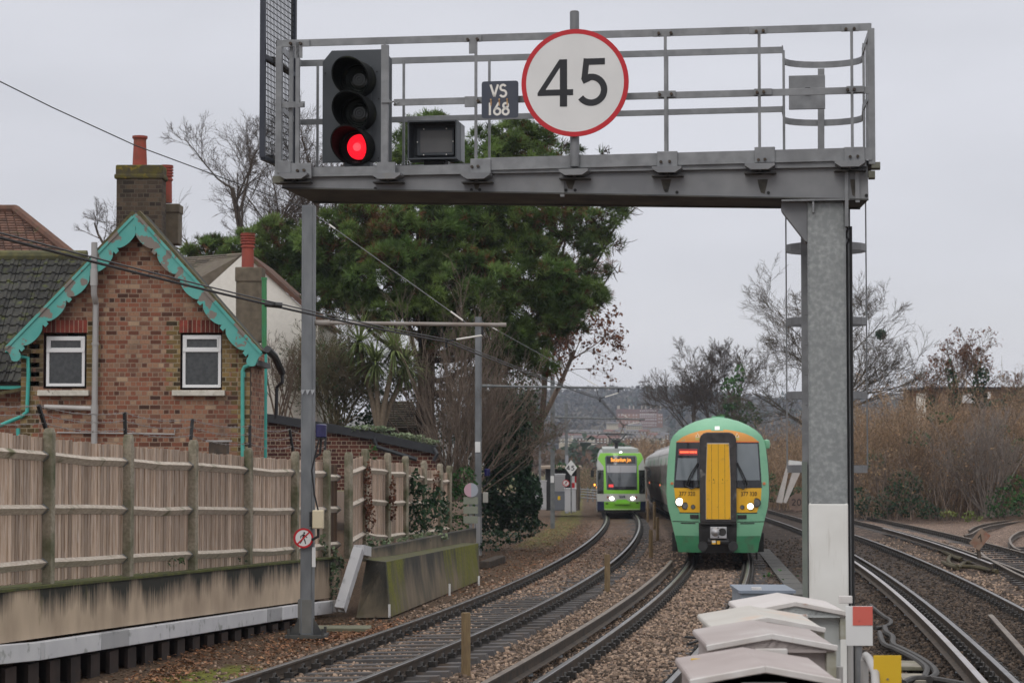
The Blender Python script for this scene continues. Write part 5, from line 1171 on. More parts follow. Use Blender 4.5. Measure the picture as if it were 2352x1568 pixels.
for i, q in enumerate(MASTS):
    Y = q['Y']; b = at(q['x'], q['yb'], Y); z1 = at(q['x'], q['yt'], Y).z; w = q['w']; mm = mast_st if i < 2 else dark_galv
    t = thing("overhead_line_mast", LBL[i], "mast", tuple(b), 0, "overhead line masts beside the tram track")
    m = MB(); a = Vector((b.x, b.y, b.z - .1)); c = Vector((b.x, b.y, z1))
    m.box((b.x - w * .05, Y - w * .49, (a.z + c.z) / 2), (w * .8, .016, c.z - a.z)); m.box((b.x - w * .05, Y + w * .49, (a.z + c.z) / 2), (w * .8, .016, c.z - a.z)); m.box((b.x, Y, (a.z + c.z) / 2), (.02, w * .94, c.z - a.z)); m.box((b.x + w * .43, Y, (a.z + c.z) / 2), (w * .14, w * 1.1, c.z - a.z)); m.box((b.x - w * .38, Y - w * .5, (a.z + c.z) / 2), (w * .12, w * .1, c.z - a.z))
    m.build("pole", mm, t, bevel=.006)
    if i == 0:
        m = MB(); m.box((b.x, Y, b.z + .02), (.62, .6, .05)); m.box((b.x - .02, Y, b.z + .32), (w + .012, w + .012, .50), mi=1)
        for sx in (-1, 1): m.add([(b.x + sx * .11, Y - .12, b.z + .04), (b.x + sx * .26, Y - .12, b.z + .04), (b.x + sx * .11, Y - .12, b.z + .3), (b.x + sx * .11, Y - .10, b.z + .04), (b.x + sx * .26, Y - .10, b.z + .04), (b.x + sx * .11, Y - .10, b.z + .3)], [(0, 1, 2), (3, 5, 4), (1, 4, 5, 2)])
        for sx in (-.26, .26):
            for sy in (-.22, .22): m.tube([(b.x + sx, Y + sy, b.z + .04), (b.x + sx, Y + sy, b.z + .14)], .022, 6)
        m.build("base_plate", [darksteel, mat("grey_foot_coating", (.15, .15, .14), (.19, .19, .18), rough=.8, ns=4)], t)
        m = MB(); m.box((b.x + .11, Y - .12, (at(0, 1255, Y).z + at(0, 1300, Y).z) / 2), (.055, .012, .3)); m.build("number_strip", sign_white, t)
        m = MB()
        for k in range(3): m.add([(b.x - .1 + k * .075, Y - .12, at(0, 895, Y).z), (b.x - .03 + k * .075, Y - .12, at(0, 895, Y).z), (b.x - .07 + k * .075, Y - .17, at(0, 907, Y).z)], [(0, 1, 2)])
        m.build("anti_climb_spikes", galv, t)
    if i in (1, 2):
        yy = (1026, 1100)[i - 1]; m = MB(); m.box((b.x - .01, Y - .125, at(0, yy, Y).z), (.15, .012, .30)); m.build("number_plate", sign_white, t)
    if i == 1: m = MB(); m.box((b.x, Y, at(0, 1230, Y).z), (w + .014, w + .014, 1.1)); m.build("pale_foot_cover", mat("pale_cover", (.36, .36, .37), (.42, .42, .42), rough=.6, ns=3), t)
    if i == 3: m = MB(); m.box((b.x + .03, Y - .01, at(0, 1120, Y).z), (w * .9, w + .03, 3.9)); m.build("pale_cover", mat("pale_mast_cover", (.30, .31, .34), rough=.5), t)
    ay, x0, x1 = q['arm']; A = at(x0, ay - 2, Y); B = at(x1, ay + 3, Y); r = (.030, .034, .036, .04, .05)[i]
    m = MB(); m.tube([A, B], r, 10); m.tube([A, A.lerp(B, .08)], r * 1.5, 10); m.tube([A.lerp(B, .97), B], r * 1.15, 10); m.build("arm", dark_galv if i else mat("brown_insulated_arm", (.24, .20, .17), (.30, .28, .26), rough=.5, ns=3), t)
    Rg = at(*q['reg'], Y); S = at(*q['sa'], Y); f = lambda x: A.lerp(B, (x - x0) / (x1 - x0))
    m = MB(); top = f(q['sa'][0]); m.tube([top, S], r * .6, 6); m.tube([S, S.lerp(Rg, .72)], r * .45, 8, mi=1); m.tube([S.lerp(Rg, .72), Rg], r * .4, 6); m.tube([f(q['reg'][0] - 8), Rg + Vector((-.05, 0, .05))], r * .25, 5); m.tube([Rg + Vector((0, 0, .05)), Rg - Vector((0, 0, .1))], r * .6, 6); m.build("registration_arm", [black, letter_white], t)
    if q['tie']:
        T1 = f(q['tie'][0]) + Vector((0, 0, r)); T0 = Vector((b.x + .08, Y, z1 - .12)); m = MB(); m.tube([T0, T1], .007, 5); 
        for fa, fb in ((.10, .14), (.9, .98)): m.tube([T0.lerp(T1, fa), T0.lerp(T1, fb)], .013, 8, mi=1)
        m.build("stay_wire", [galv, letter_white], t)
# contact wire (twin) along the tram track
cw = thing("contact_wire", "thick dark overhead contact wire sweeping past the masts", "overhead wire", (-4.3, 17.9, 4.0))
wire_b = mat("contact_wire_black", (.022, .022, .026), (.035, .033, .033), rough=.5, ns=5)
RP = [at(q['reg'][0], q['reg'][1] + 2, q['Y']) for q in MASTS]; p0 = at(0, 546, 17.9); p_ = p0 + (p0 - RP[0]) * .7
pts = [p_, p0]
def catn(a, b, n, sag):
    return [a.lerp(b, j / n) - Vector((0, 0, sag * 4 * j / n * (1 - j / n))) for j in range(1, n + 1)]
pts += catn(p0, RP[0], 10, .05)
for a, b in zip(RP[:-1], RP[1:]): pts += catn(a, b, 12, .02)
m = MB(); m.tube(pts, .014, 6); m.tube([p + Vector((0.02, 0, .035)) for p in pts], .009, 5)
q = pts[1].lerp(pts[6], .93); m.tube([q + Vector((-.1, 0, .02)), q + Vector((.1, 0, 0))], .035, 8); m.build("wire", wire_b, cw)
tw = thing("stay_cable", "thin cable running from the top left down to the nearest mast head", "cable", tuple(at(0, 190, 26)))
a, b, c = at(-500, -60, 21), at(310, 334, 29), at(693, 476, 32.7); m = MB(); m.tube([a, at(120, 247, 27.2), b, at(520, 412, 31), c], .008, 5); m.build("wire", wire_b, tw)
# ------------------------------------------------------------------ things fixed to the masts
def noped(name, label, ctr, r, yaw=0):
    t = thing(name, label, "sign", tuple(ctr)); M = frame(ctr, (math.cos(yaw), math.sin(yaw), 0), ZD)
    m = MB(); m.prism(arc(0, 0, r, 0, 350, 35), -.004, 0, M); m.build("back", galv, t)
    m = MB(); m.prism(arc(0, 0, r * .9, 0, 350, 35), 0, .003, M); m.build("disc", sign_white, t)
    m = MB(); m.ribbon(arc(0, 0, r * .90, 0, 352, 44), r * .2, 0, .005, M, closed=True); m.build("red_ring", sign_red, t)
    m = MB(); k = r / 100.
    m.prism(arc(8 * k, 52 * k, 10 * k, 0, 330, 11), .003, .006, M); m.ribbon([(4 * k, 40 * k), (-2 * k, 2 * k)], 20 * k, .003, .006, M); m.ribbon([(-2 * k, 36 * k), (-26 * k, 18 * k), (-28 * k, -2 * k)], 8 * k, .0031, .0061, M); m.ribbon([(8 * k, 34 * k), (22 * k, 14 * k), (38 * k, 4 * k)], 8 * k, .0032, .0062, M)
    m.ribbon([(2 * k, 4 * k), (14 * k, -24 * k), (22 * k, -58 * k)], 11 * k, .0033, .0063, M); m.ribbon([(-6 * k, 4 * k), (-16 * k, -26 * k), (-34 * k, -52 * k)], 11 * k, .0034, .0064, M); m.build("walking_figure", sign_black, t)
    m = MB(); m.ribbon([(-60 * k, -60 * k), (60 * k, 60 * k)], 15 * k, .0065, .008, M); m.build("red_bar", sign_red, t); return t
noped("no_walking_sign", "round red and white no walking sign on the nearest mast", at(697, 1235, 32.52), .152)
blue_l = mat("blue_lamp_lens", (.015, .014, .07), (.022, .02, .10), rough=.25, ns=20, spec=.6)
def beacon(label, x, y, Y, s, mx):
    t = thing("blue_lamp", label, "lamp", tuple(at(x, y + 12, Y))); p = at(x, y, Y); m = MB(); m.lathe([(.075 * s, -.10 * s), (.085 * s, -.09 * s), (.085 * s, .085 * s), (.07 * s, .10 * s), (.03 * s, .105 * s)], Matrix.Translation(p), 16); m.build("lens", blue_l, t, smooth=True)
    m = MB(); m.lathe([(.09 * s, -.13 * s), (.09 * s, -.10 * s), (.05 * s, -.10 * s)], Matrix.Translation(p), 16); m.tube([p - Vector((0, 0, .12 * s)), p - Vector((.02, 0, .35 * s)), Vector((mx, Y, p.z - .42 * s))], .02 * s, 6); m.build("base", black, t)
beacon("small blue lamp on a bracket of the nearest mast", 738, 989, 32.6, 1.0, at(722, 1000, 32.7).x)
beacon("small blue lamp on the second mast by the hedge", 1119, 1084, 60.9, 1.0, at(1107, 1084, 61).x)
def jbox(label, x, y, Y, w, h, m_, cable=None):
    t = thing("junction_box", label, "junction box", tuple(at(x, y + h * FPX / Y / 2, Y))); p = at(x, y, Y); m = MB(); m.box(p, (w, .14, h)); m.build("case", m_, t, bevel=.012)
    m = MB(); m.box(p - Vector((0, .073, 0)), (w * .9, .01, h * .93)); m.build("lid", m_, t, bevel=.004); m = MB(); m.box(p + Vector((-w * .65, .04, 0)), (w * .3, .06, h * .8)); m.tube([p - Vector((0, 0, h / 2)), p - Vector((0, 0, h / 2 + .12)), p - Vector((.1, 0, h / 2 + .17))], .022, 6); m.build("bracket", black, t)
    if cable: m = MB(); m.tube([at(a, b, Y) for a, b in cable], .014, 6); m.build("cable", black, t)
cream = mat("cream_box_paint", (.60, .52, .36), (.64, .56, .40), rough=.5, ns=3)
jbox("cream metal box on the nearest mast beside the no walking sign", 731, 1192, 32.5, .17, .28, cream, [(731, 1172), (722, 1135), (716, 1080), (726, 1035), (734, 1005)])
jbox("pale grey box low on the second mast", 1115, 1142, 60.9, .15, .3, mat("pale_box_paint", (.42, .41, .37), rough=.6))
t = thing("track_side_sign", "back of a round sign with three small plates on a grey post", "sign", tuple(at(1081, 1228, 56)))
m = MB(); m.tube([at(1081, 1232, 56), at(1081, 1108, 56)], .045, 10); m.build("post", galv, t); m = MB(); M = frame(at(1082, 1125, 55.93), XD, ZD)
m.prism(arc(0, 0, .185, 90, 270, 16), 0, .01, M, 0); m.prism(arc(0, 0, .185, -90, 90, 16), 0, .01, M, 1); m.build("disc", [mat("pink_faded", (.50, .32, .38), rough=.5), mat("sign_back_grey", (.34, .37, .42), rough=.4)], t)
m = MB()
for y in (1149, 1171, 1193): m.box(at(1081, y, 55.95), (.38, .012, .19))
m.build("plates", mat("sign_back_green_grey", (.22, .24, .19), rough=.6), t)
# ------------------------------------------------------------------ trackside cabinets and signs beyond the hedge
def cabinet(label, x0, x1, y0, y1, Y, m_, d=.6, cat="cabinet", extra=None, name="equipment_cabinet"):
    a, b = at(x0, y1, Y), at(x1, y0, Y); t = thing(name, label, cat, ((a.x + b.x) / 2, Y, a.z)); m = MB(); m.box(((a.x + b.x) / 2, Y + d / 2, (a.z + b.z) / 2), (b.x - a.x, d, b.z - a.z)); m.build("case", m_, t, bevel=.015)
    m = MB(); m.box(((a.x + b.x) / 2, Y + d / 2, b.z + .02), (b.x - a.x + .06, d + .06, .05)); m.build("top", m_, t); m = MB(); w = b.x - a.x; m.box(((a.x + b.x) / 2 - w * .02, Y - .006, (a.z + b.z) / 2), (w * .9, .02, (b.z - a.z) * .9)); m.build("door", m_, t, bevel=.004); return t
cabinet("tall light grey cabinet behind the diamond 45 sign", 1298, 1323, 1123, 1175, 108, mat("light_grey_cabinet", (.44, .44, .46), rough=.5))
gb = mat("corrugated_grey", (.42, .42, .43), (.36, .36, .37), rough=.5, ns=.1)
t = cabinet("grey relay cabinet with a yellow warning label right of the slim dark mast", 1270, 1300, 1130, 1172, 112, mat("mid_grey_cabinet", (.13, .14, .16), rough=.5))
p = at(1284, 1143, 111.97); m = MB(); m.box(p, (.13, .01, .2)); m.build("warning_label", mat("warning_yellow", (.7, .45, .02), rough=.5), t)
t = cabinet("corrugated grey unit above the relay cabinet", 1270, 1298, 1090, 1129, 114, gb, 1.0, "unit", name="ventilation_unit")
m = MB()
for k in range(9): m.box(at(1284, 1093 + k * 4, 113.95), (.62, .04, .05))
m.build("louvres", gb, t)
t = thing("trackside_hut", "dark timber trackside hut with an ivy covered flat roof behind the cabinets", "hut", tuple(at(1290, 1170, 118)))
a, b = at(1254, 1172, 118), at(1326, 1075, 118); m = MB(); m.box(((a.x + b.x) / 2, 119.5, (a.z + b.z) / 2), (b.x - a.x, 2.4, b.z - a.z)); m.build("wall", black, t)
m = MB(); m.box(((a.x + b.x) / 2, 119.4, b.z + .05), (b.x - a.x + .5, 2.9, .14)); m.build("roof", mat("pale_roof_edge", (.35, .28, .22), rough=.8), t); m = MB(); m.tube([at(1328, 1172, 117.5), at(1328, 1072, 117.5)], .1, 8); m.build("corner_post", bark, t)
m = MB(); p = at(1320, 1108, 117.8)
for i in range(2):
    for j in range(2): m.box(p + Vector(((i - .5) * .2, 0, (j - .5) * .36)), (.2, .02, .36), mi=(i + j) % 2)
m.build("chequer_plate", [sign_red, sign_white], t)
cabinet("low whitewashed block wall behind the hedge foot", 1225, 1255, 1105, 1170, 100, mat("whitewashed_block", (.38, .38, .40), (.46, .46, .47), rough=.9, ns=2), .3, "wall", name="block_wall")
t = thing("diamond_speed_sign", "small white diamond 45 speed sign on a thin grey post", "speed sign", tuple(at(1313, 1178, 104)))
m = MB(); m.tube([at(1312, 1178, 104), at(1312, 1086, 104)], .035, 8); m.build("post", dark_galv, t); M = frame(at(1311.5, 1074, 103.94), XD, ZD); w = .30; m = MB(); m.prism([(0, -w * 1.28), (w, 0), (0, w * 1.28), (-w, 0)], 0, .01, M); m.build("plate", sign_white, t)
m = MB(); x = strokes(m, "4", -.215, -.11, .22, .042, M, .01, .013); strokes(m, "5", .015, -.11, .22, .042, M, .01, .013); m.build("digits", sign_black, t)
noped("no_walking_sign", "tiny round no walking sign above the light grey cabinet", at(1300, 1109, 105), .17)
# marker stakes between the tram track and the train's track
for k, (x, yb, yt) in enumerate([(1070, 1553, 1406), (1395, 1362, 1272), (1495, 1280, 1216), (1510, 1240, 1187), (1503, 1215, 1152), (1488, 1200, 1150)]):
    p = gp(x, yb, -.2); h = at(x, yt, p.y).z - p.z; t = thing("marker_stake", ["tall square timber stake nearest the camera between two tracks", "square timber stake beside the bend of the tram track", "timber stake left of the train front", "short pale stake close beside the train", "thin stake between tram and train", "thin stake just right of the tram"][k], "stake", tuple(p), 0, "timber marker stakes")
    w = .088; m = MB(); m.box(p + Vector((0, 0, h / 2 - .05)), (w, w, h + .1), Matrix.Rotation(.5, 3, 'Z')); m.build("stake", stake_wood, t, bevel=.006)
for k, (x, yb, yt) in enumerate([(895, 1416, 1387), (1033, 1366, 1340), (1100, 1343, 1322)]):
    p = gp(x, yb, -.2) - Vector((0, .1, 0)); h = at(x, yt, p.y).z - p.z; t = thing("datum_marker", "thin white datum peg at the %s of the mossy ramp wall" % ("near end foot", "middle foot", "far end foot")[k], "peg", tuple(p)); m = MB(); m.box(p + Vector((0, 0, h / 2)), (.04, .02, h)); m.build("peg", sign_white, t)
m = MB(); a = gp(742, 1448, -.18); m.box(a + Vector((.25, .35, .0)), (.95, .55, .07)); o = m.build("concrete_lid", mat("mossy_slab", (.15, .15, .10), (.19, .185, .13), rough=.95, ns=6), None, bevel=.01); tag(o, "flat mossy concrete lid on the ground beside the nearest mast foot", "slab")
m = MB(); a, b = gp(1112, 1297, -.13), gp(1150, 1283, -.13); m.bar(a, b, .28, .2); o = m.build("old_sleeper", rail_side, None, bevel=.02); tag(o, "broken concrete sleeper end lying in leaves past the ramp wall", "sleeper")
# ------------------------------------------------------------------ the commuter train
tgreen = mat("train_mint_green", (.185, .43, .265), (.21, .47, .29), rough=.4, ns=1.5, coat=.3, c3=(.10, .30, .20), ns3=2.2, lo3=.58, hi3=.8)
tgreen_lo = mat("train_lower_green", (.045, .22, .105), (.07, .26, .13), rough=.4, ns=3, coat=.2, c3=(.09, .12, .08), ns3=4, lo3=.5, hi3=.75)
yellow = mat("train_warning_yellow", (.80, .44, .02), (.76, .41, .022), rough=.4, ns=3, c3=(.45, .26, .04), ns3=5, lo3=.62, hi3=.8)
orange = mat("train_orange_band", (.74, .33, .07), (.70, .31, .07), rough=.4, ns=3)
orange_edge = mat("train_orange_edge", (.72, .15, .03), rough=.4)
gang = mat("scuffed_gangway_rubber", (.03, .028, .028), (.055, .05, .05), rough=.7, ns=6, c3=(.24, .23, .22), ns3=3.5, lo3=.60, hi3=.72)
glass_blk = mat("black_cab_surround", (.012, .012, .015), rough=.12, spec=.6)
glass_cab = mat("cab_windscreen", (.16, .185, .20), (.21, .235, .25), rough=.10, ns=1.2, spec=.6)  # pale grey base colour: reflection on the panes is painted in
num_m = mat("dark_number", (.08, .05, .02), rough=.6)
lit = mat("lit_headlight", (.9, .88, .8), rough=.3, emit=(1, .90, .72), estr=3)
led_red = mat("red_led_display", (.1, .01, .01), rough=.4, emit=(1, .13, .05), estr=2.6)
led_glow = mat("display_glass_red", (.16, .02, .02), rough=.3, emit=(.5, .05, .05), estr=.35)
lampgrey = mat("unlit_lamp", (.10, .10, .10), (.16, .16, .15), rough=.25, ns=12)
silver = mat("silver_coupler", (.5, .5, .52), (.42, .42, .44), rough=.4, metal=.4, ns=6)
saloon = mat("train_side_window", (.05, .042, .038), (.085, .072, .066), rough=.4, ns=.8, spec=.25)
side_grey = mat("train_lower_side", (.24, .205, .185), (.18, .155, .14), rough=.45, ns=1.5)
side_white = mat("train_upper_side", (.36, .38, .355), (.30, .32, .30), rough=.45, ns=1.5)
roof_grey = mat("train_roof_grey", (.42, .41, .41), (.36, .35, .35), rough=.6, ns=1.5, st=(1, 3, 1))
under = mat("underframe_black", (.018, .017, .017), (.035, .032, .03), rough=.75, ns=4)
tmarker = mat("orange_marker", (.65, .20, .08), rough=.4)
TY = 53.6
def tframe(f, y0, dist):
    y = y0; d = 0
    while d < dist: s = f(y + .25) - f(y - .25); st = .5; d += st; y += st / math.hypot(1, s / .5)
    return y
c0 = centre(main_L, TY); dirT = (centre(main_L, TY + 12) - centre(main_L, TY)); dirT.z = 0; dirT.normalize()
train = thing("commuter_train", "mint green commuter train with a yellow gangway door numbered 377 320", "train", tuple(c0))
TM = Matrix((Vector((dirT.y, -dirT.x, 0)), dirT, Vector((0, 0, 1)))).transposed().to_4x4(); TM = TM @ Matrix.Diagonal((.925, 1, .972, 1)); TM.translation = c0
SC = .00276
def cx(c): return (c - 585) * SC
def cz(c): return 3.78 - (c - 100) * SC
OUT = [(-1.06, .29), (-1.14, .62), (-1.26, 1.10), (-1.355, 1.45), (-1.39, 1.75), (-1.385, 2.2), (-1.36, 2.6), (-1.31, 3.0), (-1.27, 3.18), (-1.20, 3.30), (-1.06, 3.43), (-.85, 3.56), (-.6, 3.67), (-.3, 3.75), (0, 3.78)]
ZS = [p[1] for p in OUT]; XS = [-p[0] for p in OUT]
def halfw(z): return float(np.interp(z, ZS, XS))
def fy(x, z):
    return .42 * (abs(x) / 1.39) ** 2.6 + (.30 * max(0, (z - 1.65) / 2.1) ** 1.5) + (.50 * max(0, (z - 3.2) / .58) ** 2.4) + (.10 * max(0, (1.0 - z) / .7) ** 1.5)
def fpatch(mb, poly, off=.006, step=.07, mi=0, t=1.0, fyf=fy, M=None):
    """panel that follows the curve of the nose; poly in (x, z), cut in horizontal strips"""
    M = M or TM; zs = sorted({round(p[1], 4) for p in poly}); z0, z1 = zs[0], zs[-1]; n = max(1, int((z1 - z0) / step)); L = sorted(set([z0 + (z1 - z0) * i / n for i in range(n + 1)] + zs))
    def span(z):
        X = []; k = len(poly)
        for i in range(k):
            (xa, za), (xb, zb_) = poly[i], poly[(i + 1) % k]
            if abs(za - zb_) < 3e-4:
                if abs(z - za) < 4e-4: X += [xa, xb]
            elif min(za, zb_) - 2e-4 <= z <= max(za, zb_) + 2e-4: X.append(xa + (xb - xa) * (z - za) / (zb_ - za))
        return (min(X), max(X))
    b = len(mb.v); nx = 8
    for z in L:
        a, c = span(z)
        for i in range(nx + 1): x = a + (c - a) * i / nx; mb.v.append(tuple(M @ Vector((x, fyf(x, z) - off, z))))
    for j in range(len(L) - 1):
        for i in range(nx): q = b + j * (nx + 1) + i; mb.f.append((q, q + 1, q + nx + 2, q + nx + 1)); mb.m.append(mi); mb.t.append(t)
def disc_on(mb, x, z, r, off, d=.02, mi=0, M=None, fyf=fy, n=18):
    M = M or TM; c = M @ Vector((x, fyf(x, z) - off, z)); ax = M.to_3x3() @ Vector((0, -1, 0)); mb.tube([c, c + ax * d], r, n, mi)
# nose shell and first car
mb = MB(); zs = sorted(set(ZS + list(np.linspace(.29, 3.77, 40)))); rows = []
nx = 20; b = 0
for z in zs:
    h = halfw(z)
    for i in range(nx + 1): x = -h + 2 * h * i / nx; mb.v.append(tuple(TM @ Vector((x, fy(x, z), z))))
for j in range(len(zs) - 1):
    for i in range(nx): q = j * (nx + 1) + i; mb.f.append((q, q + 1, q + nx + 2, q + nx + 1)); zz = zs[j]; mb.m.append(0); mb.t.append(1)
for sg_, i in ((-1, 0), (1, nx)):
    for j in range(len(zs) - 1):
        q0, q1 = j * (nx + 1) + i, (j + 1) * (nx + 1) + i; k = len(mb.v); mb.v += [tuple(TM @ Vector((sg_ * halfw(zs[j]), 2.6, zs[j]))), tuple(TM @ Vector((sg_ * halfw(zs[j + 1]), 2.6, zs[j + 1])))]
        mb.f.append((q0, q1, k + 1, k) if sg_ < 0 else (q0, k, k + 1, q1)); mb.m.append(0); mb.t.append(1)
nose = mb.build("cab", tgreen, train, smooth=True)
mb = MB(); fpatch(mb, [(-1.075, .29), (1.075, .29), (1.15, .72), (-1.15, .72)], .022); mb.build("lower_valance", tgreen_lo, train, smooth=True)
mb = MB(); fpatch(mb, [(cx(430), cz(1365)), (cx(740), cz(1365)), (cx(768), cz(1320)), (cx(772), cz(1085)), (cx(400), cz(1085)), (cx(402), cz(1320))], .028); mb.build("dark_recess_patch", under, train)  # flat black patch; the dark of the hollow is put into the colour
mb = MB()
for a, b_ in ((140, 400), (775, 1040)): fpatch(mb, [(cx(a), cz(1080)), (cx(b_), cz(1080)), (cx(b_), cz(1073)), (cx(a), cz(1073))], .006)
for a, b_ in ((222, 368), (805, 945)): fpatch(mb, [(cx(a), cz(1096)), (cx(b_), cz(1096)), (cx(b_), cz(1086)), (cx(a), cz(1086))], .009, mi=1)
fpatch(mb, [(cx(178), cz(1062)), (cx(200), cz(1010)), (cx(235), cz(993)), (cx(400), cz(993)), (cx(400), cz(985)), (cx(230), cz(985)), (cx(190), cz(1005))][::-1] if False else [(cx(205), cz(998)), (cx(400), cz(998)), (cx(400), cz(990)), (cx(212), cz(990))], .007)
fpatch(mb, [(cx(775), cz(998)), (cx(975), cz(998)), (cx(968), cz(990)), (cx(775), cz(990))], .007); mb.build("panel_seam", [under, rubber], train)
mb = MB()
for a, b_ in (((315, 1010), (400, 1048)), ((778, 1010), (868, 1048))): fpatch(mb, [(cx(a[0]), cz(b_[1])), (cx(b_[0]), cz(b_[1])), (cx(b_[0]), cz(a[1])), (cx(a[0]), cz(a[1]))], .03)
mb.build("jumper_socket", under, train)
top = [(cx(990), cz(330)), (cx(930), cz(285)), (cx(850), cz(252)), (cx(760), cz(230)), (cx(670), cz(218)), (cx(585), cz(215)), (cx(500), cz(218)), (cx(410), cz(230)), (cx(320), cz(255)), (cx(245), cz(285)), (cx(185), cz(330))]
mb = MB(); fpatch(mb, top, .006, .02); fpatch(mb, [(cx(178), cz(337)), (cx(998), cz(337)), (cx(990), cz(328)), (cx(186), cz(328))], .008, mi=1); mb.build("orange_band", [orange, orange_edge], train, smooth=True)
mb = MB(); fpatch(mb, [(cx(156), cz(762)), (cx(412), cz(762)), (cx(412), cz(990)), (cx(218), cz(990)), (cx(176), cz(915))][::-1], .006); mb.build("yellow_panel", yellow, train, smooth=True); mb = MB(); fpatch(mb, [(cx(766), cz(762)), (cx(1016), cz(762)), (cx(1008), cz(880)), (cx(968), cz(990)), (cx(766), cz(990))][::-1], .006); mb.build("yellow_panel", yellow, train, smooth=True)
for k, (p, g) in enumerate((([(180, 337), (416, 337), (408, 762), (154, 762)], [(196, 484), (386, 484), (386, 690), (174, 690)]), ([(768, 337), (992, 337), (1020, 762), (768, 762)], [(778, 350), (980, 350), (1000, 690), (778, 690)]))):
    mb = MB(); fpatch(mb, [(cx(x), cz(y)) for x, y in p], .012); w = mb.build("windscreen", glass_blk, train, smooth=True)
    mb = MB(); fpatch(mb, [(cx(x), cz(y)) for x, y in g], .017); mb.build("glass", glass_cab, w, smooth=True)
    mb = MB()
    bs_ = ((262, 742), (340, 540)) if k == 0 else ((905, 745), (815, 560))
    P = lambda x, y, o: TM @ Vector((cx(x), fy(cx(x), cz(y)) - o, cz(y)))
    if k == 0: a, b_, c_ = (395, 525), (330, 620), (270, 740)
    else: a, b_, c_ = (780, 525), (830, 620), (885, 735)
    mb.tube([P(*a, .06), P(*b_, .07), P(*c_, .06)], .017, 6); mb.tube([P(a[0], a[1] + 15, .06), P((b_[0] + c_[0]) // 2 + (20 if k == 0 else -20), b_[1] + 60, .07), P(c_[0] + (25 if k == 0 else -30), c_[1] - 5, .06)], .012, 6)
    x0, x1 = (255, 405) if k == 0 else (772, 905)
    mb.tube([P(c_[0], c_[1], .06), P((x0 + x1) / 2, 770, .07), P(x1 if k == 0 else x0, 748, .06), P(395 if k == 0 else 780, 690, .06)], .018, 6); mb.build("wiper", rubber, w)
mb = MB(); fpatch(mb, [(cx(205), cz(456)), (cx(390), cz(456)), (cx(390), cz(398)), (cx(205), cz(398))], .018); dsp = mb.build("destination_display", led_glow, train)
mb = MB()
for a, b_ in ((216, 272), (276, 304), (312, 358), (364, 384)):
    x = a
    while x < b_ - 3: fpatch(mb, [(cx(x), cz(436)), (cx(x + 8), cz(436)), (cx(x + 8), cz(420)), (cx(x), cz(420))], .021); x += 10
mb.build("display_text", led_red, dsp)
# gangway
mb = MB(); ay = -.17
def gx_(pts): return [(cx(x), cz(y)) for x, y in pts]
GMx = TM @ Matrix(((1, 0, 0, 0), (0, 0, -1, 0), (0, 1, 0, 0), (0, 0, 0, 1)))          # local xz plane, extrude towards -y
rim = [(412, 1080), (412, 310), (424, 275), (450, 252), (485, 243), (700, 243), (735, 252), (758, 275), (768, 310), (770, 1080)]
mb.prism(gx_(rim)[::-1] if False else gx_(rim[::-1]), -.5, .16, GMx); gw = mb.build("gangway", gang, train, bevel=.03)
mb = MB(); mb.prism(gx_([(470, 1052), (712, 1052), (714, 700), (700, 342), (484, 342), (470, 700)]), .16, .172, GMx); mb.build("door_surround", silver, gw)
mb = MB(); mb.prism(gx_([(474, 1050), (710, 1050), (711, 700), (697, 350), (488, 350), (474, 700)]), .172, .185, GMx); gd = mb.build("gangway_door", yellow, train, bevel=.006)
mb = MB()
for x in (528, 594, 657): mb.prism(gx_([(x - 1.5, 1050), (x + 1.5, 1050), (x + 1.5, 350), (x - 1.5, 350)]), .185, .1865, GMx)
for x in (547, 635): mb.ribbon(gx_([(x - 12, 716), (x + 12, 716), (x + 12, 680)]) if x < 600 else gx_([(x - 12, 716), (x + 12, 716)]), .006, .185, .188, GMx); mb.ribbon(gx_([(x, 676), (x, 690)]), .02, .185, .188, GMx)
for x, y in ((484, 1040), (700, 1040), (484, 360), (694, 360), (506, 690), (678, 690), (584, 938)): mb.prism(gx_([(x - 3, y + 3), (x + 3, y + 3), (x + 3, y - 3), (x - 3, y - 3)]), .185, .188, GMx)
mb.build("door_seams", num_m, gd)
mb = MB(); mb.prism(gx_([(420, 1095), (765, 1095), (768, 1078), (415, 1078)]), -.4, .14, GMx); mb.build("gangway_foot", under, train)
mb = MB(); mb.prism(gx_([(512, 1225), (672, 1225), (672, 1120), (512, 1120)]), -.1, .30, GMx); cp = mb.build("coupler", silver, train, bevel=.012)
q = lambda x, y, d: GMx @ Vector((cx(x), cz(y), d))
mb = MB(); mb.tube([q(630, 1166, .302), q(630, 1166, .306)], .098, 20); mb.tube([q(592, 1212, .30), q(592, 1212, .305)], .02, 10); mb.tube([q(588, 1128, .30), q(588, 1128, .305)], .015, 10); mb.build("socket", under, cp)
mb = MB(); mb.tube([q(564, 1166, .30), q(566, 1166, .34), q(572, 1167, .40), q(576, 1168, .42)], [.11, .09, .045, .02], 20); mb.build("cone", silver, cp, smooth=True)
mb = MB(); mb.tube([q(490, 1255, .18), q(690, 1255, .18)], .07, 12); mb.tube([q(440, 1300, .05), q(440, 1300, .2)], .12, 14); mb.tube([q(735, 1300, .05), q(735, 1300, .2)], .12, 14); mb.build("buffer", rubber, train)
mb = MB(); mb.prism(gx_([(528, 1279), (566, 1279), (566, 1243), (528, 1243)]), .252, .256, GMx); mb.prism(gx_([(577, 1279), (608, 1279), (608, 1247), (577, 1247)]), .252, .256, GMx); mb.prism(gx_([(530, 1266), (564, 1266), (564, 1245), (530, 1245)]), .2565, .258, GMx, 1); mb.build("warning_labels", [yellow, sign_white], train)
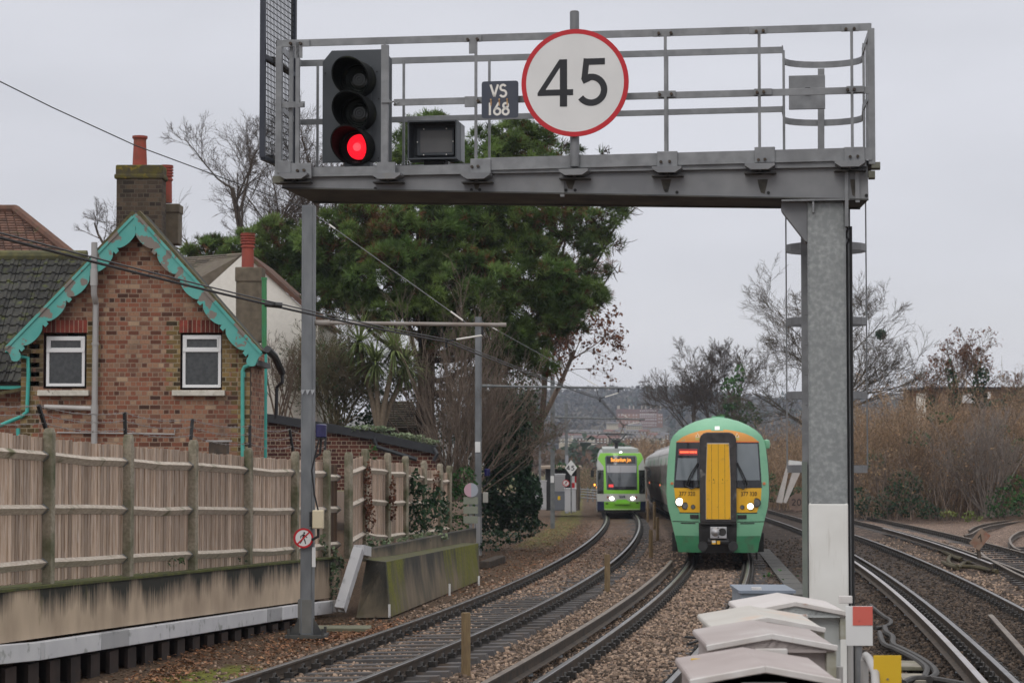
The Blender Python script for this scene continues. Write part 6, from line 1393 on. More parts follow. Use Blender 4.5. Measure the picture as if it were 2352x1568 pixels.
# lamps, numbers, labels
for x, y, r in ((212, 893, 38), (905, 932, 31)):
    mb = MB(); disc_on(mb, cx(x), cz(y), r * SC * 1.15, .0, .03); h = mb.build("headlight", under, train); mb = MB(); disc_on(mb, cx(x), cz(y), r * SC * .9, .03, .012); mb.build("bulb", lit, h)
for x, y, r in ((268, 930, 31), (962, 900, 40), (345, 938, 19), (826, 940, 19)):
    mb = MB(); disc_on(mb, cx(x), cz(y), r * SC * 1.08, .0, .025); h = mb.build("tail_light", under, train); mb = MB(); disc_on(mb, cx(x), cz(y), r * SC * .85, .025, .01); mb.build("lamp_glass", lampgrey, h)
for x in (286, 891):
    Mn = TM @ Matrix.Translation(Vector((cx(x), fy(cx(x), cz(818)) - .008, cz(818)))) @ Matrix.Rotation(math.atan2(fy(cx(x) + .1, cz(818)) - fy(cx(x) - .1, cz(818)), .2), 4, 'Z') @ Matrix.Rotation(PI / 2, 4, 'X')
    textmesh("unit_number", "377 320", .155, Mn, .004, num_m, train, .92)
for x in (390, 779):
    mb = MB(); fpatch(mb, [(cx(x - 22), cz(288)), (cx(x + 22), cz(288)), (cx(x), cz(248))], .008); mb.v = mb.v; fpatch(mb, [(cx(x - 20), cz(314)), (cx(x + 20), cz(314)), (cx(x + 20), cz(292)), (cx(x - 20), cz(292))], .008, mi=1); fpatch(mb, [(cx(x - 15), cz(284)), (cx(x + 15), cz(284)), (cx(x), cz(256))], .0095, mi=2); fpatch(mb, [(cx(x - 3), cz(281)), (cx(x + 5), cz(281)), (cx(x + 1), cz(262))], .011, mi=3); mb.build("hazard_label", [sign_white, mat("label_gold", (.6, .5, .15)), yellow, sign_black], train)
mb = MB(); fpatch(mb, [(cx(525), cz(228)), (cx(645), cz(228)), (cx(648), cz(205)), (cx(622), cz(178)), (cx(545), cz(178)), (cx(520), cz(205))], .012); ml = mb.build("marker_panel", tgreen, train); mb = MB(); fpatch(mb, [(cx(560), cz(220)), (cx(608), cz(220)), (cx(608), cz(186)), (cx(560), cz(186))], .02); mb.build("marker_light", mat("marker_lens", (.8, .8, .75), rough=.3, emit=(1, 1, .95), estr=.25), ml)
for x in (137, 1040): mb = MB(); disc_on(mb, cx(x), cz(722), .03, -.03, .05); mb.box(TM @ Vector((cx(x), fy(cx(x), cz(722)), cz(722))), (.07, .06, .06)); mb.build("side_marker", tmarker, train)
mb = MB(); p = TM @ Vector((1.345, .9, cz(355))); mb.lathe([(.02, -.12), (.075, -.10), (.095, 0), (.075, .10), (.02, .12)], Matrix.Translation(p), 14); mb.bar(p, TM @ Vector((1.22, .9, cz(355))), .06, .05); mb.build("camera_pod", tgreen, train, smooth=True)
mb = MB(); mb.tube([TM @ Vector((cx(540), 1.2, 3.7)), TM @ Vector((cx(540), 1.2, 3.82))], .02, 6); mb.box(TM @ Vector((cx(590), 1.25, 3.78)), (.3, .3, .05)); mb.build("roof_aerial", tgreen, train)
# wheels, bogie and underframe at the front
mb = MB()
for sx in (-.75, .75):
    for yb in (1.6, 4.2): mb.tube([TM @ Vector((sx - .07, yb, .42)), TM @ Vector((sx + .07, yb, .42))], .42, 20)
mb.build("wheels", rail_side, train)
mb = MB()
for sx in (-1.12, 1.12): mb.box(TM @ Vector((sx, 2.9, .55)), (.16, 3.6, .34), TM.to_3x3()); mb.box(TM @ Vector((sx * 1.03, 1.5, .5)), (.22, .4, .5), TM.to_3x3())
mb.box(TM @ Vector((0, 1.4, .42)), (1.9, .3, .3), TM.to_3x3()); mb.tube([TM @ Vector((cx(965), .9, .35)), TM @ Vector((cx(970), .9, .08))], .03, 6); mb.build("bogie", under, train)
# carriages following the curve
y = TY
ends = [TY]
for k in range(5): ends.append(tframe(main_L, ends[-1], 20.3))
for k in range(5):
    ya, yb = ends[k], ends[k + 1]; A = centre(main_L, ya + (2.3 if k == 0 else .25)); B = centre(main_L, yb - .2); d = (B - A); L = d.length; d.normalize(); sx = Vector((d.y, -d.x, 0)).normalized(); up = sx.cross(d)
    CMx = Matrix((sx, d, up)).transposed().to_4x4() @ Matrix.Diagonal((.95, 1, .972, 1)); CMx.translation = A
    sec = [(x, z) for x, z in OUT] + [(-x, z) for x, z in OUT[::-1][1:]]
    def skin(lo, hi, off, y0, y1, m_, nm, par, sides=(-1, 1)):
        m = MB(); pts = [(x, z) for x, z in OUT if lo < z < hi]; pts = [(-halfw(lo), lo)] + pts + [(-halfw(hi), hi)]
        for s in sides:
            for (xa, za), (xb, zb_) in zip(pts[:-1], pts[1:]):
                P = [CMx @ Vector((s * -(abs(xa) + off), y0, za)), CMx @ Vector((s * -(abs(xa) + off), y1, za)), CMx @ Vector((s * -(abs(xb) + off), y1, zb_)), CMx @ Vector((s * -(abs(xb) + off), y0, zb_))]
                m.add(P, [(0, 1, 2, 3)])
        return m.build(nm, m_, par)
    m = MB(); m.prism([(-abs(x) if i < len(OUT) else abs(x), z) for i, (x, z) in enumerate(sec)][::-1], 0, L, CMx @ Matrix(((1, 0, 0, 0), (0, 0, 1, 0), (0, 1, 0, 0), (0, 0, 0, 1)))); car = m.build("carriage", side_grey, train)
    skin(1.65, 2.62, .006, .05, L - .05, saloon, "window_band", car); skin(2.62, 3.16, .006, .05, L - .05, side_white, "upper_band", car)
    m = MB(); rs_ = [(x, z + .01) for x, z in OUT if z >= 3.18]; rs_ = rs_ + [(-x, z) for x, z in rs_[::-1][1:]]
    for (xa, za), (xb, zb_) in zip(rs_[:-1], rs_[1:]): m.add([CMx @ Vector((xa * 1.01, .03, za)), CMx @ Vector((xa * 1.01, L - .03, za)), CMx @ Vector((xb * 1.01, L - .03, zb_)), CMx @ Vector((xb * 1.01, .03, zb_))], [(0, 1, 2, 3)])
    for q_ in (.2, .5, .8): m.box(CMx @ Vector((0, L * q_, 3.74)), (1.2, 2.6, .10), CMx.to_3x3())
    m.build("roof", roof_grey, car)
    for f0 in (.30, .68):
        for side in (-1, 1):
            skin(1.2, 3.02, .014, L * f0, L * f0 + 1.3, tgreen, "door", car, (side,)); skin(1.75, 2.75, .02, L * f0 + .15, L * f0 + 1.15, saloon, "door_window", car, (side,))
    for i in range(9): m = MB(); yy_ = L * (.06 + i * .11); m.box(CMx @ Vector((-1.39, yy_, 2.2)), (.03, .09, .95), CMx.to_3x3()); m.build("window_pillar", side_grey, car)
    m = MB(); m.box(CMx @ Vector((0, L / 2, .62)), (2.3, L * .9, .6), CMx.to_3x3()); m.build("underframe", under, car)
    m = MB(); m.tube([CMx @ Vector((-1.40, L * .72, 1.62)), CMx @ Vector((-1.43, L * .72, 1.62))], .05, 8); m.build("door_lamp", mat("orange_side_lamp", (.6, .15, .05), rough=.4, emit=(1, .2, .08), estr=1.2), car)
# ------------------------------------------------------------------ the tram
lime = mat("tram_lime_green", (.24, .60, .055), (.22, .56, .05), rough=.3, ns=2, coat=.4)
tgrey = mat("tram_light_grey", (.46, .47, .44), rough=.35, coat=.3); tblue = mat("tram_navy", (.022, .03, .075), rough=.4)
tglass = mat("tram_side_glass", (.012, .014, .014), (.03, .034, .03), rough=.1, ns=2, spec=.6)
tscreen = mat("tram_windscreen", (.06, .07, .08), (.13, .14, .15), rough=.08, ns=.9, spec=.7)
tblind = mat("tram_blind", (.36, .36, .38), rough=.4); amber_led = mat("amber_led_text", (.2, .08, .01), emit=(1, .38, .06), estr=1.7); amber = mat("amber_indicator", (.6, .2, .02), emit=(1, .35, .04), estr=5)
tlit = mat("tram_headlight", (.9, .9, .85), emit=(1, .97, .92), estr=7)
KY = 110.0; c0 = centre(tram_L, KY); dk_ = Vector((.040, 1, 0)).normalized()
tram = thing("tram", "lime green tram with a lit destination screen and headlights coming round the bend", "tram", tuple(c0))
KM = Matrix((Vector((dk_.y, -dk_.x, 0)), dk_, Vector((0, 0, 1)))).transposed().to_4x4(); KM = KM @ Matrix.Diagonal((.98, 1, .975, 1)); KM.translation = c0
S2 = .00278
def kx(c): return (c - 805) * S2
def kz(c): return (1400 - c) * S2
def ky(x, z): return .5 * (abs(x) / 1.3) ** 2.2 + .42 * max(0, (z - 1.3) / 2.0) ** 1.4 + .1 * max(0, (.75 - z) / .5)
def kp(mb, pts, off=.006, mi=0, st=.08): fpatch(mb, [(kx(x), kz(y)) for x, y in pts], off, st, mi, 1.0, ky, KM)
mb = MB(); kp(mb, [(355, 1330), (1270, 1330), (1275, 560), (1238, 330), (1190, 212), (420, 212), (365, 330), (350, 560)], 0); sh_ = [(-1.27, .22), (-1.29, 2.3), (-1.2, 3.0), (-1.05, 3.30), (1.05, 3.30), (1.2, 3.0), (1.29, 2.3), (1.27, .22)]
mb.prism(sh_[::-1], .75, 30, KM @ Matrix(((1, 0, 0, 0), (0, 0, 1, 0), (0, 1, 0, 0), (0, 0, 0, 1)))); mb.build("body", tgrey, tram)
for s in (-1, 1):
    for k in range(9): mb = MB(); mb.box(KM @ Vector((s * 1.285, 2.6 + k * 3.1, 1.9)), (.03, 2.7, 1.1), KM.to_3x3()); mb.build("saloon_window", tglass, tram)
    mb = MB(); mb.box(KM @ Vector((s * 1.275, 15, .62)), (.03, 28, .6), KM.to_3x3()); mb.build("side_skirt", tblue, tram)
mb = MB(); kp(mb, [(482, 985), (1170, 985), (1150, 850), (1130, 240), (1110, 215), (500, 215), (480, 240)], .008)
kp(mb, [(365, 325), (485, 480), (485, 215), (420, 215)][::-1], .009); kp(mb, [(1125, 215), (1190, 215), (1230, 325), (1125, 480)][::-1], .009)
kp(mb, [(492, 1285), (1162, 1285), (1172, 1135), (485, 1135)], .008); kp(mb, [(690, 1140), (970, 1140), (905, 1092), (735, 1092)], .014); mb.build("green_front", lime, tram, smooth=True)
mb = MB(); kp(mb, [(488, 1135), (1170, 1135), (1168, 982), (486, 982)], .007); mb.build("grey_band", tgrey, tram)
mb = MB(); kp(mb, [(535, 912), (1112, 912), (1110, 300), (1085, 262), (535, 262), (505, 300)], .016); ws = mb.build("windscreen", tscreen, tram, smooth=True)
mb = MB(); kp(mb, [(540, 585), (1095, 585), (1100, 450), (535, 450)], .018); mb.build("blind", tblind, ws)
mb = MB(); kp(mb, [(545, 912), (1105, 912), (1105, 850), (700, 850), (560, 620)][::-1], .0175); kp(mb, [(800, 452), (803, 452), (803, 850), (800, 850)], .02); mb.build("dashboard", glass_blk, ws)
mb = MB(); kp(mb, [(575, 860), (662, 860), (662, 808), (575, 808)], .02); mb.build("route_number", mat("red_route_led", (.3, .02, .02), emit=(1, .08, .08), estr=.8), ws)
mb = MB(); kp(mb, [(535, 415), (1080, 415), (1080, 285), (535, 285)], .0185); dsp = mb.build("destination_display", glass_blk, tram)
Mn = KM @ Matrix.Translation(Vector((0, ky(0, kz(345)) - .06, kz(345)))) @ Matrix.Rotation(PI / 2 - .28, 4, 'X'); textmesh("display_text", "Beckenham Jcn", .30, Mn, .006, amber_led, dsp, .58, .004)
Mn = KM @ Matrix.Translation(Vector((kx(825), ky(0, kz(1042)) - .025, kz(1042)))) @ Matrix.Rotation(PI / 2, 4, 'X'); textmesh("fleet_number", "2539", .17, Mn, .004, tblue, tram, .95, .003)
for s, x0, x1 in ((-1, 358, 480), (1, 1148, 1262)): mb = MB(); kp(mb, [(x0, 985), (x1, 985), (x1, 540), (x0, 540)], .012); mb.build("side_window", tglass, tram)
for s, x0, x1 in ((-1, 356, 486), (1, 1172, 1270)): mb = MB(); kp(mb, [(x0, 1300), (x1, 1300), (x1, 1135), (x0, 1135)], .011); mb.build("corner_skirt", tblue, tram)
mb = MB(); kp(mb, [(360, 1400 - 60), (1265, 1400 - 60), (1265, 1290), (360, 1290)], .004); mb.build("lower_skirt", under, tram)
mb = MB(); kp(mb, [(685, 1182), (972, 1182), (972, 1138), (685, 1138)], .09); p = KM @ Vector((kx(828), ky(0, kz(1160)) - .04, kz(1160))); mb.box(p, (.78, .12, .11), KM.to_3x3()); mb.build("bumper", lime, tram)
mb = MB(); kp(mb, [(495, 1290), (1160, 1290), (1160, 1268), (495, 1268)], .05); mb.build("bumper_lip", mat("pale_lime", (.5, .75, .3), rough=.4), tram)
for x in (640, 1018): mb = MB(); disc_on(mb, kx(x), kz(1075), .085, .012, .03, 0, KM, ky, 14); disc_on(mb, kx(x + (-45 if x < 800 else 42)), kz(1070), .03, .012, .03, 0, KM, ky, 10); mb.build("headlight", tlit, tram)
for x in (560, 1090): mb = MB(); disc_on(mb, kx(x), kz(1050), .06, .012, .03, 0, KM, ky, 12); mb.build("tail_light", mat("tram_tail_light", (.25, .08, .06), rough=.3), tram)
mb = MB(); disc_on(mb, kx(805), kz(208), .065, .05, .05, 0, KM, lambda x, z: .8, 12); mb.build("top_light", tlit, tram)
for x, y in ((300, 835), (345, 870), (372, 890), (1255, 860)): mb = MB(); p = KM @ Vector((kx(x) * .985, .75 if x > 1000 else max(.2, 2.2 - (x - 300) * .02), kz(y))); mb.box(p, (.06, .12, .10)); mb.build("indicator", amber, tram)
mb = MB(); mb.tube([KM @ Vector((kx(735), .2, kz(915))), KM @ Vector((kx(835), .1, kz(978)))], .035, 6); mb.build("wiper", rubber, tram)
for s in (-1, 1):
    mb = MB(); p = KM @ Vector((s * 1.50, .35, kz(610))); mb.box(p, (.18, .14, .36), KM.to_3x3()); mb.tube([p + Vector((0, 0, .18)), p + Vector((0, 0, .3)), KM @ Vector((s * 1.25, .6, kz(480)))], .02, 6); mb.tube([p + Vector((s * .05, 0, .18)), p + Vector((0, 0, .24)), KM @ Vector((s * 1.25, .6, kz(505)))], .02, 6); mb.build("mirror", black, tram)
mb = MB(); kp(mb, [(515, 1185), (565, 1185), (565, 1160), (515, 1160)], .014); kp(mb, [(1090, 1172), (1140, 1172), (1140, 1148), (1090, 1148)], .014); mb.build("vent", black, tram)
mb = MB(); mb.box(KM @ Vector((0, 14, 3.4)), (1.9, 24, .22), KM.to_3x3()); mb.build("roof_units", side_white, tram)
mb = MB(); b0 = KM @ Vector((kx(735), 4.5, 3.4)); z1 = 4.42
mb.tube([b0, b0 + Vector((0, 0, .42))], .09, 8); mb.box(b0 + Vector((0, 0, .48)), (.42, .3, .12)); 
for s in (-1, 1): mb.tube([b0 + Vector((s * .15, 0, .5)), b0 + Vector((s * .55, .2, .86))], .03, 6); mb.tube([b0 + Vector((s * .62, .2, .9)), b0 + Vector((s * .92, .2, .86)), b0 + Vector((s * 1.05, .2, .72))], .02, 6)
mb.tube([b0 + Vector((-.62, .2, .90)), b0 + Vector((.62, .2, .90))], .03, 6); mb.tube([b0 + Vector((-.5, .2, .8)), b0 + Vector((.5, .2, .8))], .02, 6); mb.build("pantograph", black, tram)
# ------------------------------------------------------------------ white equipment cases in the foreground
case_m = [mat("case_paint_%s" % n, c, c2, rough=.6, ns=2.5, c3=c3, ns3=2, lo3=.55, hi3=.72, bump=.05) for n, c, c2, c3 in (
    ("pinkish", (.40, .345, .33), (.34, .285, .27), (.47, .43, .41)), ("mauve_grey", (.42, .375, .36), (.36, .31, .295), (.50, .475, .455)), ("chalky", (.52, .50, .46), (.47, .44, .40), (.60, .40, .28)), ("bright", (.60, .56, .545), (.55, .51, .49), (.62, .59, .57)))]
case_side = mat("case_grey_body", (.46, .48, .47), (.40, .42, .41), rough=.6, ns=2)
trim = mat("case_roof_edge", (.62, .60, .58), (.50, .46, .43), rough=.6, ns=6, c3=(.30, .14, .08), ns3=9, lo3=.66, hi3=.72)
FLBL = ["nearest equipment case with a dusty pink gabled lid, at the bottom edge", "second equipment case with a mauve grey gabled lid", "third equipment case with a chalky stained gabled lid", "farthest equipment case with a bright white gabled lid against the gantry column"]
# (front left, front apex, front right) pixels and lid depth
CASES = [((1587, 1561), (1757, 1537), (1927, 1560), 9.83, .97), ((1625, 1480), (1772, 1461), (1920, 1484), 11.3, .95), ((1634, 1440), (1762, 1420), (1893, 1443), 12.85, 1.0), ((1706, 1394), (1826, 1384), (1947, 1416), 14.1, .95)]
for i, (a, b, c, Y, dp) in enumerate(CASES):
    A, B, C = at(a[0], a[1], Y), at(b[0], b[1], Y), at(c[0], c[1], Y); gz = railz(Y) - .2; ez = (A.z + C.z) / 2; w = C.x - A.x; xm_ = B.x; BZ = max(B.z, ez + .055)
    t = thing("equipment_case", FLBL[i], "equipment case", (xm_, Y + dp / 2, gz), 0, "white lineside equipment cases")
    m = MB(); ov = .0; m.box(((A.x + C.x) / 2, Y + dp / 2 + .04, (gz + ez) / 2 - .02), (w - .07, dp - .08, ez - gz)); m.build("body", case_side if i == 3 else case_m[i], t, bevel=.01)
    m = MB(); prof = [(A.x, ez - .035), (C.x, ez - .035), (C.x, ez), (xm_, BZ), (A.x, ez)]; M = frame((0, Y + dp, 0), XD, ZD); m.prism(prof, 0, dp, M); m.build("lid", case_m[i], t, bevel=.012)
    m = MB(); 
    for p, q in (((A.x - .006, ez - .012), (xm_, BZ - .004)), ((xm_, BZ - .004), (C.x + .006, ez - .012))): m.bar(Vector((p[0], Y - .012, p[1])), Vector((q[0], Y - .012, q[1])), .022, .03, up=ZD)
    m.build("lid_edge", trim, t, bevel=.004)
    m = MB(); m.prism([(A.x + .05, ez - .036), (C.x - .05, ez - .036), (C.x - .05, ez), (xm_, BZ - .025), (A.x + .05, ez)], 0, .02, frame((0, Y + .02, 0), XD, ZD)); m.build("gable", case_side if i == 3 else case_m[i], t)
    m = MB(); m.box((xm_ - .005, Y - .02, ez - .03), (.21 if i == 0 else .17, .05, .035)); m.box((xm_ - .005, Y - .012, ez - .09), (.17, .03, .08), mi=1); m.build("hasp", [trim, mat("rusty_hasp_%d" % i, (.12, .06, .04), (.2, .1, .06), rough=.8, ns=20)], t, bevel=.006)
    cgm = mat("catch_grime_%d" % i, (.30, .29, .22), (.42, .41, .36), rough=.8, ns=12); m = MB(); m.box((C.x - .02, Y + .06, ez - .10), (.05, .07, .16)); m.build("corner_catch", cgm, t); m = MB(); m.box((A.x + .02, Y + .08, ez - .09), (.05, .07, .07)); m.build("corner_catch", cgm, t)
    m = MB(); m.tube([(C.x + .03, Y + .1, gz), (C.x + .03, Y + .1, ez - .12)], .022, 8); m.build("side_pipe", grey_pipe, t)
t = thing("grey_case", "flat blue grey equipment case just left of the gantry column foot", "equipment case", (at(1740, 1380, 15.6).x, 15.9, -.4))
a, b = at(1701, 1372, 15.5), at(1822, 1358, 15.5); m = MB(); m.box(((a.x + b.x) / 2, 15.8, (b.z - .4) / 2), (b.x - a.x, .6, b.z + .4)); m.build("case", mat("blue_grey_case", (.24, .27, .31), (.29, .32, .36), rough=.5, ns=4), t, bevel=.01); m = MB(); m.box(((a.x + b.x) / 2, 15.79, b.z - .0), (b.x - a.x + .03, .64, .02)); m.build("lid", mat("blue_grey_lid", (.20, .23, .28), rough=.5), t); m = MB(); m.box(at(1741, 1364, 15.46) + Vector((0, .1, .03)), (.07, .05, .025)); m.build("handle", trim, t)
yel = mat("yellow_sign_paint", (.66, .42, .02), (.62, .39, .02), rough=.5, ns=4)
def plate(name, label, x0, y0, x1, y1, Y, m_, cat="sign", post=True):
    a, b = at(x0, y1, Y), at(x1, y0, Y); t = thing(name, label, cat, ((a.x + b.x) / 2, Y, railz(Y) - .2)); mm = MB(); mm.box(((a.x + b.x) / 2, Y, (a.z + b.z) / 2), (b.x - a.x, .006, b.z - a.z)); mm.build("plate", m_, t, bevel=.002)
    if post: mm = MB(); mm.tube([((a.x + b.x) / 2, Y + .03, railz(Y) - .3), ((a.x + b.x) / 2, Y + .03, b.z - .02)], .022, 8); mm.tube([((a.x + b.x) / 2, Y - .003, (a.z + b.z) / 2 + .03), ((a.x + b.x) / 2, Y - .008, (a.z + b.z) / 2 + .03)], .006, 6); mm.build("post", galv, t)
    return t, a, b
plate("yellow_plate", "square yellow plate low beside the pipe bend at the bottom right of the cases", 2007, 1504, 2070, 1640, 11.0, yel)
plate("yellow_plate", "yellow plate half hidden left of the nearest equipment case", 1587, 1511, 1640, 1552, 10.6, yel)
t, a, b = plate("red_white_plate", "red over white square marker plate beside the far white case", 1943, 1391, 2004, 1482, 13.2, sign_white)
zr = at(0, 1435, 13.2).z; xr_ = at(1958, 1400, 13.2).x; m = MB(); m.box(((xr_ + b.x) / 2, 13.195, (zr + b.z) / 2 - .001), (b.x - xr_ - .002, .006, b.z - zr - .002)); m.build("red_half", mat("faded_red", (.62, .12, .09), (.58, .14, .11), rough=.5, ns=3), t)
t = thing("pipe_bend", "grey bent pipe rail behind the yellow plate", "pipe", (at(1990, 1560, 11.6).x, 11.6, -.3)); m = MB(); P = [at(1986, 1640, 11.6), at(1986, 1515, 11.6), at(1989, 1505, 11.6), at(1996, 1512, 11.4), at(2010, 1545, 11.0), at(2014, 1640, 10.8)]; m.tube(P, .022, 10); m.build("pipe", grey_pipe, t, smooth=True)
m = MB(); a = at(1922, 1376, 14.8); m.box(a + Vector((.06, 0, .0)), (.09, .05, .05)); o = m.build("case_bracket", trim, None, bevel=.004); tag(o, "small pale bracket plate by the top of the red and white plate", "bracket")
# cables, walkway boards and debris
cabm = mat("grimy_cable", (.032, .029, .027), (.055, .05, .046), rough=.6, ns=6); cabo = mat("ochre_mossy_cable", (.055, .045, .022), (.085, .068, .03), rough=.8, ns=6)
def cable(label, pts, r, m_, dz=-.12):
    t = thing("ground_cable", label, "cable", tuple(gp(*pts[0], dz)), 0, None); P = [gp(x, y, dz) for x, y in pts]; S_ = []
    for i in range(len(P) - 1):
        p0, p1, p2, p3 = P[max(0, i - 1)], P[i], P[i + 1], P[min(len(P) - 1, i + 2)]
        for k in range(6): u = k / 6; S_.append(.5 * ((2 * p1) + (p2 - p0) * u + (2 * p0 - 5 * p1 + 4 * p2 - p3) * u * u + (3 * p1 - p0 - 3 * p2 + p3) * u ** 3))
    S_.append(P[-1]); m = MB(); m.tube(S_, r, 7); m.build("cable", m_, t, smooth=True)
cable("thick dark cables snaking between the red plate and the shiny conductor rail", [(2032, 1440), (2036, 1452), (2050, 1462), (2052, 1480), (2075, 1492), (2110, 1510), (2140, 1530), (2150, 1548), (2135, 1560)], .045, cabm)
cable("second dark cable running alongside toward the conductor rail", [(2020, 1452), (2030, 1478), (2060, 1492), (2100, 1512), (2128, 1534), (2122, 1556)], .04, cabm)
cable("kinked grey hose beside the red and white plate", [(2000, 1390), (2030, 1415), (2046, 1425), (2040, 1436), (2010, 1442)], .035, cabm)
cable("long loose black cable crossing the bottom right corner", [(2075, 1568), (2100, 1558), (2150, 1560), (2230, 1575)], .04, cabm)
cable("coil of ochre cable by the end of the short shiny conductor rail", [(2152, 1260), (2170, 1268), (2195, 1280), (2210, 1284), (2190, 1274), (2178, 1284), (2185, 1296), (2205, 1300), (2240, 1302), (2290, 1312)], .055, cabo, -.1)
cable("short loop of ochre cable beside the coil", [(2166, 1290), (2175, 1296), (2200, 1303), (2215, 1292), (2236, 1292)], .05, cabo, -.1)
cable("black lead curling off the running rail in the foreground", [(1574, 1462), (1590, 1463), (1608, 1465), (1600, 1472), (1580, 1478)], .02, black)
t = thing("cable_route_lid", "row of dark flat cable route lids leading away beside the train", "cable trough", tuple(gp(1790, 1310, -.15))); rg = random.Random(6)
A, B = gp(1752, 1262, -.17), gp(1842, 1368, -.17)
for i in range(12): m = MB(); a = A.lerp(B, i / 12); b = A.lerp(B, (i + .96) / 12); m.bar(a, b, .40, .06); m.build("lid", mat("trough_lid_%d" % i, (.06 + rg.random() * .025,) * 3, (.10, .095, .085), rough=.9, ns=5), t)
t = thing("cable_route_lid", "two broken paving lids beside the yellow plate at bottom right", "slab", tuple(gp(2100, 1550, -.15)))
for a, b in (((2072, 1520), (2110, 1535)), ((2080, 1548), (2118, 1568))): m = MB(); p = gp((a[0] + b[0]) / 2, (a[1] + b[1]) / 2, -.15); m.box(p, (.30, .75, .05), Matrix.Rotation(-.1, 3, 'Z')); m.build("lid", conc, t, bevel=.008)
t = thing("point_indicator", "rusty tilted square marker on a bent post near the siding curve", "sign", tuple(gp(2253, 1306, -.2))); p = gp(2253, 1306, -.2); Y = p.y; m = MB(); m.bar(p, at(2246, 1255, Y), .09, .09); m.build("post", rail_side, t); M = frame(at(2249, 1240, Y - .07), Vector((.62, 0, .78)), Vector((-.78, 0, .62))); m = MB(); m.prism([(-.22, -.16), (.28, -.16), (.28, .16), (-.22, .16)], 0, .02, M); m.build("plate", mat("rust_stained_plate", (.27, .19, .14), (.20, .13, .09), rough=.8, ns=6, c3=(.3, .1, .06), ns3=3), t)
m = MB(); m.ribbon([(.0, -.07), (.12, .06), (.02, .06)], .035, .02, .024, M); m.build("faint_arrow", rail_side, t)
t = thing("round_speed_board", "faded round brown board reading 20 beside the right hand tracks", "sign", tuple(at(1831, 1170, 88))); m = MB(); M = frame(at(1831, 1153, 88), XD, ZD); m.prism(arc(0, 0, .36, 0, 345, 23), 0, .02, M); m.build("disc", mat("faded_brown_disc", (.15, .105, .085), (.2, .14, .11), rough=.8, ns=4), t)
m = MB(); strokes(m, "20", -.22, -.13, .26, .05, M, .02, .024, adv=.85); m.build("digits", mat("worn_digit", (.05, .035, .03)), t); m = MB(); m.tube([at(1831, 1175, 88.1), at(1831, 1150, 88.1)], .04, 6); m.build("post", rail_side, t)
t = thing("leaning_white_post", "white slanted concrete signal post leaning beside the gantry column", "post", tuple(at(1795, 1155, 90))); m = MB(); Y = 90; 
for xa, xb, xc, xd in ((1784, 1797, 1811, 1826), (1799, 1806, 1829, 1846)): 
    q = [at(xa, 1153, Y), at(xb, 1155, Y), at(xd if xa > 1790 else xc + 3, 1068, Y), at(xc, 1060, Y)]; m.add([*q, *[p + Vector((0, .25, 0)) for p in q]], [(0, 1, 2, 3), (7, 6, 5, 4), (0, 4, 5, 1), (1, 5, 6, 2), (2, 6, 7, 3), (3, 7, 4, 0)])
m.build("post", mat("chalky_white_post", (.56, .52, .49), (.48, .44, .41), rough=.8, ns=3), t); m = MB(); a = at(1812, 1062, Y); b = at(1846, 1066, Y); m.bar(a, b, .3, .22); m.build("head", sign_white, t)
m = MB(); m.box(gp(2128, 1168, .0), (.55, .7, .22)); m.box(gp(2128, 1168, .0) + Vector((0, 0, .16)), (.35, .5, .12)); o = m.build("point_machine", mat("pale_green_lid", (.55, .60, .54), rough=.5), None, bevel=.03); tag(o, "pale flat track machine cover just right of the gantry column", "point machine")
rb = random.Random(9); m = MB()
for i in range(26): p = gp(2217 + rb.gauss(0, 9), 1171 + rb.gauss(0, 1.2), -.1); M = Matrix.Rotation(rb.random() * 3, 3, 'Z') @ Matrix.Rotation(rb.random(), 3, 'X'); m.box(p + Vector((0, 0, rb.random() * .2)), (.25, .18, .12), M, 0, rb.uniform(.6, 1.2))
o = m.build("rubble_heap", mat("pale_rubble", (.42, .40, .38), rough=.9, tint=True), None); tag(o, "small heap of pale broken rubble at the bushes' edge", "rubble", kind='stuff')
t = thing("old_concrete_blocks", "row of grey concrete blocks half buried at the foot of the brown thicket", "blocks", tuple(gp(2310, 1180)))
for i, (x, w) in enumerate([(2285, 1.1), (2320, .5), (2340, .35), (2352, .35), (2268, .8)]): m = MB(); m.box(gp(x, 1185, .0), (w, .6, .5 + .1 * (i % 2)), Matrix.Rotation(.2 * i, 3, 'Z')); m.build("block", conc, t, bevel=.02)
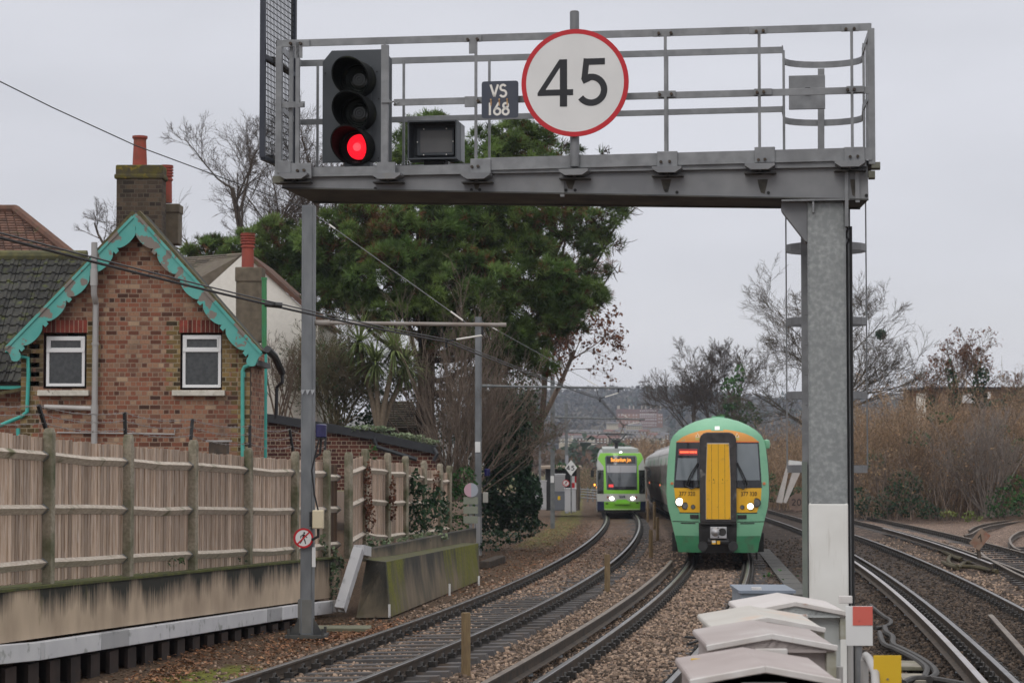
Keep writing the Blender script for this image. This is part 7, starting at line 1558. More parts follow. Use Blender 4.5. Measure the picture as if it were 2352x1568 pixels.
# ------------------------------------------------------------------ vegetation tools (vectorised)
def unit(v): return v / np.maximum(1e-9, np.linalg.norm(v, axis=-1, keepdims=True))
def grow_level(rng, P, D, Ln, Rd, wander, up, taper=.45, K=6, droop=0.0):
    n = len(P); pts = np.zeros((n, K, 3)); rad = np.zeros((n, K)); pts[:, 0] = P; d = D.copy()
    for k in range(1, K):
        d = unit(d + rng.randn(n, 3) * wander + np.array([0, 0, up - droop * k / K]))
        pts[:, k] = pts[:, k - 1] + d * (Ln / (K - 1))[:, None]
    f = np.linspace(0, 1, K); rad[:] = Rd[:, None] * (1 - (1 - taper) * f)
    return pts, rad
RMIN = [.004]
def kids(rng, pts, rad, Ln, m, t0, t1, ang, lr, rr, lvar=.35):
    n, K, _ = pts.shape; t = t0 + (t1 - t0) * (np.arange(m)[None] + rng.rand(n, m)) / m; x = t * (K - 1); i = np.minimum(x.astype(int), K - 2); f = (x - i)[..., None]
    I = np.arange(n)[:, None]; a, b = pts[I, i], pts[I, i + 1]; P = a + (b - a) * f; T = unit(b - a)
    r = rng.randn(n, m, 3); perp = unit(r - T * (r * T).sum(-1, keepdims=True)); A = np.radians(ang) * (.7 + .6 * rng.rand(n, m, 1)); D = T * np.cos(A) + perp * np.sin(A)
    Lk = Ln[:, None] * lr * (1 - lvar / 2 + lvar * rng.rand(n, m)) * (1.15 - .55 * t); Rk = np.maximum(RMIN[0], (rad[I, i] * (1 - f[..., 0]) + rad[I, i + 1] * f[..., 0]) * rr)
    return P.reshape(-1, 3), D.reshape(-1, 3), Lk.ravel(), Rk.ravel()
def sticks(pts, rad, ns=4):
    n, K, _ = pts.shape; T = unit(np.gradient(pts, axis=1)); ref = unit(np.cross(T, np.array([.31, .2, .93]))); o = np.cross(T, ref)
    a = 2 * PI * np.arange(ns) / ns; V = pts[:, :, None] + rad[:, :, None, None] * (np.cos(a)[None, None, :, None] * ref[:, :, None] + np.sin(a)[None, None, :, None] * o[:, :, None])
    idx = np.arange(n * K * ns).reshape(n, K, ns); q = np.stack([idx[:, :-1], np.roll(idx, -1, 2)[:, :-1], np.roll(idx, -1, 2)[:, 1:], idx[:, 1:]], -1)
    return V.reshape(-1, 3), q.reshape(-1, 4)
def join(L):
    V = []; F = []; o = 0
    for v, f in L: V.append(v); F.append(f + o); o += len(v)
    return np.vstack(V), np.vstack(F)
def cards(rng, P, size, var=.5, asp=.6, up=0.0):
    n = len(P); a = unit(rng.randn(n, 3) + [0, 0, up]); b = unit(np.cross(a, rng.randn(n, 3))); c = np.cross(a, b); s = size * (1 - var / 2 + var * rng.rand(n, 1)) / 2
    V = np.stack([P - b * s, P + c * s * asp, P + b * s, P - c * s * asp], 1); return V.reshape(-1, 3), np.arange(4 * n).reshape(-1, 4)
def bare_tree(name, label, base, H, seed, levels, r0=.16, m=None, lean=(0, 0, 1), cat="tree", group=None, stems=1, sspread=.25, leaves=0, lsize=.12, lm=None, trunk_len=None, up0=.03, ns=3, leafmode='tip'):
    RMIN[0] = base[1] * 9.5e-5; rng = np.random.RandomState(seed); t = thing(name, label, cat, tuple(base), 0, group); m = m or bark
    P = np.array([list(base)] * stems) + rng.randn(stems, 3) * np.array([.12, .12, 0]) * (stems > 1); D = unit(np.array([list(lean)] * stems) + rng.randn(stems, 3) * sspread * (stems > 1)); L = np.full(stems, trunk_len or H * .55) * (.75 + .5 * rng.rand(stems) if stems > 1 else 1); Rr = np.full(stems, r0) * (.6 + .6 * rng.rand(stems) if stems > 1 else 1)
    pts, rad = grow_level(rng, P, D, L, Rr, .06, up0, .5); V, F = sticks(pts, rad, 8 if stems == 1 else 5); npmesh("trunk", V, F, m, t, tint=.7 + .5 * rng.rand(len(F)), smooth=True)
    out = []; tips = []
    for lv in levels:
        P, D, L, Rr = kids(rng, pts, rad, L, lv['n'], lv.get('t0', .3), lv.get('t1', 1.0), lv['ang'], lv['lr'], lv.get('rr', .6)); pts, rad = grow_level(rng, P, D, L, Rr, lv.get('w', .12), lv.get('up', .06), .35, 5, lv.get('droop', 0)); out.append(sticks(pts, rad, lv.get('ns', ns)))
        tips.append(pts)
    V, F = join(out); npmesh("crown", V, F, m, t, tint=.65 + .6 * rng.rand(len(F)))
    if leaves:
        T = tips[-1].reshape(-1, 3); cl = T[rng.randint(0, len(T), max(1, leaves // 4))]; pp = np.repeat(cl, 4, 0) + rng.randn(len(cl) * 4, 3) * lsize * .9; V, F = cards(rng, pp, lsize, .6); npmesh("leaves", V, F, lm or brownleaf, t, tint=.5 + .9 * rng.rand(len(F)))
    return t, tips
def blob_points(rng, blobs, Y, dens, shell=(.75, 1.02), zscale=.8, front=True, topbias=0.0):
    PP = []; NN = []
    for b in blobs:
        x, y, rx, ry = b[:4]; Yb = Y + (b[4] if len(b) > 4 else 0); c = np.array(at(x, y, Yb)); s = Yb / FPX; R_ = np.array([rx * s, max(rx, ry) * s * zscale, ry * s]); n = int(dens * 4 * PI * (R_.mean() ** 2)); d = unit(rng.randn(n, 3))
        if front: d = d[(d[:, 1] < .35)]
        d = d[d[:, 2] > -.85 + topbias * rng.rand(len(d))]; r = shell[0] + (shell[1] - shell[0]) * rng.rand(len(d), 1) ** .6
        lump = 1 + .13 * np.sin(d[:, :1] * 7 + x) * np.sin(d[:, 2:] * 6 + y); PP.append(c + d * R_ * r * lump); NN.append(unit(d / R_))
    return np.vstack(PP), np.vstack(NN)
def tufts(rng, P, N, L, K=17, w=.024, up=.75, cone=.75):
    n = len(P); ax = unit(N + np.array([0, 0, up]) + rng.randn(n, 3) * .3); d = unit(ax[:, None] + rng.randn(n, K, 3) * cone); s = unit(np.cross(d, rng.randn(n, K, 3))); ln = L * (.6 + .6 * rng.rand(n, K, 1)); b = P[:, None] - ax[:, None] * L * .3 * rng.rand(n, K, 1)
    V = np.stack([b - s * w * .6, b + s * w * .6, b + d * ln + s * w * .2, b + d * ln - s * w * .2], 2); return V.reshape(-1, 3), np.arange(4 * n * K).reshape(-1, 4), np.repeat(np.arange(n), K)
def pine(label, base, blobs, Y, seed, dens=20, L=.26, brown=.10, rtrunk=.32, limbs=True, bare=.0):
    rng = np.random.RandomState(seed); t = thing("pine_tree", label, "tree", tuple(base)); base = np.array(base); C = np.array([list(at(b[0], b[1], Y + (b[4] if len(b) > 4 else 0))) for b in blobs]); top = C[C[:, 2].argmax()]
    ctr = np.array([C[:, 0].mean(), Y + .4, 0]); zz = np.linspace(base[2], top[2] - .5, 8); f = np.linspace(0, 1, 8); tr = np.stack([base[0] + (top[0] - base[0]) * f ** 1.6 + .15 * np.sin(f * 7), base[1] + (Y + .4 - base[1]) * f, zz], 1)[None]; V, F = sticks(tr, (rtrunk * (1 - .75 * f))[None], 10); npmesh("trunk", V, F, bark_pine, t, smooth=True)
    st = []; en = []
    for c in C:
        z = base[2] + (c[2] - base[2]) * .62; k = np.interp(z, zz, np.arange(8)); i = int(min(6, k)); p = tr[0, i] + (tr[0, i + 1] - tr[0, i]) * (k - i); st.append(p); en.append(c)
    st, en = np.array(st), np.array(en); f = np.linspace(0, 1, 6)[None, :, None]; pts = st[:, None] + (en - st)[:, None] * f; pts[:, :, 2] -= (.5 * np.sin(f[..., 0] * PI)); V1, F1 = sticks(pts, np.linspace(.11, .03, 6)[None].repeat(len(pts), 0), 5)
    D = unit(rng.randn(len(C) * 9, 3) * [1, .8, .6] + [0, -.2, .1]); Pp = np.repeat(C, 9, 0) + rng.randn(len(C) * 9, 3) * .12; s = np.repeat(np.array([b[2] for b in blobs]) * Y / FPX, 9); p2, r2 = grow_level(rng, Pp, D, s * 1.0, np.full(len(Pp), .028), .12, .05, .3); V2, F2 = sticks(p2, r2, 3); V, F = join([(V1, F1), (V2, F2)]); npmesh("limbs", V, F, bark_pine, t)
    P0_, N0_ = blob_points(rng, blobs, Y, dens * .20, (.66, 1.0), topbias=.3); q_ = 15; rr_ = (.15 + .15 * rng.rand(len(P0_), 1, 1)); dd_ = unit(rng.randn(len(P0_), q_, 3) + N0_[:, None] * .6 + np.array([0, -.2, .55])); P = (P0_[:, None] + dd_ * rr_ * np.array([1.15, 1.15, .8])).reshape(-1, 3); N = dd_.reshape(-1, 3); tv, tf, ti = tufts(rng, P, N, L * .80, 19, .021, .35); tb = rng.rand(len(P)); tint = np.clip(.6 + .5 * tb + np.repeat(1.1 * (rng.rand(len(P0_)) - .5), q_), .25, 1.9)
    isb = (noise2(P[:, 0] * 1.0, P[:, 2], 1.6, seed) + .4 * rng.randn(len(P)) - .35 * N[:, 2] > 1.0 - brown * 4); mi = isb[ti].astype(int)
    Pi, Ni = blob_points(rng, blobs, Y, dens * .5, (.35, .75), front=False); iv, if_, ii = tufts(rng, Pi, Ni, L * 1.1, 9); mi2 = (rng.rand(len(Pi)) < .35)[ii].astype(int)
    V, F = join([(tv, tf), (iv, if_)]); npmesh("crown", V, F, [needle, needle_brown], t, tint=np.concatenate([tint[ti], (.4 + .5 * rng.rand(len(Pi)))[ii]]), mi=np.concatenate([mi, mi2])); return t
def leaf_mass(name, label, cat, blobs, Y, seed, dens, size, m, base, shell=(.6, 1.05), stems=None, kind=None, up=.3, part="leaves", parent=None, front=True, zs=.8):
    rng = np.random.RandomState(seed); P, N = blob_points(rng, blobs, Y, dens, shell, zs, front); V, F = cards(rng, P, size, .7, .75, up); t = parent or thing(name, label, cat, tuple(base)); tt = np.repeat(np.clip(.4 + .9 * rng.rand(len(P)) + .2 * N[:, 2], .25, 1.7), 1); o = npmesh(part, V, F, m, t, tint=tt)
    if stems:
        for b in blobs: pass
    return t, o
LV_TREE = [dict(n=9, ang=40, lr=.78, rr=.5, t0=.2, w=.1), dict(n=8, ang=36, lr=.62, rr=.5, w=.12), dict(n=7, ang=36, lr=.55, rr=.5, w=.14), dict(n=6, ang=38, lr=.5, rr=.55, w=.15)]
bark_dk = mat('dark_twig_bark', (.06, .045, .036), (.10, .078, .06), rough=.95, ns=4, tint=True)
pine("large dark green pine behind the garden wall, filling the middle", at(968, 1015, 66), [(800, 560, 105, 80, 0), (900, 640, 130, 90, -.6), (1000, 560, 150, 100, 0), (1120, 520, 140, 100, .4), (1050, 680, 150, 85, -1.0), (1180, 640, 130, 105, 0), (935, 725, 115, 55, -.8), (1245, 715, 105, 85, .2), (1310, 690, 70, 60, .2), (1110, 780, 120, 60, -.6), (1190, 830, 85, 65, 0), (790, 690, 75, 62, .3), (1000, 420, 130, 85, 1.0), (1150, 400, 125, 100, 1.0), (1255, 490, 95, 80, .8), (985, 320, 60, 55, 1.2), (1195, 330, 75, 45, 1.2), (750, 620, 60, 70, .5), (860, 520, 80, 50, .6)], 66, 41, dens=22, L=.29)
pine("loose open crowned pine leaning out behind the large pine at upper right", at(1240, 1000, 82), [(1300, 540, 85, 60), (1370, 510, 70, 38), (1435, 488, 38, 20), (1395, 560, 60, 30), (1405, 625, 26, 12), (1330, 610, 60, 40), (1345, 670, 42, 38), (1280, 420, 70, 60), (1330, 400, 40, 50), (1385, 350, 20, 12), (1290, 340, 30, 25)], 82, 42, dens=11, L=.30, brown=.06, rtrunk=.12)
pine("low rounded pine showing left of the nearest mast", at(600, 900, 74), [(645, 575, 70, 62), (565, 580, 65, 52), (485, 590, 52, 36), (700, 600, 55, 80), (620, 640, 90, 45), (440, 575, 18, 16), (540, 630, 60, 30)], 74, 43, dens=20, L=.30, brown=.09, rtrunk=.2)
bare_tree("bare_tree", "tall bare tree behind the brick chimneys", at(590, 760, 88), 9.5, 51, LV_TREE, .20, bark_dk, (-.22, 0, 1), trunk_len=6.0)
bare_tree("bare_tree", "bare spreading tree behind the left end of the gantry", at(720, 760, 90), 10, 52, LV_TREE, .22, bark_dk, (-.12, 0, 1), trunk_len=6.5)
bare_tree("bare_tree", "bare tree between the chimneys and the mesh screen, behind the low pine", at(640, 760, 95), 9, 50, LV_TREE, .17, bark_dk, (.02, 0, 1), trunk_len=5.6)
bare_tree("bare_tree", "thin bare treetop peeping above the brick house roof left of its chimney", at(270, 640, 90), 3.2, 53, LV_TREE[1:], .08, bark_dk, (-.3, 0, .9), trunk_len=2.6)
t, tp = bare_tree("leafy_tree", "half bare tree with hanging dead brown leaves right of the pine", at(1215, 1010, 84), 7, 54, [dict(n=8, ang=42, lr=.8, rr=.5, t0=.3), dict(n=7, ang=40, lr=.6, rr=.55, droop=.15), dict(n=6, ang=40, lr=.5, rr=.55, droop=.3), dict(n=4, ang=40, lr=.5, rr=.6, droop=.3)], .14, bark_pale, (.80, -.1, 1), leaves=2600, lsize=.16, trunk_len=4.0)
bare_tree("bare_tree", "pale pinkish bare treetop seen between the two pines", at(1300, 800, 100), 5, 55, LV_TREE, .10, mat("pinkish_twig", (.34, .22, .18), (.25, .16, .13), rough=.9, tint=True), (.15, 0, 1), trunk_len=3.2)
SHR = [dict(n=5, ang=22, lr=.62, rr=.6, up=.10, w=.07), dict(n=5, ang=26, lr=.55, rr=.6, up=.10), dict(n=4, ang=30, lr=.5, rr=.6)]
bare_tree("bare_shrub", "tall fan of pale bare stems behind the second mast", at(1035, 1150, 63.5), 5, 56, SHR, .045, bark_pale, (.18, 0, 1), cat="shrub", stems=30, sspread=.30, trunk_len=4.0, up0=.0)
bare_tree("bare_shrub", "smaller fan of pale bare stems at the fence's far end", at(1075, 1150, 62), 4, 57, SHR, .03, bark_pale, (.3, 0, 1), cat="shrub", stems=22, sspread=.32, trunk_len=2.6, up0=.0)
bare_tree("bare_shrub", "brown twiggy bush arching over from behind the ivy hedge", at(1150, 1120, 74), 5, 58, [dict(n=9, ang=32, lr=.6, rr=.6, up=.02), dict(n=8, ang=34, lr=.55, rr=.6), dict(n=6, ang=36, lr=.5, rr=.6)], .05, bark_red, (.14, 0, 1), cat="shrub", stems=12, sspread=.24, trunk_len=2.9, up0=.0, leaves=2600, lsize=.09, lm=bramble)
bare_tree("bare_shrub", "bare twiggy shrub against the cream gable", at(655, 960, 61.5), 3, 59, SHR, .03, bark_red, (0, 0, 1), cat="shrub", stems=9, sspread=.2, trunk_len=1.5, up0=.02)
bare_tree("bare_shrub", "tangled green brown shrub between the nearest mast and the palm", at(770, 1000, 63), 3.5, 60, [dict(n=8, ang=34, lr=.6, rr=.6, droop=.1), dict(n=8, ang=36, lr=.55, rr=.6), dict(n=5, ang=36, lr=.5, rr=.6)], .03, mat("olive_twig", (.13, .11, .06), (.18, .15, .09), rough=.9, tint=True), (.05, 0, 1), cat="shrub", stems=26, sspread=.34, trunk_len=2.3, up0=-.02, leaves=2200, lsize=.07, lm=bramble)
# cabbage palm
cp_ = thing("cabbage_palm", "two headed cabbage palm with long pale green blades behind the outbuilding", "palm", tuple(at(870, 1000, 62)))
rng = np.random.RandomState(61); m = MB(); b = at(872, 1005, 62); heads = [(825, 785, 62), (905, 805, 61.6), (862, 832, 61.8), (928, 842, 62.2)]
for x, y, Y in heads: m.tube([b, b.lerp(at(x, y, Y), .4) + Vector((.0, 0, .1)), at(x, y + 20, Y)], [.10, .08, .07], 8)
m.build("trunk", bark_cord, cp_)
VV, FF, TT = [], [], []
for hx, hy, Y in heads[:2] + heads[2:]:
    c = np.array(at(hx, hy, Y)); n = 130; d = unit(rng.randn(n, 3) + [0, -.1, .35]); K = 5; L = .80 + .25 * rng.rand(n); pts = np.zeros((n, K, 3)); pts[:, 0] = c; dd = d.copy()
    for k in range(1, K): dd = unit(dd + [0, 0, -.26 * k / K * 1.3]); pts[:, k] = pts[:, k - 1] + dd * (L / (K - 1))[:, None]
    s = unit(np.cross(d, [0, 0, 1.])); w = np.array([.018, .026, .024, .016, .003])[None, :, None]; A = pts - s[:, None] * w; B = pts + s[:, None] * w; V = np.stack([A, B], 2).reshape(-1, 3); o = sum(len(v) for v in VV)
    idx = (np.arange(n * K * 2).reshape(n, K, 2)) + o; FF.append(np.stack([idx[:, :-1, 0], idx[:, :-1, 1], idx[:, 1:, 1], idx[:, 1:, 0]], -1).reshape(-1, 4)); VV.append(V); TT.append(np.repeat(np.where(d[:, 2] < -.15, .6, .8 + .7 * rng.rand(n)), K - 1))
npmesh("crown", np.vstack(VV), np.vstack(FF), blade, cp_, tint=np.concatenate(TT))
# ivy and hedges
leaf_mass("ivy_hedge", "tall dark ivy covered hedge behind the second mast", "hedge", [(1165, 1060, 55, 60), (1170, 1130, 62, 70), (1195, 1180, 45, 45), (1130, 1180, 40, 50), (1140, 1020, 45, 45), (1215, 1140, 30, 50), (1150, 960, 48, 50), (1185, 1010, 45, 50)], 69, 62, 380, .125, ivy, at(1165, 1215, 70))
leaf_mass("ivy_hedge", "bright leaved ivy bush right behind the far end of the short fence", "hedge", [(1055, 1160, 35, 50), (1065, 1110, 30, 40), (1050, 1210, 30, 30)], 60, 63, 220, .09, ivy_bright, at(1055, 1220, 60))
leaf_mass("ivy", "dark ivy climbing over the short fence", "climbing plant", [(965, 1170, 38, 62), (990, 1190, 42, 45), (1010, 1150, 20, 35), (955, 1110, 12, 35)], 50.2, 64, 330, .095, ivy, at(970, 1235, 50), zs=.25)
leaf_mass("ivy", "pale variegated ivy spilling over the kerb wall at the fence foot", "climbing plant", [(870, 1250, 25, 12, -3), (905, 1246, 30, 13, -1), (950, 1240, 35, 10, 1.5), (990, 1232, 40, 10, 3), (850, 1245, 14, 14, -3.4)], 44, 65, 330, .075, ivy_pale, at(880, 1255, 42), zs=.5)
leaf_mass("ivy", "trailing variegated ivy in the gap beside the nearest mast", "climbing plant", [(768, 1330, 12, 40), (775, 1290, 18, 22), (755, 1265, 20, 12), (770, 1368, 14, 14), (742, 1240, 8, 14)], 37.6, 66, 420, .075, ivy_pale, at(770, 1390, 37.6), zs=.5)
leaf_mass("ivy", "band of pale ivy lying along the outbuilding roof", "climbing plant", [(840, 985, 60, 8, 0), (910, 1003, 60, 9, .2), (965, 1015, 40, 9, .3), (780, 985, 25, 6, 0)], 59, 67, 300, .09, ivy_pale, at(880, 1000, 53), zs=.6)
leaf_mass("ivy", "brown dead creeper hanging on the short fence boards", "climbing plant", [(845, 1130, 8, 70, -3.5), (850, 1190, 12, 40, -3.5), (902, 1150, 8, 55), (1003, 1120, 8, 40, 8)], 45.8, 68, 300, .07, brownleaf, at(850, 1240, 43), zs=.3)
leaf_mass("ivy", "green sprig growing over the outbuilding gutter", "climbing plant", [(855, 1040, 14, 20)], 44, 69, 260, .07, ivy_bright, at(855, 1060, 44), zs=.4)
leaf_mass("ivy", "ivy clump on the flat hut roof behind the diamond sign", "climbing plant", [(1300, 1072, 26, 9)], 117.5, 70, 60, .16, ivy_bright, at(1300, 1080, 118))
leaf_mass("weeds", "green tuft of weeds on the platform wall top", "weeds", [(400, 1290, 26, 12), (378, 1282, 12, 10)], fY(400) - .15, 71, 420, .05, bramble, fpt(400, 1300), zs=.5)
leaf_mass("weeds", "small green weed at a fence post foot nearer the mast", "weeds", [(555, 1286, 14, 6)], fY(555) - .15, 72, 420, .045, bramble, fpt(555, 1295), zs=.5)
t, o = leaf_mass("ivy_ground_cover", "low ivy ground cover on the bank below the ivy hedge", "ground cover", [(1140, 1235, 60, 16, -6), (1180, 1222, 55, 14, 0), (1210, 1205, 40, 12, 6), (1120, 1255, 30, 12, -9)], 70, 73, 150, .10, ivy, at(1150, 1240, 68)); o['kind'] = 'stuff'
t, o = leaf_mass("undergrowth", "dark undergrowth behind the palm and outbuilding", "undergrowth", [(800, 930, 90, 60), (900, 960, 70, 40), (990, 960, 70, 60), (1080, 930, 80, 90), (1050, 1040, 80, 70), (720, 930, 40, 60), (1150, 960, 70, 80), (1180, 900, 60, 50), (1010, 870, 90, 60), (890, 870, 80, 50), (780, 860, 50, 60)], 69, 74, 75, .11, ivy, at(900, 1000, 61), front=False); o['kind'] = 'stuff'
# ------------------------------------------------------------------ trees, right side
t, tp = bare_tree("bare_tree", "large round headed bare tree with a mistletoe ball, behind the gantry column", at(1893, 1075, 150), 14, 81, [dict(n=17, ang=62, lr=.86, rr=.5, t0=.16, w=.09), dict(n=9, ang=38, lr=.62, rr=.5, w=.12), dict(n=8, ang=36, lr=.55, rr=.5, w=.14), dict(n=6, ang=38, lr=.5, rr=.55, w=.15)], .24, mat("olive_bark", (.075, .06, .042), (.11, .088, .06), rough=.95, tint=True), (.05, 0, 1), trunk_len=9.0)
rng = np.random.RandomState(82); d = unit(rng.randn(900, 3)); P = np.array(at(2023, 768, 148)) + d * .40 * (.5 + .5 * rng.rand(900, 1)); V, F = cards(rng, P, .12, .6); npmesh("mistletoe", V, F, ivy, t, tint=.7 + .8 * rng.rand(900))
for k, (x, yb, H, lean, sd) in enumerate([(1592, 1060, 10.5, -.05, 83), (1690, 1040, 11, .05, 84), (1640, 1050, 8, -.1, 85)]):
    bare_tree("bare_tree", ["bare tree left of the ivy clad trunk behind the train", "bare tree rising out of the ivy behind the train roof", "thin bare tree between its two neighbours behind the train"][k], at(x, yb, 165), H, sd, LV_TREE, .16, bark_dk, (lean, 0, 1), group="bare trees behind the train", trunk_len=H * .55)
leaf_mass("ivy_tree", "ivy clad trunk with a bright green mound behind the train roof", "tree", [(1680, 910, 22, 45), (1690, 950, 28, 30), (1720, 955, 28, 28), (1670, 975, 40, 25), (1700, 860, 12, 25), (1645, 985, 20, 12)], 160, 86, 26, .26, ivy_bright, at(1690, 1020, 160))
for k, (x, yb, H, ln, sd) in enumerate([(2195, 1010, 7.2, -.12, 87), (2255, 1010, 7.5, .08, 88), (2330, 1010, 5.0, .1, 89), (2150, 1010, 5.0, -.1, 90)]):
    bare_tree("leafy_tree", ["bare tree with reddish dead leaves and the thinner ivy column at right", "bare tree with reddish dead leaves and the fatter ivy column at right", "slender bare tree at the right edge above the thicket", "slender reddish tree left of the ivy columns"][k], at(x, yb, 118), H, sd, [dict(n=8, ang=40, lr=.7, rr=.5, t0=.35), dict(n=6, ang=36, lr=.6, rr=.55), dict(n=5, ang=36, lr=.55, rr=.55), dict(n=3, ang=36, lr=.5, rr=.6)], .11, bark_red, (ln, 0, 1), leaves=(700, 900, 100, 250)[k], lsize=.14, trunk_len=H * .55)
leaf_mass("ivy", "slim dark ivy column on a trunk at right", "climbing plant", [(2180, 850, 8, 22), (2188, 880, 12, 30), (2192, 915, 16, 25), (2140, 930, 14, 22)], 117.5, 91, 60, .17, ivy, at(2190, 930, 117.5))
leaf_mass("ivy", "broad forked ivy column on a trunk at right", "climbing plant", [(2245, 845, 9, 20), (2250, 875, 17, 25), (2262, 865, 9, 22), (2250, 915, 18, 28), (2225, 905, 16, 10)], 117.5, 92, 60, .17, ivy, at(2250, 930, 117.5))
leaf_mass("ivy", "dark evergreen bush at the far right skyline", "bush", [(2325, 920, 30, 22), (2350, 905, 22, 22), (2290, 930, 22, 14)], 121, 93, 50, .18, ivy, at(2325, 950, 121))
bark_thk = mat("thicket_stem", (.27, .175, .105), (.40, .29, .19), rough=.95, ns=.35, tint=True)
def thicket(name, label, x0, x1, Y0, Y1, H, n, seed, leafn, kind='stuff', base_y=None, r0=.016, m=None, lm=None, lsz=.11):
    RMIN[0] = Y0 * 8.5e-5; rng = np.random.RandomState(seed); Y = Y0 + (Y1 - Y0) * rng.rand(n); px = x0 + (x1 - x0) * rng.rand(n); X = (px - 1176) / FPX * Y; z = np.interp(Y, [0, 230, 420, 900], [0, -3.68, -7, -10]) - .1; P = np.stack([X, Y, z], 1); hh = H * (.45 + .6 * rng.rand(n)) * (.85 + .25 * np.sin(px * .021 + seed) * np.cos(px * .047))
    pts, rad = grow_level(rng, P, unit(np.array([0, 0, 1.]) + rng.randn(n, 3) * [.24, .24, 0]), hh, np.full(n, r0), .07, .02, .4); out = [sticks(pts, rad, 3)]; P2, D2, L2, R2 = kids(rng, pts, rad, hh, 7, .25, 1, 30, .42, .6); p2, r2 = grow_level(rng, P2, D2, L2, R2, .12, .05, .4, 4); out.append(sticks(p2, r2, 3)); P3, D3, L3, R3 = kids(rng, p2, r2, L2, 3, .3, 1, 34, .55, .7); p3, r3 = grow_level(rng, P3, D3, L3, R3, .14, .05, .5, 3); out.append(sticks(p3, r3, 3)); V, F = join(out); t = thing(name, label, "thicket", (float(X.mean()), float(Y.mean()), float(z.mean()))); o = npmesh("stems", V, F, m or bark_thk, t, tint=.4 + 1.1 * rng.rand(len(F)) ** 1.5); o['kind'] = 'stuff'; t['kind'] = 'stuff'
    T = p3.reshape(-1, 3); pp = T[rng.randint(0, len(T), leafn)] + rng.randn(leafn, 3) * .12; V, F = cards(rng, pp, lsz, .7); o = npmesh("leaves", V, F, lm or hedge_b, t, tint=.45 + .9 * rng.rand(len(F))); o['kind'] = 'stuff'
    return t
thicket("thicket", "brown winter thicket along the right hand bank", 1955, 2480, 108, 126, 6.3, 1300, 101, 42000)
thicket("thicket", "pale thicker stems standing along the front of the right hand thicket", 1960, 2480, 103, 108, 4.6, 110, 120, 2500, r0=.03, m=bark_pale)
thicket("thicket", "brown brush between the train and the gantry column", 1760, 1960, 128, 160, 5.4, 650, 102, 16000)
thicket("thicket", "brown brush on the slope behind the tram and carriages", 1450, 1720, 195, 240, 5.0, 650, 103, 14000, lsz=.13, r0=.02)
thicket("thicket", "low brown green scrub behind the tram", 1290, 1500, 185, 230, 2.6, 500, 104, 12000, lm=bramble, lsz=.13)
bare_tree("bare_shrub", "grey fan shaped bare bush standing forward of the right thicket", at(2268, 1188, 104), 5.5, 105, SHR, .045, mat("grey_twig", (.20, .165, .14), (.26, .22, .19), rough=.9, tint=True), (0, 0, 1), cat="shrub", stems=20, sspread=.26, trunk_len=3.6, up0=.01)
t, o = leaf_mass("brambles", "grey green brambles at the foot of the thicket right of the column", "brambles", [(2010, 1165, 45, 28), (2060, 1150, 50, 40), (2100, 1165, 45, 28), (2080, 1110, 40, 30), (1975, 1150, 25, 30), (2140, 1175, 30, 16)], 104, 106, 60, .14, mat_b if False else ivy, at(2050, 1195, 104)); o['kind'] = 'stuff'; t['kind'] = 'stuff'
t, o = leaf_mass("brambles", "patches of dull evergreen leaves tangled in the right hand thicket", "brambles", [(2110, 1010, 30, 20), (2200, 1060, 35, 25), (2340, 1040, 30, 35), (2010, 1060, 22, 25), (2290, 990, 30, 18), (2160, 960, 30, 15)], 107, 121, 30, .14, bramble, at(2200, 1195, 107)); o["kind"] = "stuff"; t["kind"] = "stuff"
t, o = leaf_mass("brambles", "bright green brambles under the thicket at the right edge", "brambles", [(2310, 1150, 45, 35), (2350, 1165, 40, 28), (2285, 1175, 25, 14), (2330, 1110, 25, 20)], 103, 107, 60, .14, ivy_bright, at(2310, 1185, 103)); o['kind'] = 'stuff'; t['kind'] = 'stuff'
t, o = leaf_mass("brambles", "green undergrowth below the brush beside the train", "brambles", [(1790, 1135, 30, 22), (1840, 1135, 30, 18), (1770, 1110, 14, 25)], 122, 108, 45, .16, bramble, at(1800, 1155, 122)); o['kind'] = 'stuff'; t['kind'] = 'stuff'
t, o = leaf_mass("brambles", "ochre grass tussocks at the thicket foot", "grass", [(2235, 1190, 22, 9), (2225, 1180, 12, 8), (2180, 1180, 20, 8)], 101, 109, 90, .12, grassm, at(2235, 1198, 101)); o['kind'] = 'stuff'; t['kind'] = 'stuff'
leaf_mass("evergreen_bush", "dark evergreen bush behind the tram's pantograph", "bush", [(1415, 1040, 38, 30), (1385, 1055, 25, 22), (1440, 1055, 25, 20)], 195, 110, 16, .34, ivy, at(1410, 1080, 195))
leaf_mass("weeds", "green plantlets growing in the stones beside the column foot", "weeds", [(1765, 1320, 10, 4), (1790, 1312, 8, 4), (1775, 1345, 6, 4), (1830, 1318, 5, 5), (1800, 1330, 5, 3)], 38, 111, 260, .06, ivy_bright, gp(1775, 1330, -.2))
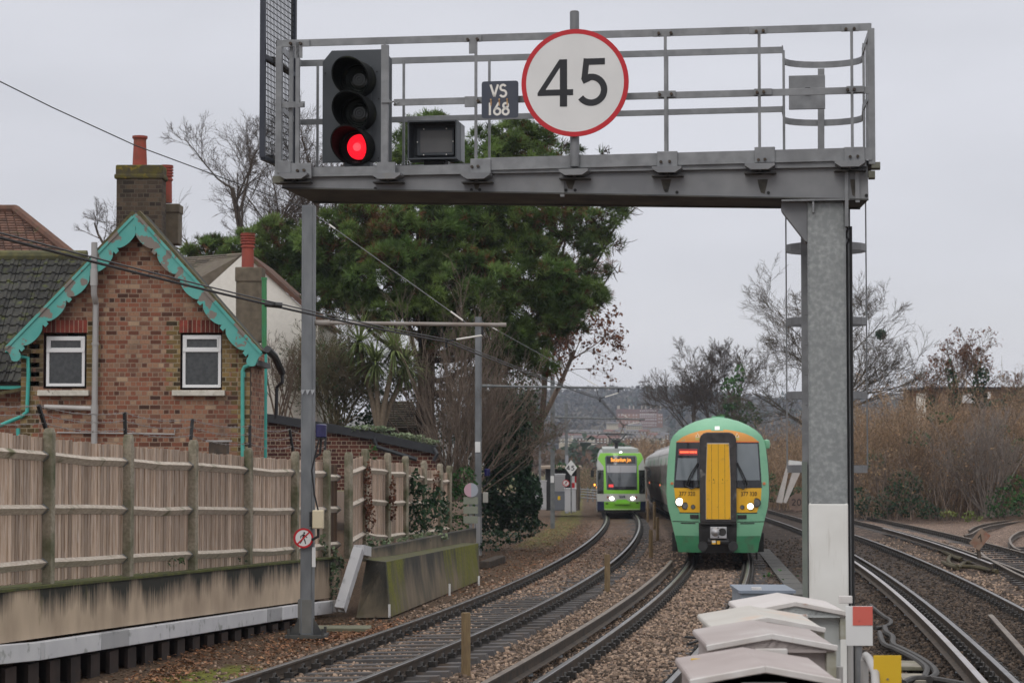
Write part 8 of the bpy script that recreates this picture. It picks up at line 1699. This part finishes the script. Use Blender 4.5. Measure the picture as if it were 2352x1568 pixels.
# ------------------------------------------------------------------ far hill, suburb and air
def hillz(X, Y):
    prof = np.interp(X / np.maximum(Y, 1) * FPX + 1176, [-2000, 600, 1250, 1330, 1400, 1480, 1560, 1640, 1760, 1900, 2100, 2400, 4000], [14, 20, 23, 24, 26, 25, 26, 22, 19, 18, 18, 17, 14])
    rise = np.clip((Y - 900) / 650, 0, 1); rise = rise * rise * (3 - 2 * rise); return -10 + (prof - 2.35 + 8) * rise
hx = np.linspace(-900, 1100, 60); hy = np.concatenate([np.linspace(700, 1650, 40), [1800, 2200]]); HX, HYY = np.meshgrid(hx, hy); HZ = hillz(HX, HYY); sh = HX.shape; idx = np.arange(HX.size).reshape(sh); Fh = np.stack([idx[:-1, :-1], idx[:-1, 1:], idx[1:, 1:], idx[1:, :-1]], -1).reshape(-1, 4)
struct(npmesh("hill", np.stack([HX.ravel(), HYY.ravel(), HZ.ravel()], 1), Fh, mat("hill_winter_ground", (.07, .06, .045), (.10, .085, .06), rough=.95, ns=.02), smooth=True))
def crowns(name, label, n, xr, yr, seed, smin, smax, m, zf, cat="wood"):
    rng = np.random.RandomState(seed); px = xr[0] + (xr[1] - xr[0]) * rng.rand(n); Y = yr[0] + (yr[1] - yr[0]) * rng.rand(n); X = (px - 1176) / FPX * Y; k_ = ~((px > 1392) & (px < 1548) & (Y > 960) & (Y < 1262)); px, Y, X = px[k_], Y[k_], X[k_]; n = len(px); z = zf(X, Y); s = smin + (smax - smin) * rng.rand(n); K = 46; d = unit(rng.randn(n, K, 3)); d[:, :, 2] = np.abs(d[:, :, 2]) * 1.1 - .2; r = .6 + .45 * rng.rand(n, K, 1)
    P = (np.stack([X, Y, z + s * .5], 1)[:, None] + d * r * s[:, None, None] * np.array([.5, .5, .62])).reshape(-1, 3); V, F = cards(rng, P, smax * .17, .7); tint = np.repeat(.5 + .9 * rng.rand(n), K) * (.7 + .6 * rng.rand(n * K)); o = npmesh(name, V, F, m, None, tint=tint); tag(o, label, cat, kind='stuff'); return o
wood_far = leafmat("far_winter_wood", (.062, .052, .045), (.085, .07, .05), trans=.1, ns=.03); wood_ever = leafmat("far_evergreen", (.025, .045, .03), (.04, .06, .035), trans=.1, ns=.03)
crowns("hillside_wood", "bare winter woodland covering the far hill", 2600, (1150, 2450), (980, 1640), 201, 9, 17, wood_far, hillz); crowns("hillside_evergreens", "darker evergreen trees among the woodland on the far hill", 330, (1150, 2450), (1000, 1620), 202, 9, 18, wood_ever, hillz)
valz = lambda X, Y: np.interp(Y, [0, 230, 420, 900, 1600], [0, -3.68, -7, -10, -10])
crowns("valley_trees", "brown suburban trees in the valley below the hill", 500, (1200, 2450), (300, 600), 203, 4, 7.5, leafmat("valley_brown_tree", (.11, .062, .045), (.13, .09, .055), trans=.1, ns=.05), valz); crowns("valley_evergreens", "scattered dark green trees in the valley", 90, (1200, 2450), (330, 800), 204, 5, 9, wood_ever, valz)
# large brick building on the hillside
def far_house(name, label, x0, x1, yb, yt, Y, m_, roof_m, cat="house", group=None, floors=2, cols_=4, rh=.35, wm_=None, d=9):
    a, b = at(x0, yb, Y), at(x1, yt, Y); w, h = b.x - a.x, b.z - a.z; t = thing(name, label, cat, ((a.x + b.x) / 2, Y, a.z), 0, group); m = MB(); hb = h * (1 - rh); m.box(((a.x + b.x) / 2, Y + d / 2, a.z + hb / 2 - 3), (w, d, hb + 6)); m.build("wall", m_, t)
    m = MB(); z0 = a.z + hb; e = .4; m.add([(a.x - e, Y - e, z0), (b.x + e, Y - e, z0), (b.x + e, Y + d + e, z0), (a.x - e, Y + d + e, z0), (a.x, Y + d / 2, b.z), (b.x, Y + d / 2, b.z)], [(0, 1, 5, 4), (2, 3, 4, 5), (1, 2, 5), (3, 0, 4), (0, 3, 2, 1)]); m.build("roof", roof_m, t)
    for i in range(cols_):
        for j in range(floors): m = MB(); m.box((a.x + w * (i + .5) / cols_, Y - .06, a.z + hb * (j + .55) / floors), (w / cols_ * .42, .1, hb / floors * .5)); m.build("window", wm_ or upvc, t)
    return t
frm = mat("far_red_roof", (.16, .07, .055), (.12, .06, .05), rough=.9, ns=.3); fgm = mat("far_grey_roof", (.10, .095, .10), (.14, .13, .13), rough=.9, ns=.3); fcream = mat("far_cream_wall", (.42, .37, .30), rough=.9); fwin = mat("far_white_window", (.6, .58, .56), rough=.6)
brick_mid = mat("far_orange_brick", (.30, .145, .085), (.24, .115, .075), rough=.9, ns=.2)
bb = thing("hillside_block", "long red brick block with white window bays on the far hillside", "building", tuple(at(1468, 985, 1250)))
YB = 1250.
def fb(x0, y0, x1, y1, dy, m_, nm, dep=12, par=bb):
    a, b = at(x0, y1, YB), at(x1, y0, YB); m = MB(); m.box(((a.x + b.x) / 2, YB + dy + dep / 2, (a.z + b.z) / 2), (b.x - a.x, dep, b.z - a.z)); return m.build(nm, m_, par)
fb(1418, 950, 1522, 990, 0, brick_mid, "wall"); fb(1469, 948, 1508, 992, -2, mat("far_dark_brick", (.20, .09, .07), rough=.9), "centre_bay"); rf_ = fb(1416, 939, 1512, 950, 2, frm, "roof", 10)
m = MB()
for x in (1420, 1423, 1447, 1456, 1475, 1484, 1496, 1508, 1518): m.box(at(x, 936, YB) + Vector((0, 4, 0)), (.7, 1, 2.6))
m.build("chimneys", fcream, rf_)
m = MB()
for j, y in enumerate((943, 951.5, 957, 963, 971, 977)):
    for i in range(9): m = MB(); m.box(at(1471 + i * 4.4, y, YB - 2.2), (.62 if j % 2 else .5, .2, 1.0 if j in (1, 4) else .65)); m.build("window", fwin, bb)
for y in (953, 961, 969):
    for x in (1421, 1428, 1437, 1445, 1455, 1462, 1514, 1519): m = MB(); m.box(at(x, y, YB - .2), (.55, .2, .8)); m.build("window", fwin, bb)
rgf = random.Random(31)
for k, (x0, x1, yb, yt, Y, g) in enumerate([(1530, 1558, 908, 893, 1560, 0), (1505, 1525, 903, 892, 1580, 0), (1575, 1600, 902, 890, 1600, 0), (2010, 2080, 913, 903, 1500, 0), (2085, 2110, 913, 905, 1500, 0), (1540, 1570, 925, 914, 1450, 2), (1395, 1420, 978, 968, 900, 1), (1440, 1475, 985, 973, 880, 1)]):
    far_house("hilltop_house", ["pale house among trees on the ridge above the brick block", "small pale house on the ridge left of its paler neighbour", "cream flat block on the ridge by the bare trees", "long pale distant building on the right skyline", "short pale distant building on the right skyline", "grey terrace just under the ridge", "low white building in the valley left", "low white building in the valley beneath the brick block"][k], x0, x1, yb, yt, Y, fcream if g != 2 else fgm, fgm, cols_=8, wm_=glass_dark)
terr = []
for k in range(26):
    row = k % 3; Y = (620, 700, 800)[row]; x = 1290 + (k // 3) * 27 + rgf.uniform(-5, 5) + row * 8; yb = (1019, 1010, 1000)[row]; yt = yb - (20, 17, 14)[row]
    far_house("terraced_house", "small pale fronted house in the rows below the far hill", x, x + 24, yb, yt, Y, rgf.choice([fcream, brick_far, brick_far, fcream]), rgf.choice([frm, fgm, fgm]), group="rows of far houses in the valley", cols_=3)
# flat roofed block right of the ivy columns
fbk = thing("flat_roofed_block", "brown brick flat roofed block with white trim behind the ivy columns at right", "building", tuple(at(2240, 1000, 140))); Y = 140.
a, b = at(2128, 1040, Y), at(2420, 893, Y); m = MB(); m.box(((a.x + b.x) / 2, Y + 4, (a.z + b.z) / 2), (b.x - a.x, 8, b.z - a.z)); m.build("wall", brickmat("brown_block_brick", [(.13, .075, .05), (.19, .115, .075), (.15, .09, .06)], (.2, .16, .12)), fbk); m = MB(); m.box(((a.x + b.x) / 2, Y + 3.9, b.z + .06), (b.x - a.x + .3, 8.4, .14)); m.build("roof", fascia, fbk)
m = MB(); a, b = at(2112, 1050, Y - .1), at(2128, 903, Y - .1); m.box(((a.x + b.x) / 2, Y + .4, (a.z + b.z) / 2), (b.x - a.x, .8, b.z - a.z)); m.build("white_end", render_white, fbk)
m = MB()
for x0, x1, y0, y1 in ((2210, 2240, 905, 925), (2268, 2275, 900, 915)): a, b = at(x0, y1, Y - .06), at(x1, y0, Y - .06); m.box(((a.x + b.x) / 2, Y - .05, (a.z + b.z) / 2), (b.x - a.x, .08, b.z - a.z))
m.build("window", upvc, fbk)
t = thing("metal_railing", "grey metal railing beside the track curving off behind the tram", "railing", tuple(at(1345, 1150, 140))); m = MB()
for y in (1122, 1128, 1134, 1141): m.tube([at(1328, y, 150), at(1372, y + 4, 135)], .04, 5)
for x in (1332, 1350, 1362): m.tube([at(x, 1118, 145), at(x, 1152, 145)], .05, 5)
m.build("rails", galv, t)
# far air
hz = MB(); hz.box((0, 1050, 19), (5200, 2500, 66)); hzo = hz.build("haze", [], None)
hm = bpy.data.materials.new("haze_air"); hm.use_nodes = True; nt = hm.node_tree; nt.nodes.clear(); ho_ = nt.nodes.new("ShaderNodeOutputMaterial"); pv = nt.nodes.new("ShaderNodeVolumePrincipled"); pv.inputs["Color"].default_value = (.74, .83, 1, 1); pv.inputs["Density"].default_value = .00021; pv.inputs["Anisotropy"].default_value = .1
nt.links.new(pv.outputs[0], ho_.inputs["Volume"]); hzo.data.materials.append(hm); tag(hzo, "pale winter haze hanging between the station and the far hill", "haze", kind='stuff')
hzo.visible_shadow = True
